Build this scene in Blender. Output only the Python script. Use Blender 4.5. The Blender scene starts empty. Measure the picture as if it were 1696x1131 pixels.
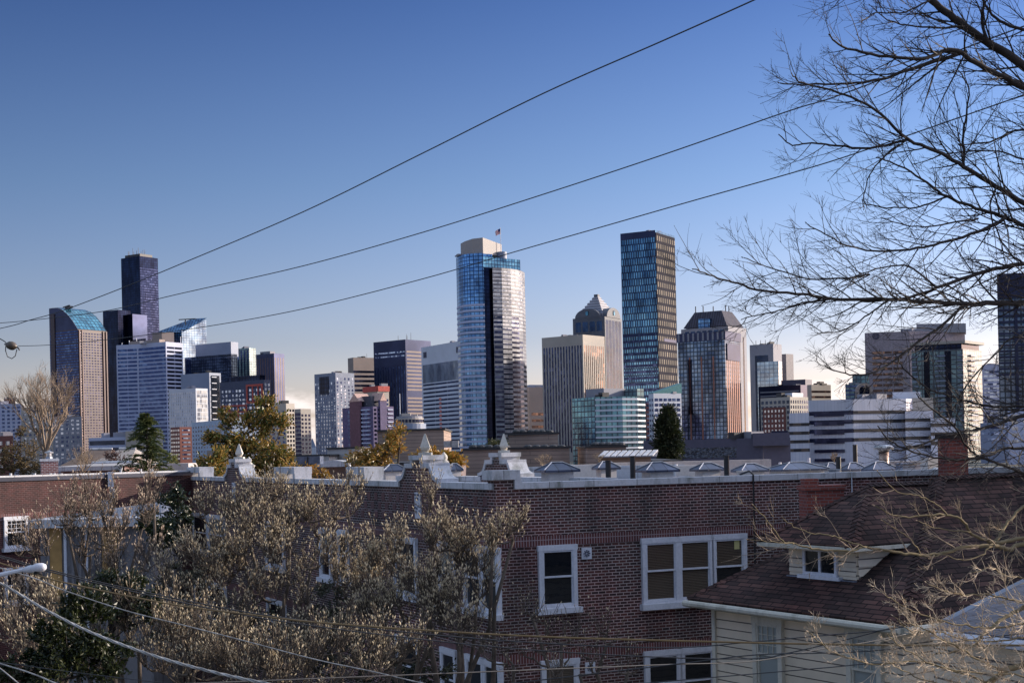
import bpy, math, random
from mathutils import Vector, Matrix
random.seed(7)
R = math.radians
scene = bpy.context.scene
# ------------------------------------------------------------------ camera
F, CX, HY, ROLL, CZ = 2300.0, 848.0, 748.0, 0.022, 12.0
cam_data = bpy.data.cameras.new('camera')
cam = bpy.data.objects.new('camera', cam_data)
scene.collection.objects.link(cam)
scene.camera = cam
cam.location = (0, 0, CZ)
cam.rotation_euler = (math.pi/2, ROLL, 0)
cam_data.sensor_width = 36.0
cam_data.lens = 36.0*F/1696.0
cam_data.shift_y = (HY-565.5)/1696.0
cam_data.clip_start = 0.5
cam_data.clip_end = 30000
# ------------------------------------------------------------------ world, sun
SUN_AZ, SUN_EL = 73.0, 14.0
world = bpy.data.worlds.new("World")
scene.world = world
world.use_nodes = True
nt = world.node_tree
nt.nodes.clear()
w_out = nt.nodes.new('ShaderNodeOutputWorld')
w_bg = nt.nodes.new('ShaderNodeBackground')
sky = nt.nodes.new('ShaderNodeTexSky')
sky.sky_type = 'NISHITA'
sky.sun_disc = False
sky.sun_elevation = R(SUN_EL)
sky.sun_rotation = R(SUN_AZ)
sky.altitude = 100
sky.air_density = 1.15
sky.dust_density = 1.0
sky.ozone_density = 2.2
tc = nt.nodes.new('ShaderNodeTexCoord')
sep = nt.nodes.new('ShaderNodeSeparateXYZ')
nt.links.new(tc.outputs['Generated'], sep.inputs[0])
# low cloud bank close to the horizon
mp = nt.nodes.new('ShaderNodeMapping'); mp.inputs['Scale'].default_value = (9, 9, 34)
nt.links.new(tc.outputs['Generated'], mp.inputs[0])
nz = nt.nodes.new('ShaderNodeTexNoise'); nz.inputs['Scale'].default_value = 1.6
nz.inputs['Detail'].default_value = 7; nz.inputs['Roughness'].default_value = .62
nt.links.new(mp.outputs[0], nz.inputs[0])
band = nt.nodes.new('ShaderNodeMapRange'); band.inputs[1].default_value = 0.078; band.inputs[2].default_value = 0.045
nt.links.new(sep.outputs[2], band.inputs[0])
md = nt.nodes.new('ShaderNodeMath'); md.operation = 'MULTIPLY'
nt.links.new(nz.outputs[0], md.inputs[0]); nt.links.new(band.outputs[0], md.inputs[1])
th = nt.nodes.new('ShaderNodeMapRange'); th.inputs[1].default_value = .43; th.inputs[2].default_value = .62
th.inputs[4].default_value = .8
nt.links.new(md.outputs[0], th.inputs[0])
SKY_GAIN = (1.95, 1.90, 1.92, 1)
mul = nt.nodes.new('ShaderNodeMixRGB'); mul.blend_type = 'MULTIPLY'; mul.inputs[0].default_value = 1
mul.inputs[2].default_value = SKY_GAIN
tr = nt.nodes.new('ShaderNodeValToRGB')   # pale horizon, deeper blue in view; unseen zenith made brighter to light foreground
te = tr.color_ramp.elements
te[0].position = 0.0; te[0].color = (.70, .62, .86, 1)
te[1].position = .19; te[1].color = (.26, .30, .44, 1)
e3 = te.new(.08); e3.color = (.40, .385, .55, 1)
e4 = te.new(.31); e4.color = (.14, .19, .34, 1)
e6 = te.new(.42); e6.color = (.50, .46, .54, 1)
e5 = te.new(.75); e5.color = (2.5, 1.85, 1.4, 1)  # zenith above the frame raised as added fill for the foreground
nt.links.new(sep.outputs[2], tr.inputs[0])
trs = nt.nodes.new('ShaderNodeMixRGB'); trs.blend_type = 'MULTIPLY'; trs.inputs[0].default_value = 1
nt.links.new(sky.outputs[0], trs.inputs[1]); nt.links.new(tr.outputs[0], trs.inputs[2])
# broad brightening of thin high air towards the sun's side
dp_ = nt.nodes.new('ShaderNodeVectorMath'); dp_.operation = 'DOT_PRODUCT'; dp_.inputs[1].default_value = (math.sin(R(SUN_AZ)), math.cos(R(SUN_AZ)), 0)
nt.links.new(tc.outputs['Generated'], dp_.inputs[0])
gl = nt.nodes.new('ShaderNodeMapRange'); gl.inputs[1].default_value = -.1; gl.inputs[2].default_value = .6; gl.inputs[3].default_value = .95; gl.inputs[4].default_value = 1.5
nt.links.new(dp_.outputs['Value'], gl.inputs[0])
gm = nt.nodes.new('ShaderNodeVectorMath'); gm.operation = 'SCALE'
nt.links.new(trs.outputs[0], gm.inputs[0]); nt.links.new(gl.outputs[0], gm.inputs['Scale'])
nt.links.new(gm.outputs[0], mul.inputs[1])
cl = nt.nodes.new('ShaderNodeMixRGB'); cl.inputs[2].default_value = (7.5, 6.8, 6.6, 1)
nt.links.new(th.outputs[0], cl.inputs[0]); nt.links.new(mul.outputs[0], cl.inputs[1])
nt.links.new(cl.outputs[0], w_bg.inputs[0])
w_bg.inputs[1].default_value = 0.10
nt.links.new(w_bg.outputs[0], w_out.inputs[0])
sd = Vector((math.sin(R(SUN_AZ))*math.cos(R(SUN_EL)), math.cos(R(SUN_AZ))*math.cos(R(SUN_EL)), math.sin(R(SUN_EL))))
sun_data = bpy.data.lights.new('sun', 'SUN')
sun_data.energy = 3.9; sun_data.angle = R(0.5); sun_data.color = (1.0, 0.86, 0.70)
sun = bpy.data.objects.new('sun', sun_data)
sun.rotation_euler = sd.to_track_quat('Z', 'Y').to_euler()
sun.location = (60, 30, 60)
scene.collection.objects.link(sun)
scene.view_settings.view_transform = 'Standard'
scene.view_settings.look = 'None'
scene.view_settings.gamma = 1
scene.view_settings.exposure = 0.7
try: scene.view_settings.use_curve_mapping = False
except Exception: pass

# ------------------------------------------------------------------ pixel geometry
cr, sr = math.cos(ROLL), math.sin(ROLL)
def W(px, py, d):
    u = (px-CX)/F; v = (HY-py)/F
    return Vector((d*(u*cr+v*sr), d, CZ+d*(-u*sr+v*cr)))
def hit(px, py, P, n):
    r = W(px, py, 1.0)-Vector((0, 0, CZ))
    o = Vector((0, 0, CZ))
    t = (P-o).dot(n)/r.dot(n)
    return o+r*t
def V2(v): return Vector((v[0], v[1]))

# ------------------------------------------------------------------ scene helpers
COL = scene.collection
def empty(name, loc, label=None, cat=None, group=None, kind=None):
    o = bpy.data.objects.new(name, None); COL.objects.link(o); o.location = loc
    o.empty_display_size = .5
    return tag(o, label, cat, group, kind)
def tag(o, label=None, cat=None, group=None, kind=None):
    if label: o['label'] = label
    if cat: o['category'] = cat
    if group: o['group'] = group
    if kind: o['kind'] = kind
    return o
def wloc(o):
    v = Vector((0, 0, 0))
    while o is not None:
        v = v+o.location; o = o.parent
    return v
class MB:
    def __init__(s): s.v = []; s.f = []
    def add(s, vs, fs):
        b = len(s.v); s.v.extend([tuple(x) for x in vs]); s.f.extend([tuple(b+i for i in f) for f in fs])
    def quad(s, a, b, c, d): s.add([a, b, c, d], [(0, 1, 2, 3)])
    def poly(s, ps): s.add(ps, [tuple(range(len(ps)))])
    def prism(s, pts, z0, z1, ztops=None):
        n = len(pts)
        zt = ztops or [z1]*n
        vs = [(p[0], p[1], z0) for p in pts]+[(p[0], p[1], zt[i]) for i, p in enumerate(pts)]
        fs = [(i, (i+1) % n, n+(i+1) % n, n+i) for i in range(n)]
        fs += [tuple(range(n, 2*n)), tuple(range(n-1, -1, -1))]
        s.add(vs, fs)
    def hexa(s, b, t):   # bottom 4 points, top 4 points
        s.add(list(b)+list(t), [(3, 2, 1, 0), (4, 5, 6, 7), (0, 1, 5, 4), (1, 2, 6, 5), (2, 3, 7, 6), (3, 0, 4, 7)])
    def box(s, c, sx, sy, sz, rz=0):   # c = bottom centre
        ca, sa = math.cos(rz), math.sin(rz)
        pts = [(c[0]+x*ca-y*sa, c[1]+x*sa+y*ca) for x, y in ((-sx/2, -sy/2), (sx/2, -sy/2), (sx/2, sy/2), (-sx/2, sy/2))]
        s.prism(pts, c[2], c[2]+sz)
    def tube(s, ps, rs, n=6, cap=True):
        ps = [Vector(p) for p in ps]; base = len(s.v); m = len(ps)
        if not hasattr(rs, '__len__'): rs = [rs]*m
        up = Vector((0.13, 0.31, .94)).normalized()
        for i, p in enumerate(ps):
            d = (ps[min(i+1, m-1)]-ps[max(i-1, 0)])
            if d.length < 1e-9: d = Vector((0, 0, 1))
            d.normalize()
            a = d.cross(up)
            if a.length < .05: a = d.cross(Vector((1, 0, 0)))
            a.normalize(); b = d.cross(a)
            for k in range(n):
                an = 2*math.pi*k/n; q = p+(a*math.cos(an)+b*math.sin(an))*rs[i]
                s.v.append((q.x, q.y, q.z))
        for i in range(m-1):
            for k in range(n):
                k2 = (k+1) % n
                s.f.append((base+i*n+k, base+i*n+k2, base+(i+1)*n+k2, base+(i+1)*n+k))
        if cap:
            s.f.append(tuple(base+k for k in range(n-1, -1, -1)))
            s.f.append(tuple(base+(m-1)*n+k for k in range(n)))
    def lathe(s, c, prof, n=12):   # prof (r, z)
        s.tube([(c[0], c[1], c[2]+z) for r, z in prof], [max(r, .002) for r, z in prof], n)
    def wallbox(s, A, B, z0, z1, o0, o1, N):
        A = Vector((A[0], A[1])); B = Vector((B[0], B[1]))
        p = [A+N*o0, B+N*o0, B+N*o1, A+N*o1]
        s.prism(p, z0, z1)
    def build(s, name, mat, parent=None, smooth=False, uv=True, kind=None, label=None):
        off = wloc(parent) if parent else Vector((0, 0, 0))
        me = bpy.data.meshes.new(name)
        ox, oy, oz = off
        me.from_pydata([(x-ox, y-oy, z-oz) for x, y, z in s.v], [], s.f)
        me.materials.append(mat)
        if uv:
            ul = me.uv_layers.new(name='UVMap')
            dat = [0.0]*(2*len(me.loops))
            vs = s.v
            for p in me.polygons:
                n = p.normal
                if abs(n.z) > .97: t = Vector((1, 0, 0)); b = Vector((0, 1, 0))
                else:
                    t = Vector((-n.y, n.x, 0)).normalized(); b = n.cross(t)
                for li in p.loop_indices:
                    q = vs[me.loops[li].vertex_index]
                    dat[2*li] = q[0]*t.x+q[1]*t.y
                    dat[2*li+1] = q[0]*b.x+q[1]*b.y+q[2]*b.z
            ul.data.foreach_set('uv', dat)
        if smooth: me.polygons.foreach_set('use_smooth', [True]*len(me.polygons))
        me.update()
        o = bpy.data.objects.new(name, me); COL.objects.link(o)
        if parent: o.parent = parent
        if kind: o['kind'] = kind
        if label: o['label'] = label
        return o
def copy_tree(o, parent=None, label=None):
    c = o.copy(); COL.objects.link(c)
    if parent is not None: c.parent = parent
    if label: c['label'] = label
    for ch in list(o.children): copy_tree(ch, c)
    return c

# ------------------------------------------------------------------ materials
MATS = {}
def newmat(name):
    m = bpy.data.materials.new(name); m.use_nodes = True
    b = m.node_tree.nodes['Principled BSDF']; return m, m.node_tree, b
def N(t, k, **kw):
    n = t.nodes.new(k)
    for a, v in kw.items(): setattr(n, a, v)
    return n
def ramp2(t, fac, c1, c2, p1=.35, p2=.65):
    r = N(t, 'ShaderNodeValToRGB'); e = r.color_ramp.elements
    e[0].position = p1; e[0].color = (*c1, 1); e[1].position = p2; e[1].color = (*c2, 1)
    t.links.new(fac, r.inputs[0]); return r
def noise(t, scale, detail=5, rough=.6, coord='Position', vec_scale=None):
    g = N(t, 'ShaderNodeNewGeometry') if coord == 'Position' else N(t, 'ShaderNodeTexCoord')
    o = g.outputs[coord]
    if vec_scale:
        mpn = N(t, 'ShaderNodeMapping'); mpn.inputs['Scale'].default_value = vec_scale
        t.links.new(o, mpn.inputs[0]); o = mpn.outputs[0]
    n = N(t, 'ShaderNodeTexNoise'); n.inputs['Scale'].default_value = scale
    n.inputs['Detail'].default_value = detail; n.inputs['Roughness'].default_value = rough
    t.links.new(o, n.inputs['Vector']); return n
def solid(name, c, rough=.7, metal=0, var=.18, scale=.6, streak=False, bump=0):
    if name in MATS: return MATS[name]
    m, t, b = newmat(name)
    n = noise(t, scale, vec_scale=(1, 1, .15) if streak else None)
    lo = tuple(x*(1-var) for x in c); hi = tuple(min(x*(1+var), 1) for x in c)
    r = ramp2(t, n.outputs[0], lo, hi)
    t.links.new(r.outputs[0], b.inputs['Base Color'])
    b.inputs['Roughness'].default_value = rough; b.inputs['Metallic'].default_value = metal
    if bump:
        n2 = noise(t, scale*12); bp = N(t, 'ShaderNodeBump'); bp.inputs['Strength'].default_value = bump
        bp.inputs['Distance'].default_value = .02
        t.links.new(n2.outputs[0], bp.inputs['Height']); t.links.new(bp.outputs[0], b.inputs['Normal'])
    MATS[name] = m; return m
def brickmat(name, c1, c2, cm, bw, rh, ms, off=.5, rough=.85, bump=.5, metal=0, big=.25, spec=.5, age=None):
    if name in MATS: return MATS[name]
    m, t, b = newmat(name)
    uv = N(t, 'ShaderNodeTexCoord')
    vec = uv.outputs['UV']
    bt = N(t, 'ShaderNodeTexBrick'); bt.offset = off; bt.offset_frequency = 2; bt.squash = 1
    for k, v in (('Scale', 1), ('Mortar Size', ms), ('Mortar Smooth', .1), ('Bias', 0), ('Brick Width', bw), ('Row Height', rh)):
        bt.inputs[k].default_value = v
    bt.inputs['Color1'].default_value = (*c1, 1); bt.inputs['Color2'].default_value = (*c2, 1); bt.inputs['Mortar'].default_value = (*cm, 1)
    t.links.new(vec, bt.inputs['Vector'])
    n = noise(t, big, 6)
    r = ramp2(t, n.outputs[0], (.72, .72, .72), (1.25, 1.2, 1.2), .3, .7)
    mx = N(t, 'ShaderNodeMixRGB', blend_type='MULTIPLY'); mx.inputs[0].default_value = 1
    t.links.new(bt.outputs['Color'], mx.inputs[1]); t.links.new(r.outputs[0], mx.inputs[2])
    out = mx.outputs[0]
    if age:      # soot streaks, repointed and redder patches
        na = noise(t, .9, 7, .65, vec_scale=(1, 1, .28)); ra = ramp2(t, na.outputs[0], (.45, .45, .47), (1.12, 1.1, 1.1), .36, .56)
        ma = N(t, 'ShaderNodeMixRGB', blend_type='MULTIPLY'); ma.inputs[0].default_value = .8
        t.links.new(out, ma.inputs[1]); t.links.new(ra.outputs[0], ma.inputs[2])
        nb_ = noise(t, .35, 4, .6); rb_ = ramp2(t, nb_.outputs[0], (1, 1, 1), age, .48, .66)
        mb_ = N(t, 'ShaderNodeMixRGB', blend_type='MULTIPLY'); mb_.inputs[0].default_value = 1
        t.links.new(ma.outputs[0], mb_.inputs[1]); t.links.new(rb_.outputs[0], mb_.inputs[2]); out = mb_.outputs[0]
    t.links.new(out, b.inputs['Base Color'])
    b.inputs['Roughness'].default_value = rough; b.inputs['Metallic'].default_value = metal
    b.inputs['Specular IOR Level'].default_value = spec
    if bump:
        iv = N(t, 'ShaderNodeMath', operation='SUBTRACT'); iv.inputs[0].default_value = 1
        t.links.new(bt.outputs['Fac'], iv.inputs[1])
        bp = N(t, 'ShaderNodeBump'); bp.inputs['Strength'].default_value = bump; bp.inputs['Distance'].default_value = .01
        t.links.new(iv.outputs[0], bp.inputs['Height']); t.links.new(bp.outputs[0], b.inputs['Normal'])
    MATS[name] = m; return m
def glassgrid(name, c1, c2, cm, w, h, ms, rough=.12, metal=.8, wob=.35, wobscale=.05, off=0):
    """reflective curtain wall: panes with slightly different tint and tilt, dark joints"""
    if name in MATS: return MATS[name]
    m, t, b = newmat(name)
    uv = N(t, 'ShaderNodeTexCoord')
    bt = N(t, 'ShaderNodeTexBrick'); bt.offset = off; bt.squash = 1
    for k, v in (('Scale', 1), ('Mortar Size', ms), ('Mortar Smooth', .1), ('Bias', 0), ('Brick Width', w), ('Row Height', h)):
        bt.inputs[k].default_value = v
    bt.inputs['Color1'].default_value = (*c1, 1); bt.inputs['Color2'].default_value = (*c2, 1); bt.inputs['Mortar'].default_value = (*cm, 1)
    t.links.new(uv.outputs['UV'], bt.inputs['Vector'])
    n = noise(t, wobscale*1.5, 4, vec_scale=(1, 1, .5))
    r = ramp2(t, n.outputs[0], (.5, .5, .55), (1.35, 1.35, 1.3), .36, .62)
    mx = N(t, 'ShaderNodeMixRGB', blend_type='MULTIPLY'); mx.inputs[0].default_value = 1
    t.links.new(bt.outputs['Color'], mx.inputs[1]); t.links.new(r.outputs[0], mx.inputs[2])
    t.links.new(mx.outputs[0], b.inputs['Base Color'])
    b.inputs['Roughness'].default_value = rough; b.inputs['Metallic'].default_value = metal
    n2 = noise(t, wobscale, 3); bp = N(t, 'ShaderNodeBump'); bp.inputs['Strength'].default_value = wob
    bp.inputs['Distance'].default_value = 1.0
    t.links.new(n2.outputs[0], bp.inputs['Height']); t.links.new(bp.outputs[0], b.inputs['Normal'])
    MATS[name] = m; return m
def winmat(name, dark, light, scale=.12, p1=.45, p2=.6, metal=.55, rough=.12):
    """windows of a far tower: dark glass, some panes with pale blinds or a reflection"""
    if name in MATS: return MATS[name]
    m, t, b = newmat(name)
    g = N(t, 'ShaderNodeNewGeometry')
    sn = N(t, 'ShaderNodeVectorMath', operation='SNAP'); sn.inputs[1].default_value = (3.1, 3.1, 3.7)
    t.links.new(g.outputs['Position'], sn.inputs[0])
    wn = N(t, 'ShaderNodeTexWhiteNoise'); t.links.new(sn.outputs[0], wn.inputs['Vector'])
    n = noise(t, scale*.25, 4)
    md = N(t, 'ShaderNodeMath', operation='MULTIPLY_ADD'); md.inputs[1].default_value = .45
    t.links.new(wn.outputs['Value'], md.inputs[0])
    m2 = N(t, 'ShaderNodeMath', operation='MULTIPLY'); m2.inputs[1].default_value = .55
    t.links.new(n.outputs[0], m2.inputs[0]); t.links.new(m2.outputs[0], md.inputs[2])
    r = ramp2(t, md.outputs[0], dark, light, p1, p2)
    t.links.new(r.outputs[0], b.inputs['Base Color'])
    b.inputs['Roughness'].default_value = rough; b.inputs['Metallic'].default_value = metal
    MATS[name] = m; return m
# ------------------------------------------------------------------ ground
g = MB(); gz = 0.0
g.quad((-9000, -300, gz), (9000, -300, gz), (9000, 14000, gz), (-9000, 14000, gz))
tag(g.build('ground', solid('ground_mat', (.09, .09, .075), .9, scale=.08)), kind='structure')

# ------------------------------------------------------------------ city buildings
BL = {}
REFY = 640
def boxpts(pl, pc, pr, d, alpha=34.0, y=REFY):
    C = V2(W(pc, y, d)); a = R(alpha)
    er = Vector((math.sin(a), math.cos(a))); el = Vector((-math.cos(a), math.sin(a)))
    kr = W(pr, y, 1.0).x; kl = W(pl, y, 1.0).x
    b = (kr*C.y-C.x)/(er.x-kr*er.y); q = (C.x-kl*C.y)/(-el.x+kl*el.y)
    b = max(b, 6.0); q = max(q, 6.0)
    return [C+el*q, C, C+er*b, C+er*b+el*q]     # left, corner, right, back
def nrm(A, B):
    d = (B-A).normalized(); n = Vector((d.y, -d.x))
    if n.dot(-(A+B)/2) < 0: n = -n
    return n
def add_windows(root, A, B, rects, mat, cap, name='window', o0=-.25, o1=.12):
    """rects (s0,s1,z0,z1) along A->B. First `cap` are parts, the rest one stuff part. Returns parts used"""
    n = nrm(A, B); d = (B-A).normalized(); L = (B-A).length
    rects = sorted(rects, key=lambda r: -r[3])
    used = 0; cache = {}; rest = MB(); off = wloc(root)
    for (s0, s1, z0, z1) in rects:
        p = A+d*s0; q = A+d*s1
        if used < cap:
            key = (round(s1-s0, 2), round(z1-z0, 2))
            loc = Vector((p.x, p.y, z0))
            if key not in cache:
                mb = MB(); mb.wallbox(p, q, z0, z1, o0, o1, n)
                ob = mb.build(name, mat, root, uv=False)
                for v in ob.data.vertices: v.co -= (loc-off)
                ob.location = loc-off; cache[key] = ob
            else:
                ob = cache[key].copy(); COL.objects.link(ob); ob.parent = root; ob.location = loc-off
            used += 1
        else: rest.wallbox(p, q, z0, z1, o0, o1, n)
    if rest.f: rest.build(name+'s' if not name.endswith('band') else name+'s', mat, root, uv=False, kind='stuff')
    return used
def bands(L, z0, z1, fh, frac, m=0.0, mt=0.0, split=1, gap=.8):
    out = []; z = z1-mt-fh
    while z > z0-fh*.5:
        w = (L-2*m)/split
        for k in range(split):
            out.append((m+k*w+(gap if split > 1 else 0)/2, m+(k+1)*w-(gap if split > 1 else 0)/2, z+fh*(1-frac)/2, z+fh*(1+frac)/2))
        z -= fh
    return out
def grid(L, z0, z1, fh, cw, hf, wf, m=0.0, mt=0.0):
    out = []; nc = max(1, int(round((L-2*m)/cw))); c = (L-2*m)/nc; z = z1-mt-fh
    while z > z0-fh*.5:
        for k in range(nc): out.append((m+c*(k+.5-wf/2), m+c*(k+.5+wf/2), z+fh*(1-hf)/2, z+fh*(1+hf)/2))
        z -= fh
    return out
def ribs(L, z0, z1, cw, wf, m=0.0, mt=0.0, mb_=0.0):
    nc = max(1, int(round((L-2*m)/cw))); c = (L-2*m)/nc
    return [(m+c*(k+.5-wf/2), m+c*(k+.5+wf/2), z0+mb_, z1-mt) for k in range(nc)]
def building(label, pts, top, wall, faces=(), z0=0.0, name='tower', cat='tower', body='wall', group='downtown skyline buildings', slabs=True, ztops=None):
    """pts footprint (first ones visible, left to right). top = z. faces: list of (edge index, kind, params..., material)"""
    c = sum((Vector(p) for p in pts), Vector((0, 0)))/len(pts)
    root = empty(name, (c.x, c.y, 0), label, cat, group)
    m = MB(); m.prism(pts, z0, top, ztops); m.build(body, wall, root)
    used = 0; cap = 100
    for f in faces:
        i, kind = f[0], f[1]; A = pts[i]; B = pts[(i+1) % len(pts)]; L = (B-A).length
        opt = f[2]; mat = f[3]
        zl = opt.get('z0', max(z0, 10)); zh = opt.get('z1', top)
        m_ = opt.get('m', 0); mt = opt.get('mt', 0)
        nm = 'window'
        if kind == 'band': rc = bands(L, zl, zh, opt.get('fh', 4), opt.get('fr', .5), m_, mt, opt.get('split', 1)); nm = 'window_band'
        elif kind == 'grid': rc = grid(L, zl, zh, opt.get('fh', 3.6), opt.get('cw', 3.5), opt.get('hf', .55), opt.get('wf', .5), m_, mt)
        elif kind == 'rib': rc = ribs(L, zl, zh, opt.get('cw', 3), opt.get('wf', .5), m_, mt); nm = 'window_strip'
        elif kind == 'panel': rc = [(m_, L-opt.get('m2', m_), zl, zh-mt)]; nm = opt.get('name', 'glass_front')
        used += add_windows(root, A, B, rc, mat, min(opt.get('cap', 100), cap-used), nm, -.3, opt.get('o', .12))
    rg = random.Random(len(label)*7+int(top))
    if slabs and not ztops and len(pts) >= 4 and (Vector(pts[0])-Vector(pts[2])).length > 22:
        for _ in range(rg.choice((2, 3, 3))):
            a, b = rg.uniform(.2, .8), rg.uniform(.15, .7); p = Vector(pts[1])+(Vector(pts[2])-Vector(pts[1]))*a+(Vector(pts[0])-Vector(pts[1]))*b
            m = MB(); m.box((p.x, p.y, top-.2), rg.uniform(3, 7), rg.uniform(3, 6), rg.uniform(1.2, 3.6), .6); m.build('roof_unit', blk_metal if rg.random() < .5 else conc_grey, root, uv=False)
    return root
def ztop(px, py, d): return W(px, py, d).z
def block(root, name, pts, z0, z1, mat, **k):
    m = MB(); m.prism(pts, z0, z1); return m.build(name, mat, root, **k)
def shrink(pts, k0, k1=None, s0=None):
    c = sum((Vector(p) for p in pts), Vector((0, 0)))/len(pts)
    return [c+(p-c)*k0 for p in pts]
def sub(pts, a0, a1, b0, b1):
    """sub rectangle of a box footprint: a along right edge 0..1, b along left edge 0..1"""
    C = pts[1]; r = pts[2]-C; l = pts[0]-C
    return [C+r*a0+l*b1, C+r*a0+l*b0, C+r*a1+l*b0, C+r*a1+l*b1]
def masts(root, pts, z, spec, mat, r=.35):
    C = pts[1]; rr = pts[2]-C; l = pts[0]-C
    for a, b, h in spec:
        p = C+rr*a+l*b; m = MB(); m.tube([(p.x, p.y, z-.5), (p.x, p.y, z+h)], [r, r*.6], 5); m.build('antenna', mat, root, uv=False)

blk_metal = solid('dark_roof_metal', (.035, .035, .04), .5, .3)
conc_lav = solid('concrete_lavender', (.40, .43, .58), .6, scale=.03, var=.08)
conc_white = solid('concrete_white', (.58, .60, .67), .6, scale=.03, var=.08)
conc_beige = solid('concrete_beige', (.38, .34, .30), .7, scale=.03, var=.1)
conc_tan = solid('concrete_tan', (.28, .225, .20), .75, scale=.03, var=.1)
conc_grey = solid('concrete_grey', (.24, .24, .28), .7, scale=.03, var=.1)
conc_blue = solid('panel_blue_grey', (.20, .24, .34), .5, scale=.03, var=.1)
brown = solid('brown_granite', (.05, .026, .032), .45, scale=.04, var=.12)
brown_lt = solid('brown_granite_pale', (.11, .06, .06), .5, scale=.04, var=.12)
black_g = solid('black_stone', (.03, .036, .075), .28, .85, scale=.04, var=.2)
redbrick_far = solid('far_red_brick', (.17, .06, .05), .8, scale=.05, var=.15)
w_dark = winmat('dark_tower_windows', (.02, .035, .11), (.08, .13, .27), p1=.5, p2=.8, metal=.92)
w_mix = winmat('mixed_tower_windows', (.03, .05, .13), (.55, .62, .75), p1=.42, p2=.66, metal=.6)
w_brown = winmat('bronze_tower_windows', (.05, .03, .03), (.35, .2, .14), p1=.5, p2=.75)
w_blk = winmat('black_tower_windows', (.015, .02, .05), (.06, .075, .15), p1=.5, p2=.8, metal=.9)
w_pale = winmat('pale_tower_windows', (.18, .2, .25), (.75, .72, .7), p1=.3, p2=.6, metal=.2)
g_navy = glassgrid('navy_curtain_wall', (.007, .011, .032), (.011, .018, .046), (.004, .006, .016), 4, 4, .4, metal=.9, wob=.15)
g_blue = glassgrid('blue_curtain_wall', (.09, .20, .40), (.17, .33, .56), (.02, .04, .09), 4.5, 4, .45)
g_teal = glassgrid('teal_curtain_wall', (.05, .13, .20), (.12, .26, .34), (.02, .03, .06), 4, 4, .4)
g_teal2 = glassgrid('teal_crown_glass', (.05, .18, .28), (.09, .27, .38), (.01, .04, .07), 7, 7, .7, metal=.5)
g_pale = glassgrid('pale_curtain_wall', (.42, .52, .62), (.55, .64, .72), (.2, .24, .3), 5, 4, .35, metal=.5)
g_grey = glassgrid('grey_curtain_wall', (.07, .10, .17), (.16, .21, .30), (.02, .03, .05), 3.6, 4, .5, metal=.75)
g_green = glassgrid('green_curtain_wall', (.12, .22, .25), (.22, .31, .31), (.06, .08, .10), 4, 3.4, .5, metal=.1, rough=.3)
g_silver = glassgrid('silver_panel_wall', (.20, .205, .24), (.27, .27, .29), (.12, .125, .16), 12, 4, .8, metal=0, rough=.55)
roof_dk = solid('city_roof', (.10, .10, .11), .9)

# (towers from left to right)
# --- A: brown tower with curved glass crown
d = 2150
P = boxpts(84, 131, 178, d)
zt, ze = ztop(110, 506, d), ztop(131, 545, d)
A = building('tall brown tower at far left with a curved blue glass crown', P, ze, brown, [
    (0, 'band', dict(fh=4.2, fr=.62, m=0, z1=ze-1), w_dark)])
C = P[1]; rr = P[2]-C; l = P[0]-C
mo = MB(); prof = [(0, ze), (.18, ze+(zt-ze)*.38), (.36, ze+(zt-ze)*.68), (.55, ze+(zt-ze)*.9), (.74, zt), (1.0, zt)]
for a0, nm in ((0, 0), (1, 1)):
    pass
endL = [C+l*b for b, z in prof]; endR = [C+rr*.999+l*b for b, z in prof]
n = len(prof)
mo.add([(p.x, p.y, prof[i][1]) for i, p in enumerate(endL)]+[(C.x+l.x, C.y+l.y, ze)], [tuple(range(n+1))])
mo.add([(p.x, p.y, prof[i][1]) for i, p in enumerate(endR)]+[((C+rr+l).x, (C+rr+l).y, ze)], [tuple(range(n, -1, -1))])
mo.build('gable_end', black_g, A)
mg = MB()
for i in range(n-1):
    q0, q1, q2, q3 = endL[i], endR[i], endR[i+1], endL[i+1]
    nn = nrm(C, P[2])*.6
    mg.quad((q0.x+nn.x, q0.y+nn.y, prof[i][1]), (q1.x+nn.x, q1.y+nn.y, prof[i][1]), (q2.x+nn.x, q2.y+nn.y, prof[i+1][1]+.6), (q3.x+nn.x, q3.y+nn.y, prof[i+1][1]+.6))
mg.build('glass_crown', g_teal2, A)
nR = nrm(P[1], P[2]); LR = (P[2]-P[1]).length
used = add_windows(A, P[1]+(P[2]-P[1])*.14, P[2]-(P[2]-P[1])*.16, grid((P[2]-P[1]).length*.70, 15, ze-4, 4.2, 5.2, .5, .62), w_blk, 55)
for k in (.02, .115, .86, .965):
    mm = MB(); a = P[1]+(P[2]-P[1])*k; b = a+(P[2]-P[1]).normalized()*2.2
    mm.wallbox(a, b, 0, ze-1, -.1, 1.6, nR); mm.build('corner_pier', brown_lt, A)
add_windows(A, P[1]+(P[2]-P[1])*.06, P[1]+(P[2]-P[1])*.11, bands(LR*.05, 20, ze-3, 4.2, .6), w_pale, 0)
nL = nrm(P[0], P[1]); mm = MB(); mm.wallbox(P[0]+(P[1]-P[0])*.06, P[0]+(P[1]-P[0])*.2, 0, zt-10, -.1, 1.2, nL); mm.build('corner_pier', brown, A)
bm = MB(); p = C+l*.7+rr*.4; bm.box((p.x, p.y, zt), 26, 5, 3, R(-56)); bm.box((p.x-4, p.y, zt+3), 34, 2, 1.4, R(-56)); bm.build('window_washing_rig', blk_metal, A)

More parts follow.
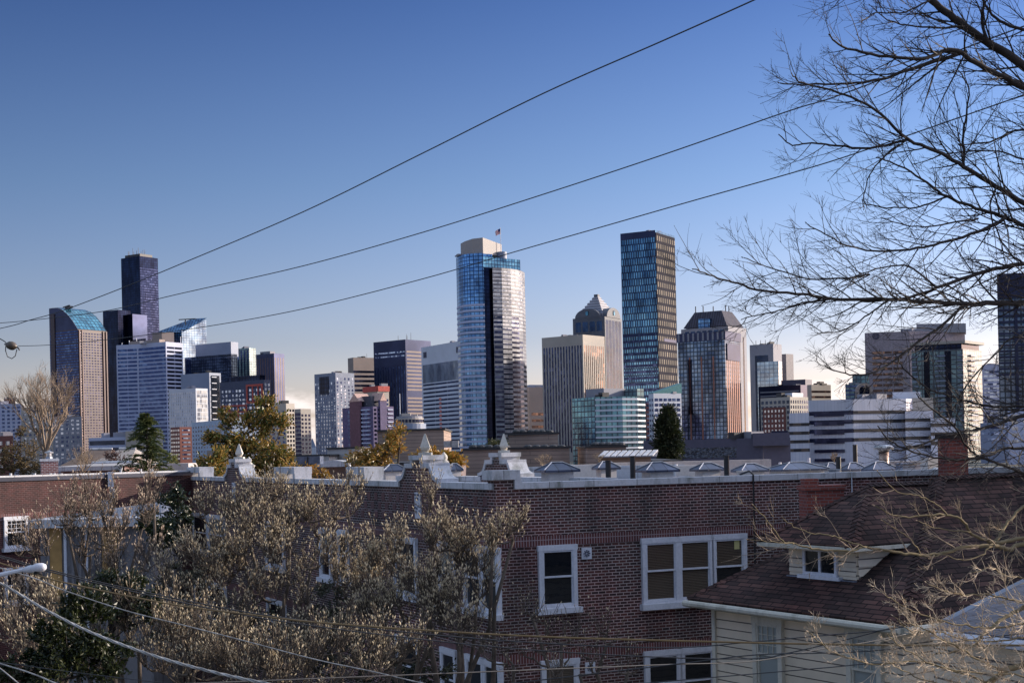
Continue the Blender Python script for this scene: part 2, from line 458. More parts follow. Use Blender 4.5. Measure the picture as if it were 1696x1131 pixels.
# --- B: black tower
d = 2300
P = boxpts(205, 236, 266, d)
zt = ztop(236, 424, d)
B = building('tallest tower, black glass, second from the left', P, zt, g_navy, [(1, 'band', dict(fh=4.1, fr=.5, z1=zt-18), w_blk)], body='glass_wall')
block(B, 'roof_cap', sub(P, .12, .8, .1, .9), zt, zt+5, blk_metal)
masts(B, P, zt+5, [(.2, .8, 7), (.25, .6, 12), (.3, .45, 8), (.4, .3, 6), (.5, .3, 9), (.6, .3, 5), (.2, .5, 5), (.55, .6, 14), (.7, .4, 10), (.35, .9, 8)], blk_metal, .5)
Q = boxpts(173, 198, 219, d-40)
z2 = ztop(198, 513, d-40)
block(B, 'lower_shaft', Q, 0, z2, g_navy)
Q = boxpts(206, 232, 262, d-50); block(B, 'middle_shaft', boxpts(198, 222, 246, d-30), 0, ztop(222, 520, d-30), black_g)

# --- C: white banded tower with a folded front
d = 1900
def vp(px, dd, y=REFY): return V2(W(px, y, dd))
P = [vp(194, d+18), vp(230, d+8), vp(276, d-22), vp(304, d+6), vp(300, d+50), vp(200, d+60)]
zt = ztop(240, 569, d)
Cb = building('white tower with stacked horizontal window bands and a folded front', P, zt, conc_lav, [
    (0, 'band', dict(fh=5.4, fr=.56, m=1.6, mt=5, split=2, cap=40), w_dark), (1, 'band', dict(fh=5.4, fr=.66, m=.6, mt=5, cap=20), w_dark),
    (2, 'band', dict(fh=5.4, fr=.52, m=1.4, mt=5, split=2, cap=40), w_blk)])
block(Cb, 'penthouse', shrink(P, .6), zt, zt+5, conc_tan)
block(Cb, 'penthouse', [vp(254, d+10), vp(270, d+2), vp(290, d+10), vp(275, d+20)], zt, ztop(270, 550, d), conc_tan)
for k in range(9):
    p = P[0]+(P[3]-P[0])*(k/9+.05); m = MB(); m.tube([(p.x, p.y+12, zt), (p.x, p.y+12, zt+4+3*(k % 3))], .5, 5); m.build('antenna', conc_white, Cb)

# --- D: slanted glass tower with a crane beam
d = 2250
P = [vp(262, d+22), vp(303, d), vp(344, d+32), vp(305, d+60)]
zs = [ztop(262, 551, d), ztop(303, 548, d), ztop(343, 527, d), ztop(300, 540, d)]
D = building('glass tower with a slanted wedge top behind the white banded tower', P, 0, g_pale, [], ztops=zs, body='glass_wall')
m = MB(); n0 = nrm(P[0], P[1])*1.0
m.add([(P[0].x+n0.x, P[0].y+n0.y, 0), (P[1].x+n0.x, P[1].y+n0.y, 0), (P[1].x+n0.x, P[1].y+n0.y, zs[1]), (P[0].x+n0.x, P[0].y+n0.y, zs[0])], [(0, 1, 2, 3)]); m.build('shaded_front', g_blue, D)
q = W(300, 540, d); m = MB()
m.poly([W(262, 551, d-2), W(303, 550, d-2), W(343, 526.5, d+30), W(318, 528, d+30), W(262, 549, d+4)])
m.poly([W(262, 549, d+4), W(318, 528, d+30), W(343, 526.5, d+31), W(303, 549, d+3)])
m.build('sloped_roof', g_blue, D)
m = MB(); m.tube([W(296, 529.5, d+10), W(324, 528, d+10)], .9, 5); m.tube([W(307, 529, d+10), W(307, 538, d+10)], 1.0, 5); m.build('roof_crane', blk_metal, D)

# --- E,F,G
d = 1900
P = boxpts(325, 384, 396, d); zt = ztop(384, 566, d)
E = building('broad blue grey office block with a plain box on its roof', boxpts(307, 384, 394, d), ztop(384, 586, d), g_grey, [], body='glass_wall')
block(E, 'penthouse', P, ztop(384, 590, d), zt, conc_blue)
add_windows(E, *boxpts(307, 384, 394, d)[:2], ribs(12, 10, ztop(384, 588, d), 4, .6), w_dark, 4, 'window_strip')
d = 1950
P = boxpts(393, 414, 425, d); building('narrow pale green glass tower beside the blue grey block', P, ztop(414, 576, d), g_green, [(0, 'rib', dict(cw=6, wf=.35, mt=3), w_dark)], body='glass_wall')
d = 2000
P = boxpts(422, 455, 472, d); zt = ztop(455, 585, d)
G = building('dark brown tower with thin vertical ribs near the left of the gap of sky', P, zt, black_g, [
    (0, 'rib', dict(cw=5.2, wf=.3, mt=6), brown_lt), (1, 'rib', dict(cw=5.2, wf=.4, mt=6), brown_lt)])
block(G, 'penthouse', sub(P, .2, .7, .3, .8), zt, zt+4, conc_grey)

# --- H
d = 1500
P = boxpts(300, 347, 366, d)
H = building('blue grey slab with a dark glass stair face behind the white panel building', P, ztop(347, 617, d), conc_blue, [
    (1, 'panel', dict(m=2, mt=3), g_grey)])
for k in range(8):
    m = MB(); a = P[1]; b = P[2]; z = ztop(347, 625, d)-k*6.5
    m.wallbox(a+(b-a)*.15, a+(b-a)*.55, z, z+.9, .1, 1.4, nrm(a, b)); m.build('landing', conc_white, H)
d = 1400
P = boxpts(279, 324, 344, d); zt = ztop(324, 643, d)
Hw = building('white panel building with a mirrored gold side in front of the blue grey slab', P, zt, conc_white, [
    (0, 'grid', dict(fh=3.6, cw=2.6, hf=.7, wf=.22, mt=3, cap=40), w_pale), (1, 'grid', dict(fh=4.5, cw=5, hf=.85, wf=.88, m=1, mt=1.5, cap=60), w_pale)])
# --- I
d = 1450
P = boxpts(364, 437, 448, d); zt = ztop(420, 629, d)
I_ = building('dark grid building with red frames and square lit windows', P, zt, solid('navy_panel', (.035, .045, .09), .5), [
    (0, 'grid', dict(fh=4.6, cw=5, hf=.55, wf=.6, m=2, mt=8, cap=80), w_mix), (1, 'grid', dict(fh=4.6, cw=4, hf=.6, wf=.5, mt=3, cap=20), w_pale)])
block(I_, 'penthouse', sub(P, .1, .9, .1, .8), zt, ztop(400, 621, d), g_navy)
redm = solid('red_frame', (.42, .07, .05), .6); nI = nrm(P[0], P[1]); LI = (P[1]-P[0])
def fr(a0, a1, z0, z1, wd=1.3):
    m = MB()
    for (x0, x1, y0, y1) in ((a0, a1, z1-wd, z1), (a0, a1, z0, z0+wd), (a0, a0+wd/LI.length, z0+wd, z1-wd), (a1-wd/LI.length, a1, z0+wd, z1-wd)):
        m.wallbox(P[0]+LI*x0, P[0]+LI*x1, y0, y1, .1, .9, nI)
    return m
fr(.61, .98, ztop(400, 668, d), ztop(400, 636, d), 2.2).build('red_frame', redm, I_)
m = fr(.02, .62, ztop(400, 694, d), ztop(400, 669, d), 1.6)
for x in (.2, .4): m.wallbox(P[0]+LI*x, P[0]+LI*(x+.03), ztop(400, 693, d), ztop(400, 670, d), .1, .85, nI)
m.wallbox(P[0]+LI*.04, P[0]+LI*.6, ztop(400, 682, d), ztop(400, 680, d), .1, .8, nI); m.build('red_frame', redm, I_)
for x in (.74, .86):
    m = MB(); m.wallbox(P[0]+LI*x, P[0]+LI*(x+.025), ztop(400, 667, d), ztop(400, 637, d), .1, .7, nI); m.build('red_mullion', redm, I_)
# --- J, K
d = 1000
P = boxpts(316, 378, 432, d, 60); building('pale blue apartment slab with small scattered windows behind the broad leaved tree', P, ztop(378, 694, d), solid('pale_blue_wall', (.38, .45, .56), .8), [
    (0, 'grid', dict(fh=3.1, cw=6.5, hf=.4, wf=.3, mt=2.5, m=1, cap=60), w_blk), (1, 'grid', dict(fh=3.1, cw=6, hf=.4, wf=.3, mt=2, cap=40), w_blk)], cat='apartment block', name='apartment_block')
d = 980
P = boxpts(340, 366, 398, d-30, 60); building('low plain tan box in front of the pale blue apartment slab', P, ztop(366, 745, d-30), conc_tan, [], cat='building', name='low_building')
d = 1100
P = boxpts(281, 296, 317, d, 50); building('small red and white balcony block left of the pale blue slab', P, ztop(296, 707, d), redbrick_far, [
    (0, 'grid', dict(fh=3.2, cw=4, hf=.5, wf=.7, mt=1, cap=40), w_pale), (1, 'band', dict(fh=3.2, fr=.35, m=2, mt=1), w_mix)], cat='apartment block', name='apartment_block')
# --- L
d = 1150
P = boxpts(439, 473, 487, d); zt = ztop(473, 668, d)
building('beige block with punched windows left of the gap of sky', P, zt, conc_beige, [
    (0, 'grid', dict(fh=3.6, cw=6, hf=.5, wf=.5, mt=5, cap=45), w_dark), (1, 'grid', dict(fh=3.6, cw=3.6, hf=.6, wf=.6, mt=4, cap=50), w_blk)])
P = boxpts(486, 497, 514, d+80, 45); building('slim beige tower right beside the gap of sky', P, ztop(497, 677, d+80), conc_beige, [
    (0, 'band', dict(fh=3.6, fr=.7, mt=3), w_dark), (1, 'grid', dict(fh=3.6, cw=4.2, hf=.6, wf=.55, mt=4, cap=60), w_blk)])
# --- LL church spire
d = 1700
sp = empty('church_spire', W(518, 770, d), 'small pale pointed spire standing in the gap of sky', 'spire')
m = MB(); b = V2(W(518, 760, d)); z = ztop(518, 741, d)
m.box((b.x, b.y, 0), 9, 9, z); m.build('tower', conc_white, sp)
m = MB(); zz = ztop(518, 726, d); m.hexa([(b.x-4, b.y-4, z), (b.x+4, b.y-4, z), (b.x+4, b.y+4, z), (b.x-4, b.y+4, z)], [(b.x-.3, b.y-.3, zz), (b.x+.3, b.y-.3, zz), (b.x+.3, b.y+.3, zz), (b.x-.3, b.y+.3, zz)]); m.build('spire_roof', conc_blue, sp)
# --- M
d = 1300
P = boxpts(521, 556, 587, d, 45); zt = ztop(556, 617, d)
M_ = building('slate blue tower covered in a grid of pale windows', P, zt, solid('slate_grid', (.16, .19, .27), .5), [
    (0, 'grid', dict(fh=3.5, cw=4.2, hf=.6, wf=.42, mt=8, cap=50), w_mix), (1, 'grid', dict(fh=3.5, cw=4.2, hf=.6, wf=.42, mt=4, cap=50), w_mix)])
mm = MB(); mm.wallbox(P[0]+(P[1]-P[0])*.25, P[0]+(P[1]-P[0])*.68, ztop(556, 652, d), zt-3, .1, .5, nrm(P[0], P[1])); mm.build('dark_glass_panel', g_navy, M_)
# --- N, O
d = 2100
P = boxpts(577, 586, 640, d, 60); zt = ztop(586, 592, d)
N_ = building('tan tower with wide dark window bands behind the slate blue tower', P, zt, conc_tan, [
    (1, 'band', dict(fh=7, fr=.5, mt=18), w_blk)])
masts(N_, P, zt, [(.5, .5, 7)], blk_metal)
d = 1900
P = boxpts(620, 673, 715, d, 40); zt = ztop(673, 562, d)
O_ = building('black tower whose right side carries gold lit bands', P, zt, black_g, [
    (0, 'band', dict(fh=5.2, fr=.35, m=2, mt=14, z0=ztop(673, 592, d), cap=10), w_mix), (0, 'rib', dict(cw=5, wf=.25, mt=36), w_dark),
    (1, 'band', dict(fh=5.2, fr=.45, m=2, mt=14, z0=ztop(673, 648, d)), brown_lt), (1, 'band', dict(fh=5.2, fr=.45, m=2, z1=ztop(673, 656, d), m2=9), brown_lt)])
masts(O_, P, zt, [(.1, .3, 7), (.3, .2, 9), (.6, .3, 12), (.2, .1, 6)], blk_metal)
# --- P
d = 1620
P = boxpts(699, 764, 790, d, 60); zt = ztop(740, 565, d)
Pb = building('pale tower with broken dark window bands left of the tallest central tower', P, zt, conc_white, [
    (0, 'panel', dict(m=3, mt=22, z0=ztop(740, 628, d), name='glass_front'), g_pale),
    (0, 'band', dict(fh=4.9, fr=.42, m=3, z1=ztop(740, 628, d), split=3, cap=80), w_dark)])
for x in (.06, .9):
    mm = MB(); a = P[0]+(P[1]-P[0])*x; mm.wallbox(a, a+(P[1]-P[0])*.08, ztop(740, 584, d), ztop(740, 574, d), .1, .4, nrm(P[0], P[1])); mm.build('louvre', black_g, Pb)
mm = MB(); a = P[0]+(P[1]-P[0])*.45
for k in range(10):
    z = ztop(740, 660+k*7, d); mm.wallbox(a, a+(P[1]-P[0])*.05, z, z+3, .1, .5, nrm(P[0], P[1]))
mm.build('red_accent', solid('red_accent', (.6, .2, .17), .6), Pb)
# --- Q apartment tower with gables
d = 1100
P = boxpts(566, 617, 651, d, 45); zt = ztop(610, 673, d)
purple = solid('purple_stucco', (.10, .08, .16), .8)
Q_ = building('brick and blue apartment tower with small gables and balconies', P, zt, purple, [
    (0, 'grid', dict(fh=3.3, cw=5.5, hf=.65, wf=.6, m=6, mt=2, cap=45), w_dark), (1, 'grid', dict(fh=3.3, cw=4.6, hf=.55, wf=.55, mt=1, cap=45), w_blk)], cat='apartment tower', name='apartment_tower')
for (i, x0, x1) in ((0, .28, .62), (1, .3, .62)):
    A0 = P[i]; B0 = P[i+1]; nn = nrm(A0, B0); D_ = B0-A0
    a = A0+D_*x0; b = A0+D_*x1; mid = (a+b)/2
    mm = MB(); mm.wallbox(a, b, 0, zt+5, -1, 1.2, nn)
    mm.build('bay', solid('plum_brick', (.13, .06, .08), .8) if i == 0 else purple, Q_)
    mm = MB(); o = nn*1.6; ii = -nn*12
    q = [(a+o), (b+o), (mid+o), (a+ii), (b+ii), (mid+ii)]
    zz = [zt+4.5, zt+4.5, zt+11]*2
    mm.add([(v.x, v.y, zz[k]) for k, v in enumerate(q)], [(0, 1, 2), (3, 5, 4), (0, 2, 5, 3), (1, 4, 5, 2)]); mm.build('gable_roof', solid('gable_trim', (.45, .3, .26), .8), Q_)
    mm = MB()
    for k in range(20):
        z = zt-3-k*3.3
        if z < 12: break
        mm2 = MB(); e = A0+D_*(x1+.04); f = A0+D_*min(x1+.3, 1); mm2.wallbox(e, f, z, z+1.0, .1, 1.6, nn); mm2.build('balcony', conc_lav, Q_)
mm = MB(); q = sub(P, .12, .6, .1, .7); cc = (q[0]+q[2])/2; zr = ztop(600, 655, d)
mm.hexa([(p.x, p.y, zt) for p in q], [((cc+(p-cc)*.6).x, (cc+(p-cc)*.6).y, zr) for p in q]); mm.build('hip_roof', solid('navy_roof', (.03, .03, .05), .6), Q_)
d = 1180
P = boxpts(602, 625, 644, d, 50); Qr = building('block with a red roof storey and cream balconies just behind the gabled apartment tower', P, ztop(625, 640, d), conc_beige, [
    (0, 'grid', dict(fh=3.3, cw=4, hf=.6, wf=.6, mt=10, cap=40), w_dark), (1, 'grid', dict(fh=3.3, cw=4, hf=.6, wf=.6, mt=10, cap=40), w_dark)], cat='apartment block', name='apartment_block')
mm = MB(); mm.wallbox(P[0], P[1], ztop(625, 648, d), ztop(625, 640, d)+.3, .1, 1, nrm(P[0], P[1])); mm.wallbox(P[1], P[2], ztop(625, 648, d), ztop(625, 640, d)+.35, .1, 1, nrm(P[1], P[2])); mm.build('red_storey', solid('red_storey', (.4, .06, .05), .7), Qr)
# --- R drum building
d = 900
c = V2(W(678, 700, d+16)); Rr = empty('rotunda', (c.x, c.y, 0), 'round grey roof deck building in front of the black tower', 'building', 'downtown skyline buildings')
z = ztop(678, 715, d); pw = 11.0
def ring(n=24): return [(math.cos(2*math.pi*k/n), math.sin(2*math.pi*k/n)) for k in range(n)]
m = MB(); m.prism([(c.x+9*x, c.y+9*y) for x, y in ring()], 0, z); m.build('base', conc_grey, Rr)
z1_ = ztop(678, 701, d); m = MB(); m.prism([(c.x+pw*x, c.y+pw*y) for x, y in ring()], z, z1_); m.build('parapet', conc_blue, Rr)
z2_ = ztop(678, 692, d); m = MB(); m.prism([(c.x+9.5*x, c.y+9.5*y) for x, y in ring()], z1_, z2_); m.build('wall', conc_beige, Rr)
for x, y in ring(26):
    if y < .3:
        m = MB(); m.box((c.x+9.6*x, c.y+9.6*y, z1_+.8), 1.5, .5, z2_-z1_-1.6, math.atan2(y, x)+math.pi/2); m.build('window', black_g, Rr)
m = MB(); m.prism([(c.x+8.6*x, c.y+8.6*y) for x, y in ring()], z2_, z2_+1.4); m.build('roof_deck', conc_grey, Rr)
m = MB(); m.box((c.x-2, c.y, z2_+1.4), 6, 4, 2.0); m.box((c.x+4, c.y, z2_+1.4), 3, 3, 1.2); m.build('plant_box', conc_beige, Rr)
m = MB(); m.tube([(c.x-6, c.y, z2_), (c.x-6, c.y, ztop(660, 650, d))], .25, 5); m.build('mast', conc_white, Rr)

# --- S central tower with curved corner, penthouse, flag
d = 1500
L_ = [vp(760, d+34), vp(764, d+20), vp(771, d+10), vp(780, d+4), vp(792, d+1), vp(805, d)]
PS = L_+[vp(806, d+6), vp(820, d+10), vp(820, d+60), vp(770, d+70)]
zt = ztop(805, 419, d)
S = building('tallest central tower, blue glass with a rounded left side and a silver striped right side', PS, zt, g_blue, [], body='glass_shaft')
zb = ztop(805, 500, d)
for i in range(5):
    add_windows(S, PS[i], PS[i+1], bands((PS[i+1]-PS[i]).length, 10, zb, 5.9, .40), conc_lav, 10 if i == 4 else 0, 'spandrel', -.2, .5)
m = MB(); m.prism([vp(806, d+5.5), vp(821, d+9.5), vp(821, d+40), vp(806, d+40)], 0, zt-14); m.build('dark_recess', g_navy, S)
RP = [vp(820, d+4), vp(835, d+8), vp(850, d+17), vp(862, d+29), vp(868, d+38), vp(873, d+52)]
m = MB(); zt2 = ztop(830, 442, d); m.prism(RP+[vp(868, d+64), vp(815, d+60)], 0, zt2); m.build('silver_shaft', g_silver, S)
cap = 60
for i in range(5):
    LL_ = (RP[i+1]-RP[i]).length
    rc = bands(LL_, ztop(830, 545, d), zt2-2, 4.1, .28)
    add_windows(S, RP[i], RP[i+1], rc, w_pale, 0, 'upper_band')
    rc = bands(LL_, 10, ztop(830, [520, 540, 520, 560, 600][i], d), 5.4, .45 if i != 1 else .25, m=.5 if i in (0, 3) else 0)
    add_windows(S, RP[i], RP[i+1], rc, w_blk, 18, 'window_band')
m = MB(); m.prism([vp(804, d+1), vp(866, d+34), vp(866, d+64), vp(800, d+60)], zt2, ztop(830, 424, d)); m.build('glass_crown', g_teal, S)
m = MB(); m.prism([vp(768, d+20), vp(775, d+12), vp(788, d+6), vp(805, d+4), vp(836, d+30), vp(836, d+60), vp(770, d+62)], zt, zt,
        [ztop(768, 399, d), ztop(775, 397, d), ztop(788, 394, d), ztop(805, 392.5, d), ztop(836, 405, d+30), ztop(836, 405, d+30), ztop(770, 400, d)])
m.build('penthouse', solid('penthouse_panel', (.30, .275, .27), .6, scale=.03, var=.06), S)
c = vp(836, d+26); m = MB(); m.prism([(c.x+5.6*x, c.y+5.6*y) for x, y in ring(16)], ztop(836, 425, d), ztop(836, 412, d)); m.build('round_tank', conc_blue, S)
# flag
fp = vp(834.5, d+24); zf = ztop(834, 371, d)
FL = empty('flagpole', (fp.x, fp.y, ztop(834, 408, d)), 'thin flagpole with a striped flag on top of the tallest central tower', 'flagpole')
m = MB(); m.tube([(fp.x, fp.y, ztop(834, 412, d)), (fp.x, fp.y, zf)], .3, 6); m.build('pole', conc_white, FL)
fm, ft, fb = newmat('striped_flag_cloth')
tcf = N(ft, 'ShaderNodeTexCoord'); sx = N(ft, 'ShaderNodeSeparateXYZ'); ft.links.new(tcf.outputs['Generated'], sx.inputs[0])
m1 = N(ft, 'ShaderNodeMath', operation='MULTIPLY'); m1.inputs[1].default_value = 6.5; ft.links.new(sx.outputs[2], m1.inputs[0])
m2 = N(ft, 'ShaderNodeMath', operation='FRACT'); ft.links.new(m1.outputs[0], m2.inputs[0])
m3 = N(ft, 'ShaderNodeMath', operation='GREATER_THAN'); m3.inputs[1].default_value = .5; ft.links.new(m2.outputs[0], m3.inputs[0])
mixf = N(ft, 'ShaderNodeMixRGB'); mixf.inputs[1].default_value = (.55, .03, .04, 1); mixf.inputs[2].default_value = (.75, .75, .75, 1); ft.links.new(m3.outputs[0], mixf.inputs[0])
ft.links.new(mixf.outputs[0], fb.inputs['Base Color']); fb.inputs['Roughness'].default_value = .8
m = MB(); ns = 10
top = []; bot = []
for k in range(ns+1):
    s_ = k/ns; x = fp.x-.3-5.6*s_; y = fp.y+.7*math.sin(s_*7); zz = zf-1-3.2*s_**1.3
    top.append((x, y, zz)); bot.append((x+.8*s_, y+.2, zz-6.0+1.0*s_))
for k in range(ns): m.quad(top[k], bot[k], bot[k+1], top[k+1])
fl = m.build('flag', fm, FL, uv=False)
m = MB()
for k in range(4): m.quad(Vector(top[k])+Vector((0, -.12, 0)), Vector(top[k])*.48+Vector(bot[k])*.52+Vector((0, -.12, 0)), Vector(top[k+1])*.48+Vector(bot[k+1])*.52+Vector((0, -.12, 0)), Vector(top[k+1])+Vector((0, -.12, 0)))
m.build('canton', solid('canton_blue', (.03, .05, .2), .8), fl, uv=False)

# --- T ribbed beige tower
d = 1450
P = boxpts(899, 967, 1003, d, 38); zt = ztop(967, 554, d)
T = building('beige ribbed tower with a blank stone crown right of the central tower', P, zt, conc_beige, [
    (0, 'rib', dict(cw=3.6, wf=.5, mt=11, m=1), w_blk), (1, 'rib', dict(cw=3.6, wf=.4, mt=11, m=1), w_brown)])
block(T, 'penthouse', sub(P, .3, .7, .3, .6), zt, zt+1.5, conc_grey)
# --- U tower with stepped pyramid roof and arched gables
d = 1900
P = boxpts(951, 1004, 1032, d, 30); zt = ztop(1004, 524, d)
stone = solid('rose_stone', (.085, .095, .125), .6, scale=.03)
U = building('tower with a stepped pyramid roof and arched gables', P, zt, stone, [
    (0, 'grid', dict(fh=17, cw=11, hf=.8, wf=.75, mt=4, m=3, z0=zt-24, cap=10), g_blue), (0, 'band', dict(fh=4.2, fr=.62, mt=26, m=2), g_teal),
    (1, 'rib', dict(cw=11, wf=.8, mt=4, m=2), g_teal), ])
for i in (0, 1):
    A0 = P[i]; B0 = P[i+1]; nn = nrm(A0, B0); D_ = (B0-A0)
    x0, x1 = (.08, .86) if i == 0 else (.1, .9)
    a = A0+D_*x0; b = A0+D_*x1; m = MB(); ns = 14; hgt = (b-a).length*.32
    fr_ = []; bk = []
    for k in range(ns+1):
        an = math.pi*k/ns; q = (a+b)/2-(b-a)/2*math.cos(an); zz = zt+hgt*math.sin(an)
        fr_.append((q.x+nn.x*.8, q.y+nn.y*.8, zz)); q2 = q-nn*16; bk.append((q2.x, q2.y, zz))
    m.poly(fr_)
    for k in range(ns): m.quad(fr_[k], fr_[k+1], bk[k+1], bk[k])
    m.build('arched_gable', stone, U)
    q = (a+b)/2+nn*1.0; m = MB(); m.wallbox(q-D_.normalized()*2.2, q+D_.normalized()*2.2, zt+hgt*.25, zt+hgt*.7, 0, .6, nn); m.build('gable_window', g_teal2, U)
cc = (P[0]+P[2])/2; zp = ztop(988, 488, d); z0_ = zt+3
for k in range(7):
    s0 = .80-.66*k/6.6; za = z0_+(zp-z0_)*k/7; m = MB(); m.prism([cc+(p-cc)*s0 for p in P], za if k else zt, za+(zp-z0_)/7*.8); m.build('roof_tier', conc_grey, U)
    m = MB(); m.prism([cc+(p-cc)*(s0-.04) for p in P], za+(zp-z0_)/7*.8, za+(zp-z0_)/7); m.build('roof_step', conc_white, U)
m = MB(); m.prism([cc+(p-cc)*.12 for p in P], zp-1, zp+4); m.build('roof_lantern', stone, U)
# --- V slab tower with woven facade
d = 1800
P = boxpts(1033, 1091, 1122, d, 30); zt = ztop(1091, 381, d)
g_weave = glassgrid('woven_blue_glass', (.06, .15, .25), (.17, .34, .46), (.02, .035, .07), 3.4, 9, .9, off=.5, metal=.7)
g_weave2 = brickmat('sunlit_woven_panel', (.27, .24, .20), (.15, .14, .12), (.035, .035, .045), 7.0, 10, 2.0, off=.5, rough=.9, bump=0, metal=0, big=.02, spec=.05)  # sunlight on this side is put into the warm panel colour
Vt = building('tall slim slab tower with a woven blue front and golden side', P, zt, g_weave, [
    (0, 'band', dict(fh=8, fr=.42, m=.5, z1=ztop(1091, 548, d)), w_blk), (0, 'panel', dict(z0=zt-9, name='parapet_louvre'), black_g)], body='glass_shaft')
mm = MB(); mm.wallbox(P[1], P[2], 0, zt-3, .05, .9, nrm(P[1], P[2])); mm.build('sunlit_side', g_weave2, Vt)
mm = MB(); mm.wallbox(P[1]+(P[2]-P[1])*.3, P[1]+(P[2]-P[1])*.95, ztop(1100, 564, d), ztop(1100, 559, d), .95, 1.3, nrm(P[1], P[2])); mm.build('louvre', black_g, Vt)
# --- W pair
d = 1550
P = boxpts(1130, 1208, 1238, d, 34); zt = ztop(1208, 540, d)
Wb = building('grey stone tower with a dark mansard roof behind the copper striped tower', P, zt, conc_grey, [
    (0, 'grid', dict(fh=6, cw=7, hf=.6, wf=.7, m=4, mt=2, z0=zt-20, cap=24), g_blue), (1, 'rib', dict(cw=11, wf=.32, mt=10, m=3), g_navy)])
cc = (P[0]+P[2])/2; zr = ztop(1190, 512, d)
Pm = [cc+(p-cc)*.93 for p in P]; m = MB(); m.hexa([(p.x, p.y, zt+1) for p in Pm], [((cc+(p-cc)*.62).x, (cc+(p-cc)*.62).y, zr) for p in Pm]); m.build('mansard_roof', brickmat('mansard_mat', (.05, .05, .08), (.07, .07, .1), (.02, .02, .03), 3, 200, .5, off=0, bump=0), Wb)
m = MB(); m.wallbox(P[0]+(P[1]-P[0])*.38, P[0]+(P[1]-P[0])*.62, zt, ztop(1170, 526, d), -6, 0.3, nrm(P[0], P[1])); m.build('roof_bay', g_blue, Wb)
for a, b in ((.05, .95), (.1, .7), (.6, .1), (.9, .1), (.5, .5)):
    p = cc+(P[2]-P[1])*(a-.5)*.6+(P[0]-P[1])*(b-.5)*.6; m = MB(); m.tube([(p.x, p.y, zr-2), (p.x, p.y, zr+7)], .6, 5); m.build('antenna', blk_metal, Wb)
for k, (x0, zz) in enumerate(((.90, 528), (.78, 546), (.9, 560))):
    pass
d = 1320
P = boxpts(1124, 1202, 1227, d, 30); zt = ztop(1202, 547, d)
copper = solid('copper_strip', (.30, .11, .07), .6, scale=.05)
Wf = building('tower with copper vertical stripes and a dark louvred crown', P, zt-8, g_grey, [
    (0, 'rib', dict(cw=13, wf=.12, mt=16, m=6), copper), (0, 'panel', dict(m=10, m2=34, mt=26, name='dark_strip', z1=zt-0, z0=ztop(1160, 685, d)), g_navy),
    (1, 'rib', dict(cw=5.5, wf=.5, mt=18, m=2), copper)], body='glass_shaft')
m = MB(); m.prism(sub(P, -.02, 1.02, -.02, 1.02), zt-9, zt-.5); m.build('crown', black_g, Wf)
add_windows(Wf, *sub(P, -.02, 1.02, -.02, 1.02)[:2], ribs((P[1]-P[0]).length*1.04, zt-8.5, zt-1, 5, .35), conc_grey, 18, 'louvre', -.2, .5)
m = MB(); q = sub(P, .1, .95, -.02, .22); m.prism(q, zt-28, zt-12); m.build('corner_balcony', black_g, Wf)
# --- X, Y
d = 1000
P = [vp(947, d+26), vp(985, d+4), vp(1030, d), vp(1055, d+6), vp(1068, d+20), vp(1060, d+50), vp(960, d+60)]; zt = ztop(1000, 657, d)
X = building('low glass office block with white floor bands and a bowed front', P, zt, g_teal, [
    (1, 'band', dict(fh=3.9, fr=.34, mt=0, cap=20), conc_white), (2, 'band', dict(fh=3.9, fr=.34, cap=20), conc_white), (3, 'band', dict(fh=3.9, fr=.34, cap=20), conc_white)], body='glass_wall')
block(X, 'penthouse', boxpts(970, 1000, 1036, d+20, 50), zt, ztop(1000, 643, d+20), conc_grey)
block(X, 'glass_penthouse', boxpts(1034, 1055, 1066, d+22, 50), zt, ztop(1050, 643.5, d+20), g_green)
d = 1080
P = boxpts(1074, 1082, 1128, d, 62); zt = ztop(1100, 651, d)
Y = building('white gridded block with a flat teal roof beside the cypress', P, zt, conc_white, [
    (1, 'grid', dict(fh=4, cw=4.4, hf=.55, wf=.72, mt=3, m=.6, cap=80), w_dark), (0, 'grid', dict(fh=4, cw=4.4, hf=.5, wf=.6, mt=3, cap=10), w_dark)])
m = MB(); q = sub(P, -.01, 1.02, 0, 1); zq = ztop(1100, 635, d); m.hexa([(p.x, p.y, zt) for p in q], [(q[0].x, q[0].y, zt+.5), (q[1].x, q[1].y, zt+.5), (q[2].x, q[2].y, zt+8), (q[3].x, q[3].y, zt+8)]); m.build('teal_roof', solid('teal_roof_metal', (.05, .2, .22), .5), Y)
P = boxpts(1066, 1070, 1078, 1300, 50); building('narrow red block squeezed between the bowed glass block and the white gridded block', P, ztop(1070, 668, 1300), redbrick_far, [(1, 'band', dict(fh=4, fr=.4), w_mix)])
# --- II
P = boxpts(870, 876, 903, 1750, 60); II = building('plain tan block just right of the central tower', P, ztop(880, 641, 1750), conc_tan, [
    (1, 'band', dict(fh=8, fr=.4, m=3, mt=30), w_brown)])
block(II, 'penthouse', shrink(P, .8), ztop(880, 641, 1750), ztop(880, 637, 1750), conc_blue)
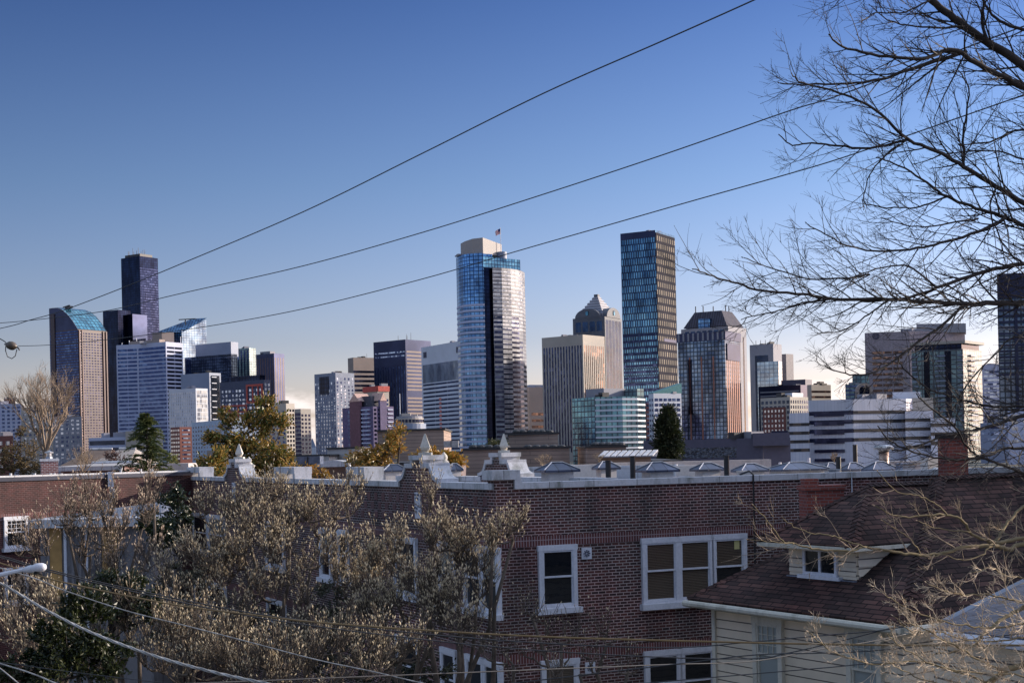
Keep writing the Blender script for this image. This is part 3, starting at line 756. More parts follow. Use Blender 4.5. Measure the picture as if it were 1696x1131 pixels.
# --- Z purple low building
d = 520
P = [vp(1064, d+20), vp(1262, d), vp(1307, d+3), vp(1305, d+30), vp(1070, d+60)]; zt = ztop(1262, 725, d)
plum = solid('plum_panel', (.085, .075, .115), .6, var=.08)
Z = building('long dark plum building with a mirrored strip, seen over the flat roofs', P, zt, plum, [
    (0, 'panel', dict(z0=8, z1=ztop(1170, 741, d), name='mirror_strip'), glassgrid('mottled_mirror', (.3, .36, .4), (.5, .55, .55), (.1, .1, .12), 1.2, 1.3, .1, metal=.7, wob=.9, wobscale=.8))], name='low_building', cat='building')
block(Z, 'upper_block', [vp(1245, d-2), vp(1306, d-1), vp(1306, d+20), vp(1245, d+20)], zt-3, ztop(1270, 717, d), plum)
for a_, b_ in ((vp(1064, d+20), vp(1128, d+13.5)), (vp(1218, d+4.5), vp(1262, d))):
    m = MB(); m.wallbox(a_, b_, 0, zt-.3, .05, .5, nrm(P[0], P[1])); m.build('panel_wall', plum, Z)
for px in (1236, 1240, 1252, 1258, 1282, 1296):
    m = MB(); b = vp(px, d+8); m.box((b.x, b.y, zt-1), 1.1 if px < 1270 else 3.2, 1.2, 3.0 if px < 1270 else 2.4+1.2); m.build('roof_unit', conc_grey if px < 1270 else black_g, Z)
# --- AA
d = 1500
P = boxpts(1243, 1282, 1296, d, 34)
AA = building('stepped grey office tower standing right of the mansard tower', P, ztop(1282, 569, d), conc_grey, [(0, 'panel', dict(m=6, mt=12), g_teal)])
masts(AA, P, ztop(1282, 569, d), [(.2, .8, 5), (.2, .6, 5), (.2, .4, 5), (.2, .2, 5)], blk_metal, .4)
block(AA, 'right_wing', boxpts(1290, 1303, 1315, d+30, 50), 0, ztop(1303, 583, d), solid('grey_rib', (.2, .18, .2), .6))
q = boxpts(1255, 1290, 1296, d-60, 34); block(AA, 'pale_block', q, 0, ztop(1290, 598, d-60), g_pale)
d = 1380
P = boxpts(1256, 1326, 1345, d, 36); BBd = building('wide dark office block below the stepped grey tower', P, ztop(1326, 637, d), black_g, [(0, 'band', dict(fh=4, fr=.3, m=2, mt=4, cap=20), conc_grey)])
block(BBd, 'penthouse', boxpts(1294, 1334, 1345, d+20, 36), 0, ztop(1334, 628, d+20), plum)
P = boxpts(1340, 1344, 1376, d-80, 60); building('tan banded block at the right end of the wide dark office block', P, ztop(1344, 637, d-80), conc_beige, [(1, 'band', dict(fh=5, fr=.4, mt=4), w_brown)])
d = 900
P = boxpts(1259, 1308, 1338, d, 45); BB = building('cream and green apartment block with a brick lower front', P, ztop(1308, 657, d), conc_beige, [
    (0, 'grid', dict(fh=3.4, cw=3.4, hf=.6, wf=.6, mt=1.5, cap=50), g_teal), (1, 'grid', dict(fh=3.4, cw=2.6, hf=.6, wf=.4, mt=1.5, cap=40), w_dark)], cat='apartment block', name='apartment_block')
m = MB(); m.wallbox(P[0]+(P[1]-P[0])*.1, P[0]+(P[1]-P[0])*.85, 0, ztop(1290, 674, d), .1, .8, nrm(P[0], P[1])); bf = m.build('brick_front', redbrick_far, BB)
add_windows(BB, P[0]+(P[1]-P[0])*.12+nrm(P[0], P[1])*.8, P[0]+(P[1]-P[0])*.83+nrm(P[0], P[1])*.8, grid((P[1]-P[0]).length*.71, 8, ztop(1290, 676, d), 3.2, 2.6, .5, .4), w_pale, 8)
block(BB, 'penthouse', boxpts(1292, 1312, 1330, d+15, 45), ztop(1308, 657, d), ztop(1308, 649, d), conc_white)
# --- CC big white banded office
d = 620
P = [vp(1338, d+6), vp(1412, d), vp(1500, d+10), vp(1513, d+15), vp(1513, d+40), vp(1345, d+50)]
zt = ztop(1412, 661, d)
w_mot = winmat('mottled_ribbon_glass', (.015, .015, .02), (.12, .09, .07), p1=.4, p2=.75, metal=.1, rough=.3)
panel_w = brickmat('white_metal_panels', (.62, .63, .70), (.55, .57, .66), (.40, .41, .5), 1.5, 60, .05, off=0, rough=.4, bump=0, big=.03)
CC = building('wide white office block with dark ribbon windows at the right', P, zt, panel_w, [
    (0, 'band', dict(fh=4.05, fr=.44, m=0, mt=3.9, cap=12), w_blk), (1, 'band', dict(fh=4.05, fr=.36, m=0, mt=3.9, cap=12), w_mot), (2, 'band', dict(fh=4.05, fr=.36, m=0, mt=3.9, cap=12), w_mot)], name='office_block', cat='office block')
for i in range(7):
    z = zt-3.9-4.05*(i+1)+4.05*.25
    m = MB(); m.wallbox(P[0]+(P[1]-P[0])*.12, P[0]+(P[1]-P[0])*.8, z-.5, z+.9, -.3, .55, nrm(P[0], P[1])); m.build('window_band', w_blk, CC)
Pl = [vp(1306, d-8), vp(1339, d-10), vp(1339, d+30), vp(1306, d+30)]
block(CC, 'left_wing', Pl, 0, ztop(1320, 684, d-8), panel_w)
add_windows(CC, Pl[0], Pl[1], bands((Pl[1]-Pl[0]).length, 8, ztop(1320, 684, d-8), 3.75, .36, 0, 3.2), w_mot, 10, 'window_band')
q = [vp(1498, d+4), vp(1544, d+8), vp(1544, d+40), vp(1498, d+40)]; block(CC, 'right_step', q, 0, ztop(1520, 680, d), panel_w)
add_windows(CC, q[0], q[1], bands((q[1]-q[0]).length, 8, ztop(1520, 680, d), 4.05, .36, 0, 2.0), w_mot, 10, 'window_band')
q = [vp(1540, d+2), vp(1582, d+5), vp(1582, d+40), vp(1540, d+40)]; block(CC, 'far_step', q, 0, ztop(1560, 692, d), panel_w)
add_windows(CC, q[0], q[1], bands((q[1]-q[0]).length, 8, ztop(1560, 692, d), 4.05, .36, 0, 1.0), w_mot, 10, 'window_band')
block(CC, 'penthouse', [vp(1510, d+14), vp(1545, d+16), vp(1545, d+40), vp(1510, d+40)], 0, ztop(1525, 657, d), conc_beige)
block(CC, 'penthouse', [vp(1478, d+30), vp(1525, d+30), vp(1525, d+50), vp(1478, d+50)], 0, ztop(1500, 645, d), conc_white)
# --- DD emblem tower
d = 1250
P = boxpts(1434, 1508, 1606, d, 62); zt = ztop(1480, 549, d)
P = [vp(1434, d+10), vp(1508, d), vp(1600, d+20), vp(1600, d+60), vp(1440, d+60)]
DD = building('brown grey tower carrying a round emblem at its top left corner', P, zt, solid('mauve_concrete', (.27, .23, .26), .8), [
    (0, 'band', dict(fh=4.9, fr=.45, m=6, mt=16, split=3, cap=60), w_brown)])
block(DD, 'penthouse', [vp(1520, d+10), vp(1602, d+14), vp(1602, d+40), vp(1520, d+40)], zt-1, ztop(1560, 534, d), conc_grey)
block(DD, 'penthouse', [vp(1494, d+10), vp(1521, d+10), vp(1521, d+40), vp(1494, d+40)], zt-1, ztop(1505, 543, d), conc_grey)
nn = nrm(P[0], P[1]); ec = hit(1450.6, 556.6, Vector((P[0].x, P[0].y, 0)), Vector((nn.x, nn.y, 0))); tt = (P[1]-P[0]).normalized()
EM = MB()
def ringface(r0, r1, sq=0):
    ns = 24 if not sq else 4
    for k in range(ns):
        a0 = 2*math.pi*k/ns; a1 = 2*math.pi*(k+1)/ns
        def q(r, a): return (ec.x+tt.x*r*math.cos(a)+nn.x*.4, ec.y+tt.y*r*math.cos(a)+nn.y*.4, ec.z+r*math.sin(a))
        def q2(r, a): v = q(r, a); return (v[0]-nn.x*.5, v[1]-nn.y*.5, v[2])
        EM.quad(q(r0, a0), q(r1, a0), q(r1, a1), q(r0, a1)); EM.quad(q(r1, a0), q2(r1, a0), q2(r1, a1), q(r1, a1)); EM.quad(q(r0, a0), q2(r0, a0), q2(r0, a1), q(r0, a1))
ringface(2.5, 3.0); ringface(1.5, 1.95); ringface(.5, .95, 1)
EM.build('emblem', black_g, DD, uv=False)
P = [vp(1400, 1200), vp(1436, 1195), vp(1436, 1230), vp(1400, 1230)]
HH = building('green grey apartment block with a big brick arch left of the emblem tower', P, ztop(1420, 636, 1200), g_green, [(0, 'band', dict(fh=3.6, fr=.4), w_dark)])
block(HH, 'upper_block', [vp(1412, 1205), vp(1440, 1205), vp(1440, 1230), vp(1412, 1230)], 0, ztop(1420, 619, 1200), g_green)
c = vp(1432, 1150); m = MB(); zz = ztop(1432, 647, 1150); n_ = 16; rr_ = 6.5
for k in range(n_):
    a0 = math.pi*k/n_; a1 = math.pi*(k+1)/n_
    for r0, r1 in ((rr_-2.0, rr_),):
        m.hexa([(c.x+r0*math.cos(a0), c.y, zz+r0*math.sin(a0)), (c.x+r1*math.cos(a0), c.y, zz+r1*math.sin(a0)), (c.x+r1*math.cos(a0), c.y+6, zz+r1*math.sin(a0)), (c.x+r0*math.cos(a0), c.y+6, zz+r0*math.sin(a0))],
               [(c.x+r0*math.cos(a1), c.y, zz+r0*math.sin(a1)), (c.x+r1*math.cos(a1), c.y, zz+r1*math.sin(a1)), (c.x+r1*math.cos(a1), c.y+6, zz+r1*math.sin(a1)), (c.x+r0*math.cos(a1), c.y+6, zz+r0*math.sin(a1))])
m.box((c.x-rr_+1, c.y+3, 0), 2, 6, zz); m.box((c.x+rr_-1, c.y+3, 0), 2, 6, zz); m.build('arch', conc_tan, HH)
m = MB(); m.prism([(c.x-rr_+2.2, c.y+3), (c.x+rr_-2.2, c.y+3), (c.x+rr_-2.2, c.y+5), (c.x-rr_+2.2, c.y+5)], 0, zz+3.2); m.build('arch_window', w_blk, HH)
# --- EE
d = 1000
P = [vp(1511, d+14), vp(1596, d), vp(1627, d+26), vp(1560, d+60)]; zt = ztop(1580, 562, d)
EE = building('green glass condominium tower with blue balcony strips', P, zt-7, g_green, [
    (0, 'rib', dict(cw=12, wf=.28, mt=1, m=3, cap=5), g_navy)], body='glass_wall', cat='condominium tower')
block(EE, 'roof_slab', [vp(1508, d+12), vp(1600, d-3), vp(1632, d+26), vp(1560, d+64)], zt-3, zt-1, conc_beige)
block(EE, 'glass_storey', shrink(P, .92), zt-7, zt-3, g_navy)
for i, (x0, x1) in ((0, (.0, .12)), (0, (.46, .66)), (0, (.9, 1.0)), (1, (.3, .62))):
    for k in range(22):
        z = zt-12-k*3.6
        if z < 12: break
        A0, B0 = P[i], P[i+1]; m = MB(); m.wallbox(A0+(B0-A0)*x0, A0+(B0-A0)*x1, z, z+1.0, .1, 1.8, nrm(A0, B0)); m.build('balcony', conc_blue, EE)
# --- GG, FF
P = [vp(1626, 1350), vp(1662, 1345), vp(1664, 1380), vp(1626, 1380)]; building('lavender tower half hidden between the green condominium and the right edge tower', P, ztop(1645, 604, 1350), conc_lav, [(0, 'band', dict(fh=4, fr=.5, m=2, mt=5), w_mix)])
d = 900
P = [vp(1655, d), vp(1740, d-4), vp(1740, d+40), vp(1662, d+40)]; zt = ztop(1675, 453, d)
FF = building('dark glass tower cut by the right edge of the picture', P, zt, g_grey, [
    (0, 'panel', dict(z0=zt-16, name='crown_panel'), black_g), (0, 'band', dict(fh=3.8, fr=.35, m=0, mt=18, z0=ztop(1675, 630, d)), black_g), (0, 'panel', dict(z0=ztop(1675, 546, d), z1=ztop(1675, 540, d), name='louvre'), conc_grey)], body='glass_wall')
m = MB(); m.wallbox(P[0]+(P[1]-P[0])*.32, P[0]+(P[1]-P[0])*.38, 0, zt-20, .15, .9, nrm(P[0], P[1])); m.build('fin', black_g, FF)
d = 700
P = [vp(1668, d), vp(1730, d-3), vp(1730, d+30), vp(1668, d+30)]; building('pale balcony block at the right edge below the dark glass tower', P, ztop(1690, 680, d), conc_lav, [
    (0, 'grid', dict(fh=3.2, cw=5, hf=.5, wf=.55, mt=1, m=.5), w_pale)], cat='apartment block', name='apartment_block')
P = [vp(1622, 760), vp(1670, 757), vp(1670, 790), vp(1622, 790)]; building('blue grey balcony block left of the pale balcony block', P, ztop(1650, 700, 760), conc_blue, [
    (0, 'band', dict(fh=3.2, fr=.4, split=3, mt=1), w_mix)], cat='apartment block', name='apartment_block')
# --- left edge apartments
for (x0, x1, yt, dd, mt_, wm, lb) in (
    (-10, 36, 669, 1200, conc_lav, w_dark, 'lavender apartment block cut by the left edge of the picture'),
    (6, 24, 661, 1260, redbrick_far, w_brown, 'small red rooftop block standing up above the left edge apartments'),
    (34, 88, 674, 1150, conc_beige, w_mix, 'wide beige apartment block behind the bare tree'),
    (62, 84, 664, 1240, conc_tan, w_brown, 'narrow tan block just left of the tall brown tower'),
    (86, 134, 690, 1100, conc_grey, w_mix, 'grey block below the tall brown tower, behind bare twigs'),
    (-10, 20, 722, 600, redbrick_far, w_pale, 'low red brick block at the left edge'),):
    P = [vp(x0, dd), vp(x1, dd-4), vp(x1, dd+30), vp(x0, dd+30)]
    building(lb, P, ztop((x0+x1)/2, yt, dd), mt_, [(0, 'grid', dict(fh=3.3, cw=4.5, hf=.5, wf=.5, mt=1.5, m=1, cap=60), wm)], cat='apartment block', name='apartment_block')
d = 800
P = [vp(145, d+8), vp(206, d), vp(210, d+30), vp(145, d+30)]; K1 = building('low pale green office with a glass front left of the conifer', P, ztop(180, 724, d), conc_lav, [
    (0, 'band', dict(fh=4.2, fr=.6, m=.5, mt=1), g_teal)], cat='building', name='low_building')
block(K1, 'penthouse', [vp(186, d+6), vp(212, d+4), vp(212, d+20), vp(186, d+20)], ztop(180, 724, d), ztop(190, 716, d), conc_grey)
P = [vp(206, d-10), vp(268, d-14), vp(268, d+20), vp(206, d+20)]; building('blank beige wall building behind the conifer', P, ztop(240, 714, d), conc_beige, [], cat='building', name='low_building')
# ================================================================== near buildings
brick = brickmat('dark_red_brick', (.022, .011, .011), (.090, .029, .023), (.34, .295, .285), .222, .082, .011, bump=.6, age=(1.3, 1.0, 1.0))
brick_v = brickmat('soldier_brick', (.075, .022, .022), (.13, .035, .03), (.30, .24, .25), .082, .30, .010, off=0)
brick_red = brickmat('red_chimney_brick', (.16, .035, .025), (.26, .06, .04), (.20, .14, .13), .222, .082, .009)
brick_pale = brickmat('old_red_brick_pale_joints', (.15, .05, .045), (.2, .07, .06), (.4, .36, .36), .222, .082, .013)
def streaky(name, c, dark, rough=.6, joints=False):
    m, t, b = newmat(name)
    n = noise(t, 2.2, 8, .7, vec_scale=(1, 1, .35)); r = ramp2(t, n.outputs[0], dark, c, .30, .50)
    n2 = noise(t, 14, 6, .7); r2 = ramp2(t, n2.outputs[0], (.82,)*3, (1.05,)*3, .3, .7)
    mx = N(t, 'ShaderNodeMixRGB', blend_type='MULTIPLY'); mx.inputs[0].default_value = 1
    t.links.new(r.outputs[0], mx.inputs[1]); t.links.new(r2.outputs[0], mx.inputs[2]); out = mx.outputs[0]
    if joints:
        uvn = N(t, 'ShaderNodeTexCoord'); bt = N(t, 'ShaderNodeTexBrick'); bt.offset = 0
        for k_, v_ in (('Scale', 1), ('Mortar Size', .012), ('Mortar Smooth', .1), ('Bias', 0), ('Brick Width', 1.35), ('Row Height', 60)): bt.inputs[k_].default_value = v_
        bt.inputs['Color1'].default_value = (1, 1, 1, 1); bt.inputs['Color2'].default_value = (.86, .86, .85, 1); bt.inputs['Mortar'].default_value = (.3, .3, .3, 1)
        t.links.new(uvn.outputs['UV'], bt.inputs['Vector']); mj = N(t, 'ShaderNodeMixRGB', blend_type='MULTIPLY'); mj.inputs[0].default_value = 1
        t.links.new(out, mj.inputs[1]); t.links.new(bt.outputs['Color'], mj.inputs[2]); out = mj.outputs[0]
    t.links.new(out, b.inputs['Base Color'])
    b.inputs['Roughness'].default_value = rough; bp = N(t, 'ShaderNodeBump'); bp.inputs['Strength'].default_value = .25; bp.inputs['Distance'].default_value = .01
    t.links.new(n2.outputs[0], bp.inputs['Height']); t.links.new(bp.outputs[0], b.inputs['Normal']); return m
coping = streaky('stained_white_coping', (.60, .60, .64), (.24, .25, .24), joints=True)
paint = streaky('white_window_paint', (.66, .67, .74), (.52, .54, .6), .5)
stonew = streaky('weathered_cast_stone', (.60, .56, .50), (.30, .29, .26), .8)
membrane = solid('roof_membrane', (.30, .31, .33), .8, scale=.5, var=.3)
stucco = streaky('pale_stucco', (.55, .51, .49), (.40, .36, .34), .85)
tin = solid('blue_grey_sheet_metal', (.20, .24, .34), .35, .7, scale=3, var=.35)
tin_rib = brickmat('seamed_metal_cap', (.09, .11, .17), (.06, .075, .12), (.04, .045, .07), .45, 50, .02, off=0, rough=.35, metal=.6, big=2)
steel = solid('galvanised_steel', (.42, .42, .44), .35, .8, scale=5, var=.25)
blackp = solid('black_pipe', (.012, .012, .015), .5, scale=3)
tanwall = brickmat('tan_lap_wall', (.34, .25, .20), (.31, .23, .185), (.16, .12, .10), 6, .30, .022, off=.5, rough=.8, bump=.3)
glass_dark, gt, gb = newmat('window_glass')
gb.inputs['Base Color'].default_value = (.012, .014, .018, 1); gb.inputs['Roughness'].default_value = .04; gb.inputs['IOR'].default_value = 1.6
gn = noise(gt, 1.2, 3); gbp = N(gt, 'ShaderNodeBump'); gbp.inputs['Strength'].default_value = .12; gbp.inputs['Distance'].default_value = .05
gt.links.new(gn.outputs[0], gbp.inputs['Height']); gt.links.new(gbp.outputs[0], gb.inputs['Normal'])
def blindmat(name, c, dk, h=.045):
    m, t, b = newmat(name); g = N(t, 'ShaderNodeNewGeometry'); s = N(t, 'ShaderNodeSeparateXYZ'); t.links.new(g.outputs['Position'], s.inputs[0])
    a = N(t, 'ShaderNodeMath', operation='MULTIPLY'); a.inputs[1].default_value = 1/h; t.links.new(s.outputs[2], a.inputs[0])
    f = N(t, 'ShaderNodeMath', operation='FRACT'); t.links.new(a.outputs[0], f.inputs[0]); r = ramp2(t, f.outputs[0], dk, c, .25, .6)
    t.links.new(r.outputs[0], b.inputs['Base Color']); b.inputs['Roughness'].default_value = .25; b.inputs['Coat Weight'].default_value = 1.0; b.inputs['Coat Roughness'].default_value = .05
    return m
blinds = blindmat('brown_venetian_blinds', (.13, .10, .075), (.03, .022, .018))
curtain = blindmat('grey_green_curtains', (.30, .33, .32), (.24, .27, .27), 3.0)

# ---------------- brick apartment house
C0 = V2(W(820, 800, 37.0))
aR, aL = R(66), R(27)
eR = Vector((math.sin(aR), math.cos(aR))); eL = Vector((-math.sin(aL), math.cos(aL)))
nR_ = Vector((eR.y, -eR.x)); nL_ = Vector((-eL.y, eL.x))
if nL_.dot(-C0) < 0: nL_ = -nL_
P3 = lambda v, z=0: Vector((v[0], v[1], z))
def onR(px, py):   # -> (t along right facade, z)
    h = hit(px, py, P3(C0), P3(nR_)); return (V2(h)-C0).dot(eR), h.z
def onL(px, py):
    h = hit(px, py, P3(C0), P3(nL_)); return (V2(h)-C0).dot(eL), h.z
zc = onR(1000, 794.6)[1]          # coping top
zcb = zc-.17
LRt, LLt = 21.5, onL(312, 800)[0]
apt = empty('apartment_house', (C0.x, C0.y, 0), 'dark red brick apartment house with white coping and curved gables in the middle', 'apartment house')
# block walls
PR, PL = C0+eR*LRt, C0+eL*LLt
pin = lambda p, k: p
inner = [C0, PR, PR-nR_*26, PL+eR*18, PL]
m = MB(); z_roof = zc-.75
m.prism(inner, 0, z_roof)
# parapets as slabs (0.35 thick)
m.prism([C0, PR, PR-nR_*.35, C0-nR_*.35+eR*.2], z_roof, zcb)
m.prism([C0, C0-nR_*.33+eR*.19, PL-nL_*.45, PL], z_roof, zcb)
m.build('wall', brick, apt)
m = MB(); q = [C0-nR_*.4-nL_*.5, PR-nR_*.4, PR-nR_*25.8, PL-nL_*.6+eR*17, PL-nL_*.6]
m.prism(q, z_roof+.004, z_roof+.05); m.build('roof', membrane, apt)
# rear parapet visible as long white strip
ra, rb = PL+eR*18, PR-nR_*26
m = MB(); m.wallbox(ra, rb, z_roof-.2, zcb+.05, 0, .3, -nR_); m.wallbox(ra, rb, zcb+.05, zcb+.18, -.05, .35, -nR_); m.build('rear_parapet', coping, apt)
# coping right
tb = onR(862, 801)[0]
m = MB(); m.wallbox(C0+eR*tb, PR, zcb, zc, -.40, .06, nR_); m.build('coping', coping, apt)
# corner block (stepped): pillar of brick + white cap
tk0, tk1 = onR(818, 790)[0], onR(860, 790)[0]
zb1 = onR(840, 778.5)[1]; zb0 = onR(840, 793)[1]-.02
m = MB(); m.wallbox(C0+eR*.0, C0+eR*onR(850, 800)[0], zcb-.02, zb0, -.5, .002, nR_); m.build('corner_pier', brick, apt)
m = MB(); m.wallbox(C0-eR*.12, C0+eR*tk1, zb0, zb1, -.62, .07, nR_)
m.wallbox(C0+eR*onR(851, 800)[0], C0+eR*(tb+.02), zcb, zb0, -.5, .065, nR_); m.build('corner_block', coping, apt)
# left coping with ogee gables
def onLx(px): return onL(px, 800)[0]
def stepblock(pa, pb, ht=.42):
    a, b = onLx(pa), onLx(pb); a, b = min(a, b), max(a, b)
    m = MB(); m.wallbox(C0+eL*a, C0+eL*b, zc+.18, zc+ht+.02, -.62, .08, nL_); m.wallbox(C0+eL*a, C0+eL*(a+.25), zcb, zc+.18, -.6, .06, nL_); m.wallbox(C0+eL*(b-.25), C0+eL*b, zcb, zc+.18, -.6, .06, nL_)
    m.build('stepped_block', coping, apt)
stepblock(312, 333); stepblock(457, 491); stepblock(577, 607)
def gable(t0, base, n, w=1.5, lat=eL, thick=.55, P0=None):
    """ogee gable standing on the parapet line: returns nothing; t0 centre along wall"""
    P0 = P0 or C0
    hh = [(0.0, w), (.035, w*.84), (.10, w*.72), (.22, w*.64), (.35, w*.58), (.43, w*.55), (.43, w*.25), (.57, w*.25)]
    left = [(-x, z) for z, x in hh]; right = [(x, z) for z, x in hh]
    prof = [(-x, z) for z, x in hh]+[(x, z) for z, x in reversed(hh)]
    def ext(mb, prof, o0, o1, zb=None):
        zz = base
        f = [P0+lat*(t0+x)+n*o1 for x, z in prof]; bk = [P0+lat*(t0+x)+n*o0 for x, z in prof]
        N_ = len(prof)
        mb.add([(p.x, p.y, zz+prof[i][1]) for i, p in enumerate(f)]+[(p.x, p.y, zz+prof[i][1]) for i, p in enumerate(bk)],
               [tuple(range(N_)), tuple(range(2*N_-1, N_-1, -1))]+[(i, (i+1) % N_, N_+(i+1) % N_, N_+i) for i in range(N_)])
    g_ = MB(); body = [(x*1.0, z) for x, z in prof]
    ext(g_, [(-w, -.18)]+body+[(w, -.18)], -thick+.08, .004); g = g_.build('gable', brick, apt)
    cpm = MB(); e = .12
    def strip(pts):
        for i in range(len(pts)-1):
            (x0, z0), (x1, z1) = pts[i], pts[i+1]
            dx, dz = x1-x0, z1-z0; L = math.hypot(dx, dz) or 1
            nx, nz = -dz/L, dx/L
            if nz < 0 or (abs(nz) < 1e-6 and nx*(x0+x1) < 0): nx, nz = -nx, -nz
            q = []
            for (x, z) in ((x0, z0), (x1, z1), (x1+nx*e, z1+nz*e), (x0+nx*e, z0+nz*e)): q.append((x, z))
            o1_, o0_ = .055, -thick-.04
            f = [P0+lat*(t0+x)+n*o1_ for x, z in q]; bk = [P0+lat*(t0+x)+n*o0_ for x, z in q]
            cpm.hexa([(f[k].x, f[k].y, base+q[k][1]) for k in range(4)], [(bk[k].x, bk[k].y, base+q[k][1]) for k in range(4)])
    strip(left[:6]); strip(right[:6])
    def bxx(x0, x1, z0, z1, o1_=.06):
        a = P0+lat*(t0+x0); b = P0+lat*(t0+x1); cpm.wallbox(a, b, base+z0, base+z1, -thick-.06, o1_, n)
    bxx(-w*.60, -w*.20, .43, .57, .065); bxx(w*.20, w*.60, .43, .57, .065)
    bxx(-w*.28, -w*.17, .565, .68, .07); bxx(w*.17, w*.28, .565, .68, .07); bxx(-w*.34, w*.34, .67, .81, .08)
    cp = cpm.build('gable_coping', coping, apt)
    fm_ = MB(); p = P0+lat*t0-n*thick*.45; zt_ = base+.81
    fm_.prism([(p.x+dx, p.y+dy) for dx, dy in ((-.2, -.2), (.2, -.2), (.2, .2), (-.2, .2))], zt_, zt_+.08)
    fm_.lathe((p.x, p.y, zt_+.08), [(.12, 0), (.09, .02), (.14, .06), (.07, .09)], 10)
    b4 = [(p.x+dx, p.y+dy, zt_+.16) for dx, dy in ((-.12, -.12), (.12, -.12), (.12, .12), (-.12, .12))]
    m4 = [(p.x+dx, p.y+dy, zt_+.23) for dx, dy in ((-.15, -.15), (.15, -.15), (.15, .15), (-.15, .15))]
    t4 = [(p.x+dx, p.y+dy, zt_+.64) for dx, dy in ((-.02, -.02), (.02, -.02), (.02, .02), (-.02, .02))]
    fm_.hexa(b4, m4); fm_.hexa(m4, t4); fm_.build('finial', stonew, apt)
g1, g2 = onLx(388), onLx(693)
gable(g1, zc-.02, nL_, 1.55); gable(g2, zc-.02, nL_, 1.6)
m = MB()
runs = [(0.1, g2-1.45), (g2+1.45, g1-1.4), (g1+1.4, LLt)]
for a, b in runs: m.wallbox(C0+eL*a, C0+eL*b, zcb, zc, -.5, .06, nL_)
m.build('coping', coping, apt)
# rear gable on the inner parapet
Pg = V2(W(824, 790, 47.0))
gable(0, zc, nL_, 1.45, eL, .6, Pg)
m = MB(); m.wallbox(Pg-eL*1.3, Pg-eL*7, z_roof, zcb, -.4, .0, nL_); m.wallbox(Pg+eL*1.3, Pg+eL*9, z_roof, zcb, -.4, .0, nL_); m.wallbox(Pg-eL*1.3, Pg+eL*1.3, z_roof, zcb, -.7, .0, nL_); m.build('inner_parapet', brick, apt)
m = MB(); m.wallbox(Pg-eL*1.25, Pg-eL*7, zcb, zc, -.5, .05, nL_); m.wallbox(Pg+eL*1.25, Pg+eL*9, zcb, zc, -.5, .05, nL_); m.build('coping', coping, apt)
# urns behind the parapet
def urn(px, d, label):
    p = W(px, 790, d); z = zc-.05
    o = empty('urn', (p.x, p.y, z), label, 'urn', 'stone urns on the parapet')
    m = MB(); m.lathe((p.x, p.y, z), [(.16, 0), (.16, .06), (.08, .1), (.07, .16), (.15, .24), (.22, .40), (.23, .46), (.27, .5), (.26, .54), (.12, .54)], 12); m.build('bowl', stonew, o, smooth=True)
    m = MB(); m.lathe((p.x, p.y, z+.52), [(.17, 0), (.15, .1), (.09, .16), (.12, .22), (.10, .30), (.04, .36), (.02, .40)], 10); m.build('lid', stonew, o, smooth=True)
urn(413, 62, 'weathered stone urn beside the left curved gable'); urn(736, 42.6, 'weathered stone urn beside the nearer curved gable')
# soldier courses, plaques, ornament
def courseR(y0a, xa, y0b, xb, h=.28):
    (_, z0) = onR(xa, y0a); m = MB(); m.wallbox(C0+eR*.02, PR, z0-h, z0, -.02, .012, nR_); m.build('soldier_course', brick_v, apt); return z0
zs1 = courseR(882, 1000, 0, 0); zs2 = courseR(1060, 1120, 0, 0)
for z0 in (zs1, zs2):
    m = MB(); m.wallbox(C0+eL*.02, C0+eL*LLt, z0-.28, z0, -.02, .012, nL_); m.build('soldier_course', brick_v, apt)
m = MB(); zp_ = zc-.62
for k in range(int(LLt/.62)):
    a = .5+k*.62
    for j in range(3):
        m.wallbox(C0+eL*(a+(j % 2)*.31), C0+eL*(a+.26+(j % 2)*.31), zp_-j*.28, zp_-j*.28+.24, -.02, .010, nL_)
m.build('basketweave_panel', brick_v, apt, kind='stuff')
def plaque(t, z0, z1, w, P_on, e, n, name='plaque'):
    m = MB(); m.wallbox(P_on+e*(t-w/2), P_on+e*(t+w/2), z0, z1, -.02, .05, n); o = m.build(name, paint, apt)
    m = MB(); c = (z0+z1)/2; h = (z1-z0)
    rng = random.Random(int(t*10))
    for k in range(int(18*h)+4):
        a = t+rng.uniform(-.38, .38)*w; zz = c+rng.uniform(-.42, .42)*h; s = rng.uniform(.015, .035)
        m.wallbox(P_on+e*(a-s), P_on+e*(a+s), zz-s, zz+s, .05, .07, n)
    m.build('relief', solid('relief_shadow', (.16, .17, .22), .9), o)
plaque(g1, zc-1.05, zc-.22, .42, C0, eL, nL_); plaque(g2, zc-1.1, zc-.32, .42, C0, eL, nL_)
def sqorn(x0, y0, x1, y1):
    ta, za = onR(x0, y1); tb_, zb_ = onR(x1, y0); m = MB(); m.wallbox(C0+eR*ta, C0+eR*tb_, za, zb_, -.02, .03, nR_); o = m.build('vent_ornament', paint, apt)
    m = MB(); cx_, cz_ = (ta+tb_)/2, (za+zb_)/2; r = (tb_-ta)*.32
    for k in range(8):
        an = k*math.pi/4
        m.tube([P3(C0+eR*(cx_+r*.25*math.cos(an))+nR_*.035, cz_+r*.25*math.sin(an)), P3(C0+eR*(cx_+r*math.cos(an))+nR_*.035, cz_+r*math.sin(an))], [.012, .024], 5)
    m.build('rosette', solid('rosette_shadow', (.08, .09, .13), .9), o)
sqorn(963, 906, 979, 926); sqorn(969, 1095, 985, 1115)
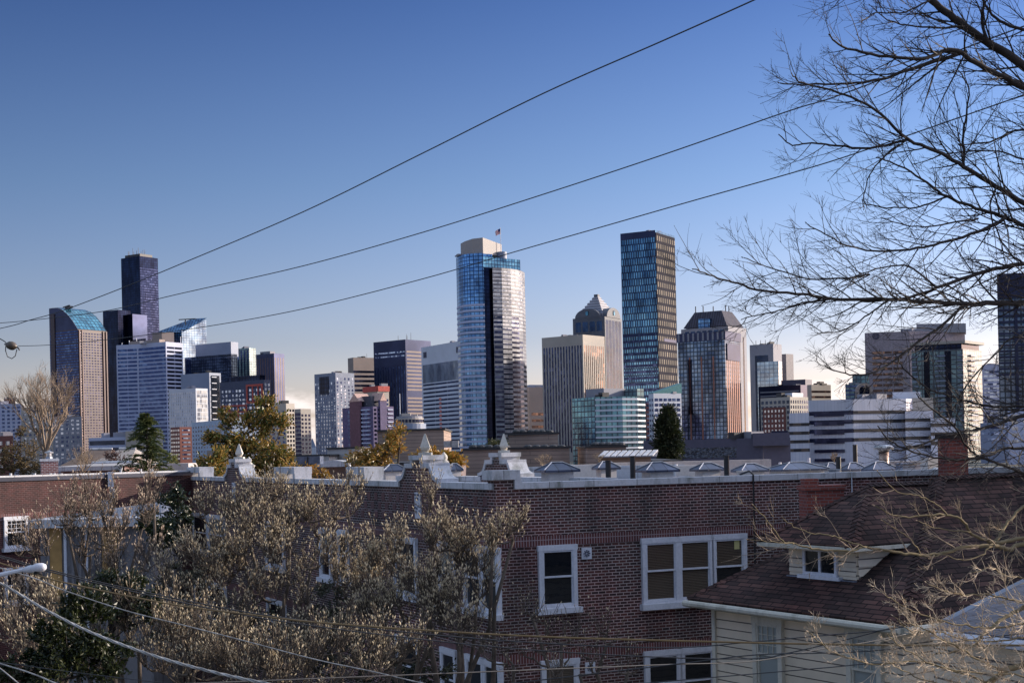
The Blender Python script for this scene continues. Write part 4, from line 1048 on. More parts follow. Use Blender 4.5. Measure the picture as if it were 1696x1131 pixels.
# windows
def sash(P_on, e, n, t0, t1, z0, z1, parent, sill=True, glass_top=None, glass_bot=None, muntin=0, fr=.11, drop=0.0, name='window', frmat=None):
    frm = frmat or paint
    root = MB()
    f = fr
    root.wallbox(P_on+e*t0, P_on+e*(t0+f), z0, z1, -.02, .10, n); root.wallbox(P_on+e*(t1-f), P_on+e*t1, z0, z1, -.02, .10, n)
    root.wallbox(P_on+e*(t0-.02), P_on+e*(t1+.02), z1-f, z1+.03, -.02, .105, n); root.wallbox(P_on+e*(t0+f), P_on+e*(t1-f), z0, z0+f*.6, -.02, .095, n)
    w = root.build(name, frm, parent)
    a, b = t0+f, t1-f; zm = z0+(z1-z0)*.49; k = .045
    for (za, zb, o, gm) in ((zm, z1-f, .055, glass_top or glass_dark), (z0+f*.6, zm+.05, .03, glass_bot or glass_dark)):
        s = MB()
        s.wallbox(P_on+e*a, P_on+e*(a+k), za, zb, -.045+o, .03+o, n); s.wallbox(P_on+e*(b-k), P_on+e*b, za, zb, -.045+o, .03+o, n)
        s.wallbox(P_on+e*(a+k), P_on+e*(b-k), za, za+k, -.045+o, .032+o, n); s.wallbox(P_on+e*(a+k), P_on+e*(b-k), zb-k, zb, -.045+o, .032+o, n)
        if muntin and zb > z1-f-.01:
            for j in range(1, 4): x = a+(b-a)*j/4; s.wallbox(P_on+e*(x-.008), P_on+e*(x+.008), za+k, zb-k, o-.01, o+.022, n)
            for j in range(1, 3): zz = za+(zb-za)*j/3; s.wallbox(P_on+e*(a+k), P_on+e*(b-k), zz-.008, zz+.008, o-.01, o+.020, n)
        s.build('sash', frm, w)
        g = MB(); g.wallbox(P_on+e*(a+k*.5), P_on+e*(b-k*.5), za+k*.5, zb-k*.5, -.04+o, -.005+o, n); g.build('pane', gm, w)
    if sill:
        s = MB(); s.wallbox(P_on+e*(t0-.10), P_on+e*(t1+.10), z0-.15, z0, -.02, .19, n); s.build('sill', paint, w)
    # dark room box behind so the opening has depth
    return w
def winR(x0, y0, x1, y1, **k):
    ta, za = onR(x0, y1); tb_, zb_ = onR(x1, y0); return sash(C0, eR, nR_, ta, tb_, za, zb_, apt, **k)
winR(892, 902, 953, 1008, fr=.12)
ta, _ = onR(1061, 900); tb_, _ = onR(1234, 900); za = onR(1061, 1000)[1]; zb_ = onR(1061, 893)[1]
ww = (tb_-ta+.12)/3
for k in range(3): sash(C0, eR, nR_, ta+k*(ww-.06)+.003*k, ta+k*(ww-.06)+ww, za, zb_, apt, sill=False, glass_top=blinds, glass_bot=blinds if k < 2 else glass_dark, fr=.12)
m = MB(); m.wallbox(C0+eR*(ta-.07), C0+eR*(tb_+.07), za-.17, za-.002, -.02, .19, nR_); m.build('sill', paint, apt)
m = MB(); x = ta+2*(ww-.06)+ww*.66; m.wallbox(C0+eR*x, C0+eR*(x+.17), zb_-.42, zb_-.17, .051, .06, nR_); m.build('paper_note', solid('yellow_paper', (.5, .45, .2), .9), apt)
winR(897, 1090, 957, 1196, fr=.12, glass_top=blinds)
ta, _ = onR(1066, 1100); tb_ = ta+ (3*ww-.12); za2 = onR(1066, 1188)[1]; zb2 = onR(1066, 1080)[1]
for k in range(3): sash(C0, eR, nR_, ta+k*(ww-.06)+.003*k, ta+k*(ww-.06)+ww, za2, zb2, apt, sill=False, fr=.12, glass_bot=blinds if k == 1 else None)
for (px0, px1) in ((320, 344), (345, 372), (440, 470), (530, 548), (560, 576), (653, 690), (727, 752), (768, 798), (797, 826)):
    a, b = onLx(px1), onLx(px0); gt_ = curtain if px0 in (345, 530, 727, 797) else glass_dark
    sash(C0, eL, nL_, a, b, onL(797, 1010)[1], onL(797, 905)[1], apt, fr=.12, glass_top=gt_)
    if px0 > 650 or px0 < 500: sash(C0, eL, nL_, a, b, onL(797, 1010)[1]-3.05, onL(797, 905)[1]-3.05, apt, fr=.12)
# conduit on right facade
m = MB(); t_ = onR(1246, 850)[0]; p = C0+eR*t_+nR_*.09; m.tube([(p.x-.3, p.y+.5, zc+.02), (p.x-.1, p.y+.1, zc+.12), (p.x, p.y, zc+.02), (p.x, p.y, zc-3.2)], .028, 6); m.build('conduit', blackp, apt)
m = MB(); t_ = onR(1409, 800)[0]; p = C0+eR*t_+nR_*.05; m.tube([(p.x, p.y, zc+.02), (p.x, p.y, zc-1.2)], .02, 6); m.build('conduit', paint, apt)

# ---------------- things on the flat roof
def skylight(x0, x1, yt, ye, d, box, label):
    a, b = W(x0, ye, d), W(x1, ye, d); w = (b-a).length; c = (a+b)/2; zt_ = W((x0+x1)/2, yt, d).z; ze_ = c.z
    o = empty('roof_vent_housing', (c.x, c.y, z_roof+.05), label, 'roof vent', 'metal capped housings on the flat roof')
    rz = R(24); ca, sa = math.cos(rz), math.sin(rz)
    def rot(x, y): return (c.x+x*ca-y*sa, c.y+x*sa+y*ca)
    dp = min(w*.6, 1.5)
    m = MB(); bw = w*box; pts = [rot(-bw/2, -dp*.38), rot(bw/2, -dp*.38), rot(bw/2, dp*.38), rot(-bw/2, dp*.38)]
    m.prism(pts, z_roof+.05, ze_+.01); m.build('curb', stucco, o)
    m = MB(); rl = w*.30
    e = [rot(-w/2, -dp/2), rot(w/2, -dp/2), rot(w/2, dp/2), rot(-w/2, dp/2)]; r2 = [rot(-rl/2, 0), rot(rl/2, 0)]
    lo = ze_-.05
    m.prism(e, lo, ze_+.015)
    m.add([(*e[k], ze_+.015) for k in range(4)]+[(*r2[0], zt_), (*r2[1], zt_)], [(0, 1, 5, 4), (1, 2, 5), (2, 3, 4, 5), (3, 0, 4)]); cp = m.build('metal_cap', tin_rib, o)
    m = MB()
    for k, j in ((0, 4), (1, 5), (2, 5), (3, 4)):
        pj = r2[j-4]; m.tube([(e[k][0], e[k][1], ze_+.03), (pj[0], pj[1], zt_+.015)], .018, 4)
    m.tube([(*r2[0], zt_+.015), (*r2[1], zt_+.015)], .018, 4); m.build('seam', steel, cp)
SK = [(890, 956, 766, 779, 42.6, .68, 'wide metal capped housing nearest the central stone gable'),
      (983, 1025, 764.5, 775, 47, .68, 'narrow capped housing behind the leftmost black pipe'),
      (1057, 1121, 765.5, 779, 44.5, .68, 'capped housing with dark patched cap below the cypress'),
      (1146, 1198, 767, 777.5, 46.5, .66, 'small capped housing left of the tall black pipe in front of the mirrored strip'),
      (1215, 1271, 768, 779, 48.5, .66, 'small capped housing right of the tall black pipe in front of the plum building'),
      (1273, 1366, 765.5, 777, 50.5, .85, 'longest capped housing on the flat roof, below the white office block'),
      (1362, 1390, 766.5, 776, 56, .7, 'tiny capped housing tucked behind the short black pipe'),
      (1393, 1433, 766.5, 777, 54, .7, 'capped housing with a sharp pointed cap left of the steel flue'),
      (1431, 1484, 765, 777.5, 53, .8, 'capped housing directly below the steel flue'),
      (740, 766, 768, 778, 50, .7, 'capped housing peeping out behind the nearer stone urn'),
      (630, 674, 769, 779, 58, .8, 'capped housing left of the nearer curved gable')]
for s in SK: skylight(*s)
def pipe(px, y0, d, label, r=.085, mat=None, name='vent_pipe'):
    p = W(px, y0, d); m = MB(); m.tube([(p.x, p.y, z_roof+.04), (p.x, p.y, p.z)], r, 10); m.tube([(p.x, p.y, p.z), (p.x, p.y, p.z+.02)], r*1.12, 10)
    m.tube([(p.x, p.y, z_roof+.05), (p.x, p.y, z_roof+.12), (p.x, p.y, z_roof+.3)], [r*2.2, r*1.5, r*1.05], 10)
    tag(m.build(name, mat or blackp), label, 'vent pipe', 'black pipes on the flat roof')
pipe(1007, 763.5, 41.5, 'leftmost black pipe behind the white coping'); pipe(1047.5, 756, 42.5, 'tall black pipe just left of the patched metal cap')
pipe(1203, 755.5, 44, 'black pipe in front of the mirrored strip'); pipe(1388.5, 757, 47.5, 'short black pipe near the right end of the longest capped housing')
pipe(1416, 737, 62, 'tall thin black pipe in front of the white office block', .1)
fl_ = W(1464, 768, 55); o = empty('flue', (fl_.x, fl_.y, z_roof), 'steel flue with a mushroom cap above the flat roof', 'flue')
ft_ = W(1464, 746, 55).z; m = MB(); m.tube([(fl_.x, fl_.y, z_roof), (fl_.x, fl_.y, ft_)], .2, 14); m.build('stack', solid('rusty_steel', (.42, .30, .24), .4, .6, scale=4, var=.35), o, smooth=True)
m = MB(); m.lathe((fl_.x, fl_.y, ft_-.02), [(.22, 0), (.24, .05), (.38, .06), (.40, .14), (.30, .22), (.1, .26)], 16); m.build('cap', steel, o)
for px, d, s, lb in ((1382, 44, .17, 'small galvanised roof ventilator above the red brick chimney'),):
    p = W(px, 790, d); o = empty('roof_ventilator', (p.x, p.y, z_roof), lb, 'ventilator'); zt_ = W(px, 777, d).z
    m = MB(); m.lathe((p.x, p.y, z_roof), [(s, 0), (s, zt_-z_roof-.25), (s*1.5, zt_-z_roof-.22), (s*1.5, zt_-z_roof-.1), (s, zt_-z_roof-.08), (s*1.3, zt_-z_roof)], 12); m.build('duct', steel, o)
p = W(1540, 776, 50); o = empty('satellite_box', (p.x, p.y, z_roof), 'small grey equipment box beside the tall brick chimney', 'roof unit')
m = MB(); m.box((p.x, p.y, z_roof), .5, .4, W(1540, 758, 50).z-z_roof, .4); m.build('cabinet', stucco, o)
m = MB(); q = W(1548, 765, 49.5); m.lathe((q.x, q.y, z_roof), [(.05, 0), (.05, .3), (.18, .45), (.2, .62), (.05, .7)], 10); m.build('vent', steel, o)
# low walls and ducts behind on the roof
for (x0, x1, yt, d, lb) in ((930, 1000, 770, 60, 'low pale duct running behind the leftmost black pipe'), (1120, 1160, 771, 62, 'short pale duct between two capped housings'), (1470, 1545, 764, 66, 'white low duct right of the steel flue'), (1000, 1275, 766.5, 74, 'long pale rooftop screen running across the back of the roof')):
    a, b = W(x0, yt, d), W(x1, yt, d); m = MB(); m.box(((a.x+b.x)/2, a.y, z_roof), (b-a).length, .8, a.z-z_roof); o = m.build('roof_duct', stucco); tag(o, lb, 'duct')

# ---------------- roofs in the middle distance (tan walls with turbine vents)
def midblock(x0, x1, yt, d, mat, label, dep=14, cap=True, x2=None):
    a, b = V2(W(x0, yt, d)), V2(W(x1, yt, d-2)); z = W(x0, yt, d).z
    n = Vector((0, 1)); c = (a+b)/2; o = empty('flat_roofed_block', (c.x, c.y, 0), label, 'building', 'tan walled blocks behind the brick house')
    pts = [a, b, b+n*dep, a+n*dep]; m = MB(); m.prism(pts, 0, z); m.build('wall', mat, o)
    if cap:
        m = MB(); c_ = .12; m.prism([a+Vector((-c_, -c_)), b+Vector((c_, -c_)), b+Vector((c_, dep+c_)), a+Vector((-c_, dep+c_))], z, z+.16); m.build('roof_edge', solid('dark_roof_edge', (.03, .028, .03), .6), o)
    return o, pts, z
midblock(625, 735, 715, 120, tanwall, 'tall tan lap sided block behind the yellow leaved tree')
midblock(767, 943, 746, 105, tanwall, 'long low tan block carrying two rows of turbine vents')
midblock(843, 924, 721, 112, tanwall, 'upper tan block with a row of black vents in front of the striped tower')
midblock(972, 1037, 742, 100, tanwall, 'tan block with black vents left of the cypress')
midblock(735, 768, 751, 108, solid('mauve_wall', (.24, .19, .19), .8), 'narrow mauve wall between the tall tan block and the long low one')
midblock(455, 760, 774, 90, solid('brown_mauve_wall', (.20, .15, .15), .8), 'long brown parapet wall behind the brick house')
midblock(542, 588, 744, 130, stucco, 'pale flat roofed block left of the tall tan block')
midblock(455, 545, 757, 125, stucco, 'low white roofed block below the slim beige tower')
midblock(1078, 1128, 766, 92, solid('dark_brown_wall', (.09, .06, .06), .8), 'low dark brown parapet at the foot of the cypress')
def turbine(px, py, d, label):
    p = W(px, py, d); o = empty('turbine_vent', (p.x, p.y, p.z-.45), label, 'turbine vent', 'black turbine vents on the tan blocks')
    m = MB(); m.tube([(p.x, p.y, p.z-.5), (p.x, p.y, p.z)], .10, 6); m.build('stem', blackp, o, uv=False)
    m = MB(); m.lathe((p.x, p.y, p.z-.02), [(.16, 0), (.34, .08), (.38, .2), (.30, .32), (.12, .40)], 10); m.build('head', blackp, o, uv=False)
for k, x in enumerate((784, 797, 810, 824, 838)): turbine(x, 744.5, 106, 'black turbine vent %s on the left end of the long low tan block' % ('first', 'second', 'third', 'fourth', 'fifth')[k])
for k, x in enumerate((856, 866, 880, 889, 898, 910)): turbine(x, 719, 113, 'black turbine vent %s from the left on the upper tan block' % ('first', 'second', 'third', 'fourth', 'fifth', 'sixth')[k])
for k, x in enumerate((875, 889, 903, 917, 930)): turbine(x, 744.5, 104, 'black turbine vent %s from the left in the row below the upper tan block' % ('first', 'second', 'third', 'fourth', 'fifth')[k])
for k, x in enumerate((986, 997, 1007, 1019, 1028)): turbine(x, 740.5, 101, 'black turbine vent %s from the left on the tan block by the cypress' % ('first', 'second', 'third', 'fourth', 'fifth')[k])
# slatted awning roof
d = 88; a, b = W(995, 757, d), W(1078, 757, d)
o = empty('roof_shed', ((a.x+b.x)/2, a.y, 0), 'tan roof shed under a sloped white slatted canopy', 'roof shed')
m = MB(); m.box(((a.x+b.x)/2, a.y+1.5, 0), (b-a).length, 3, a.z-.05); m.build('wall', tanwall, o)
m = MB(); zt_ = W(1000, 748, d).z; ns = 9
for k in range(ns):
    x0 = a.x-.2+(b.x-a.x+.4)*k/ns; x1 = x0+(b.x-a.x+.4)/ns*.72
    m.hexa([(x0, a.y-.4, a.z), (x1, a.y-.4, a.z), (x1+.5, a.y+1.2, zt_), (x0+.5, a.y+1.2, zt_)], [(x0, a.y-.4, a.z+.06), (x1, a.y-.4, a.z+.06), (x1+.5, a.y+1.2, zt_+.06), (x0+.5, a.y+1.2, zt_+.06)])
m.build('slat_panel', coping, o)
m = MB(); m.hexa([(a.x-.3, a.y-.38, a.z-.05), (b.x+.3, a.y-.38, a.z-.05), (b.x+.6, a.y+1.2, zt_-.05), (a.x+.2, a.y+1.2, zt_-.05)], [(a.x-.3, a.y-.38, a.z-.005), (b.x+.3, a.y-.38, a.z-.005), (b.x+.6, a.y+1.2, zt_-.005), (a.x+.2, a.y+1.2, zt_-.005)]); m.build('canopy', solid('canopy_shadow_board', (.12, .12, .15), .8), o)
# boxes
def rbox(x0, x1, y0, y1, d, mat, label, dep=1.6, leg=True):
    a, b = W(x0, y1, d), W(x1, y1, d); z = W(x0, y0, d).z; o = empty('roof_unit', ((a.x+b.x)/2, a.y, a.z), label, 'roof unit')
    m = MB(); m.box(((a.x+b.x)/2, a.y+dep/2, a.z), (b-a).length, dep, z-a.z); m.build('casing', mat, o)
    m = MB(); m.box(((a.x+b.x)/2, a.y-.03, a.z+.06*(z-a.z)), .05, .05, .9*(z-a.z)); m.build('seam', blackp, o)
    if leg: m = MB(); m.box(((a.x+b.x)/2, a.y+dep/2, a.z-1.2), .2, .2, 1.2); m.build('leg', blackp, o)
rbox(490, 530, 756, 769, 84, tin, 'grey metal box on a post left of the low dome')
rbox(735, 759, 730, 741, 112, steel, 'grey metal box fixed to the end of the tall tan block', leg=False)
c = W(551, 773, 88); m = MB(); zt_ = W(551, 762, 88).z; w2 = (W(580, 773, 88)-c).length
pts = [(w2*math.cos(math.pi*k/14), (zt_-c.z)*math.sin(math.pi*k/14)) for k in range(15)]
m.add([(c.x+x, c.y, c.z+z) for x, z in pts]+[(c.x+x, c.y+3, c.z+z) for x, z in pts], [tuple(range(15)), tuple(range(29, 14, -1))]+[(i, i+1, 16+i, 15+i) for i in range(14)]+[(0, 15, 29, 14)])
tag(m.build('dome_skylight', coping), 'low white curved skylight behind the white coping', 'skylight')

# ---------------- left brick building
d = 62.0; LA, LB = V2(W(-60, 800, 57)), V2(W(318, 790, 66)); zl = W(20, 792, 58.8).z
nl = nrm(LA, LB); el2 = (LB-LA).normalized()
def onW(px, py): h = hit(px, py, P3(LA), P3(nl)); return (V2(h)-LA).dot(el2), h.z
lb_ = empty('brick_building', (LA.x, LA.y, 0), 'long dark red brick building with a dark roof edge at the left', 'building')
m = MB(); bb = -nl*22; m.prism([LA, LB, LB+bb, LA+bb], 0, zl-.12); m.build('wall', brickmat('left_dark_brick', (.04, .013, .013), (.085, .024, .022), (.14, .085, .085), .222, .082, .010, bump=.4, age=(1.2, 1, 1)), lb_)
m = MB(); m.wallbox(LA, LB, zl-.12, zl+.05, -.3, .08, nl); m.build('roof_edge', solid('blue_black_edge', (.03, .035, .06), .4, .4), lb_)
m = MB(); m.wallbox(LA, LB, zl+.05, zl+.12, -.4, -.02, nl); m.build('coping', coping, lb_)
m = MB(); z0 = onW(150, 843)[1]; m.wallbox(LA, LB, z0-.3, z0, -.02, .012, nl); m.build('soldier_course', brick_v, lb_)
m = MB(); m.prism([LA-nl*.4, LB-nl*.4, LB+bb*.99, LA+bb*.99], zl-.12, zl-.05); m.build('roof', membrane, lb_)
t0, z1_ = onW(5, 857); t1, z0 = onW(46, 905); sash(LA, el2, nl, t0, t1, z0, z1_, lb_, muntin=1)
t0, z1_ = onW(5, 942); t1, z0 = onW(46, 995); sash(LA, el2, nl, t0, t1, z0, z1_, lb_)
for k, px in enumerate((37, 77, 103, 109.5, 121, 220, 253, 268, 272)):
    t_, _ = onW(px, 790); p = LA+el2*t_-nl*.9; zt_ = hit(px, (783 if px < 130 else 776), P3(p), P3(nl)).z; m = MB(); m.tube([(p.x, p.y, zl-.05), (p.x, p.y, zt_)], .055, 8); m.build('vent_stub', coping, lb_)
t_, _ = onW(180, 790); p = LA+el2*t_+nl*.15
m = MB(); q0 = hit(180, 781, P3(p), P3(nl)).z; q1 = hit(180, 806, P3(p), P3(nl)).z; m.box((p.x, p.y, q1), .25, .22, q0-q1, .3); dn = m.build('leader_head', paint, lb_)
m = MB(); m.tube([(p.x, p.y, q1), (p.x, p.y, q1-2.2)], .07, 8); m.build('downpipe', paint, lb_)
m = MB(); m.box((p.x+.12, p.y-.1, q1-.5), .12, .12, .42); m.box((p.x-.15, p.y-.12, q1-1.0), .5, .2, .42); m.build('meter_box', paint, lb_)
# chimney
def chimney(x0, x1, y0, d, zb, mat, label, capo=None, dep=.9, rz=.4):
    a, b = W(x0, y0, d), W(x1, y0, d); c = (a+b)/2; w = (b-a).length/(abs(math.cos(rz))+abs(math.sin(rz))*.6); o = empty('chimney', (c.x, c.y, zb), label, 'chimney')
    m = MB(); m.box((c.x, c.y, zb), w, w*.6, c.z-zb-.12, rz); m.build('stack', mat, o)
    m = MB(); m.box((c.x, c.y, c.z-.12), w+.09, w*.6+.09, .12, rz); m.build('cap', capo or mat, o); return o, c, w
o, c, w = chimney(66, 97, 759.5, 66, zl-.1, brick_pale, 'brick chimney with a pale cap and metal cowl on the left building', coping)
m = MB(); m.lathe((c.x, c.y, c.z), [(.17, 0), (.15, .1), (.12, .12), (.12, .26), (.21, .27), (.21, .31), (.1, .36), (.03, .40)], 10); m.build('cowl', steel, o)
# porch building with ochre panels
d = 50; ochre = solid('ochre_wood', (.42, .24, .08), .7, scale=1.2, var=.25); greyv = streaky('weathered_grey_boards', (.20, .19, .20), (.05, .045, .05), .9)
A1, B1 = V2(W(66, 870, 48)), V2(W(272, 866, 53)); n1 = nrm(A1, B1); e1 = (B1-A1).normalized(); z1_ = W(66, 864, 48).z
n1 = Vector((0, -1)); A1.y = B1.y = 50.0; A1.x = W(66, 870, 50).x; B1.x = W(250, 866, 50).x; e1 = Vector((1, 0)); pr = empty('annex', (A1.x, A1.y, 0), 'low annex with ochre doors and grey boards under a white eave, behind the twigs', 'annex')
m = MB(); m.prism([A1, B1, B1-n1*4, A1-n1*4], 0, z1_-.3); m.build('wall', greyv, pr)
m = MB(); m.wallbox(A1-e1*.3, B1+e1*.2, z1_-.3, z1_, -4.3, .35, n1); m.build('eave', coping, pr)
m = MB(); q = [A1-n1*1.5, B1-n1*1.5, B1-n1*3.6, A1-n1*3.6]; m.prism(q, z1_, z1_+.02, [z1_+.03, z1_+.5, z1_+.5, z1_+.03]); m.build('upper_roof', coping, pr)
def onP(px): h = hit(px, 880, P3(A1), P3(n1)); return (V2(h)-A1).dot(e1)
for x0, x1, yb in ((82, 102, 1006), (169, 194, 965)):
    m = MB(); z0 = hit(x0, yb, P3(A1), P3(n1)).z; m.wallbox(A1+e1*onP(x0), A1+e1*onP(x1), z0, z1_-.32, -.02, .05, n1); m.build('ochre_panel', ochre, pr)
for x in (78, 106, 118, 130, 141, 152, 163, 200, 225, 250):
    m = MB(); m.wallbox(A1+e1*onP(x), A1+e1*(onP(x)+.09), 6, z1_-.31, -.02, .07, n1); m.build('post', paint if x in (141, 106) else greyv, pr)
# small houses behind
def gablehouse(x0, x1, yr, ye, d, wall, roof, label, dep=8):
    a, b = V2(W(x0, ye, d)), V2(W(x1, ye, d)); ze_, zr_ = W(x0, ye, d).z, W(x0, yr, d+dep/2).z
    o = empty('house', ((a.x+b.x)/2, a.y, 0), label, 'house', 'small roofs behind the left brick building')
    n = Vector((0, 1)); m = MB(); m.prism([a, b, b+n*dep, a+n*dep], 0, ze_); m.build('wall', wall, o)
    m = MB(); i_ = Vector(((b.x-a.x)*.16, 0)); r0, r1 = a+n*dep/2+i_, b+n*dep/2-i_
    m.add([(a.x-.4, a.y-.4, ze_), (b.x+.4, b.y-.4, ze_), (b.x+.4, b.y+dep+.4, ze_), (a.x-.4, a.y+dep+.4, ze_), (r0.x, r0.y, zr_), (r1.x, r1.y, zr_)], [(0, 1, 5, 4), (1, 2, 5), (2, 3, 4, 5), (3, 0, 4), (3, 2, 1, 0)]); r_ = m.build('roof', roof, o)
    m = MB(); m.tube([(r0.x, r0.y, zr_+.03), (r1.x, r1.y, zr_+.03)], .12, 5); m.build('ridge', coping, r_)
    m = MB(); m.wallbox(a, b, ze_-.25, ze_-.01, .38, .46, Vector((0, -1))); m.build('fascia', coping, o); return o, a, b, ze_
brown_sh = solid('brown_shingle_far', (.14, .10, .08), .9)
gablehouse(112, 168, 746, 771, 96, brick_pale, brown_sh, 'small house with a tan hip roof below the bare tree')
o, a, b, ze_ = gablehouse(162, 205, 745, 768, 90, stucco, solid('pale_shingle_far', (.3, .27, .25), .9), 'small house with a white ridged roof beside the conifer')
o, a, b, ze_ = gablehouse(100, 206, 769, 773, 80, brick_pale, solid('flat_pale_roof', (.4, .38, .38), .9), 'low brick house with small windows and a flat pale roof')
for k in range(3):
    x = a.x+(b.x-a.x)*(.42+.2*k); m = MB(); m.box((x, a.y-.02, ze_-1.3), .9, .06, .8); m.build('window', paint, o)
P_ = V2(W(265, 780, 84)); a, b = W(264, 768, 84), W(312, 768, 84); m = MB(); m.box(((a.x+b.x)/2, a.y+3, 0), (b-a).length, 6, a.z); o = m.build('flat_roofed_block', stucco); tag(o, 'small pale flat roofed block between conifer and dark leaved tree', 'building')

# ---------------- house on the right
shingle = brickmat('brown_shingles', (.036, .025, .025), (.098, .057, .050), (.014, .010, .011), .42, .15, .016, rough=.95, bump=.7, big=.9, spec=.2, age=(1.25, 1, .95))
shingle_g = brickmat('blue_grey_shingles', (.055, .07, .105), (.09, .11, .155), (.03, .035, .055), .42, .15, .014, rough=.9, bump=.6, big=.5, spec=.2)
siding = brickmat('cream_siding', (.72, .63, .49), (.68, .60, .47), (.10, .085, .07), 90, .20, .013, off=.37, rough=.55, bump=.5, big=.4)  # dark lap lines: shadow under each board, put into the colour
cream = streaky('cream_trim', (.58, .55, .47), (.34, .32, .26), .6)
d0 = 27.0; E = V2(W(1495, 1034, d0)); th = R(31.7)
wv = Vector((-math.sin(th), math.cos(th))); nv = Vector((wv.y, -wv.x)); nv = nv if nv.y > 0 else -nv     # nv points into the house
kL = W(1138, 990, 1).x; Lf = (E.x-kL*E.y)/(kL*wv.y-wv.x)
ze = W(1495, 1034, d0).z
Av = E+wv*Lf
k = W(1557, 790, 1).x; mid = (E+Av)/2
Dn = (k*mid.y-mid.x)/(nv.x-k*nv.y); PK = mid+nv*Dn; zpk = W(1557, 790, PK.y).z
house = empty('house', (E.x, E.y, 0), 'cream sided house with brown shingle hip roof and a dormer at lower right', 'house')
nF = -nv; ov = .42
# main wall boxes
wa, wb = E+nv*ov+wv*ov, Av+nv*ov-wv*ov
zw = ze-.10
def lapwall(A_, B_, n, z0, z1, lap=.20, par=house):
    m = MB(); d_ = B_-A_
    z = z0
    while z < z1-.001:
        zz = min(z+lap, z1); q = [A_+n*.028, B_+n*.028, B_-n*.05, A_-n*.05]; t_ = [A_+n*.006, B_+n*.006, B_-n*.05, A_-n*.05]
        m.hexa([(p.x, p.y, z) for p in q], [(p.x, p.y, zz) for p in t_]); z = zz
    return m.build('siding', siding, par)
m = MB(); Dp = 12.0; m.prism([wa, wb, wb+nv*Dp, wa+nv*Dp], 0, zw); m.build('core_wall', siding, house)
m = MB(); m.wallbox(wa+nv*.0, wa+nv*(Dp), 0, zw, -.02, .03, -wv); m.build('side_wall', siding, house)
m = MB(); m.wallbox(wa, wb, zw-.14, zw, -.02, .06, nF); m.build('frieze', cream, house)
m = MB(); m.wallbox(wb-wv*.12, wb, 4.6, zw-.14, -.04, .05, nF); m.build('corner_board', cream, house)
# roof main
RL = 7.0; R2 = PK+nv*2.1
E2, A2 = E+nv*14, Av+nv*14
th_ = .10
def roofpoly(pts, name='roof', mat=shingle, par=house, th=.09):
    n = len(pts); pts = [Vector(p) for p in pts]
    nn = (pts[1]-pts[0]).cross(pts[2]-pts[0]).normalized()
    if nn.z < 0: nn = -nn
    m = MB(); lo = [p-nn*th for p in pts]
    m.add(pts+lo, [tuple(range(n)), tuple(range(2*n-1, n-1, -1))]+[(i, (i+1) % n, n+(i+1) % n, n+i) for i in range(n)])
    return m.build(name, mat, par)
Ez, Az, PKz = P3(E, ze), P3(Av, ze), P3(PK, zpk)
PK2z = P3(PK+nv*9, zpk)
roofpoly([Ez, Az, PKz], 'roof_front')
roofpoly([Ez, PKz, PK2z, P3(E+nv*(9+Dn), ze)], 'roof_side')
roofpoly([Az, P3(Av+nv*(9+Dn), ze), PK2z, PKz], 'roof_far_side')
def hipcap(a, b, w=.16, par=house):
    m = MB(); a = Vector(a); b = Vector(b); L = (b-a).length; ns = int(L/.17); dd = (b-a).normalized(); s = dd.cross(Vector((0, 0, 1))).normalized()
    for k_ in range(ns):
        p = a+dd*(L*k_/ns); q = a+dd*(L*(k_+1.15)/ns); h0, h1 = .045, .02
        c0, c1 = p+Vector((0, 0, h0)), q+Vector((0, 0, h1))
        l0, l1 = p+s*w-Vector((0, 0, w*.48-h0)), q+s*w-Vector((0, 0, w*.48-h1)); r0, r1 = p-s*w-Vector((0, 0, w*.48-h0)), q-s*w-Vector((0, 0, w*.48-h1))
        dn_ = Vector((0, 0, -.03))
        m.add([l0, c0, r0, l1, c1, r1, l0+dn_, c0+dn_, r0+dn_], [(0, 1, 4, 3), (1, 2, 5, 4), (0, 6, 7, 1), (1, 7, 8, 2)])
    m.build('hip_cap', shingle, par)
hipcap(Ez, PKz); hipcap(Az, PKz); hipcap(PKz, PK2z)
# eave: gutter + soffit
m = MB(); m.wallbox(E, Av, ze-.20, ze-.055, -.02, .035, nF); m.build('fascia', cream, house)
m = MB(); g0, g1_ = E-nv*.09, Av-nv*.09; m.tube([P3(g0, ze-.11), P3(g1_, ze-.11)], .075, 8); m.build('gutter', cream, house)
m = MB(); m.prism([E, Av, Av+nv*.5, E+nv*.5], ze-.2, ze-.17); m.build('soffit', siding, house)
m = MB(); m.wallbox(E, E+nv*20, ze-.20, ze-.055, -.02, .035, -wv); m.build('fascia', cream, house)
m = MB(); m.tube([P3(E-wv*.09, ze-.11), P3(E-wv*.09+nv*20, ze-.11)], .075, 8); m.build('gutter', cream, house)
m = MB(); m.prism([E, E+nv*20, E+nv*20+wv*.5, E+wv*.5], ze-.21, ze-.18); m.build('soffit', siding, house)
# front windows
def onH(px, py): h = hit(px, py, P3(wa), P3(nF)); return (V2(h)-wa).dot(wv), h.z
for (x0, x1, yt, yb) in ((1250, 1301, 1013, 1131), (1405, 1466, 1030, 1150)):
    t0, zt_ = onH(x0, yt); t1, zb_ = onH(x1, yb); t0, t1 = min(t0, t1), max(t0, t1)
    sash(wa, wv, nF, t0, t1, ze-.28-1.62, ze-.30, house, sill=True, glass_top=curtain, glass_bot=curtain, muntin=1, fr=.13, frmat=cream)
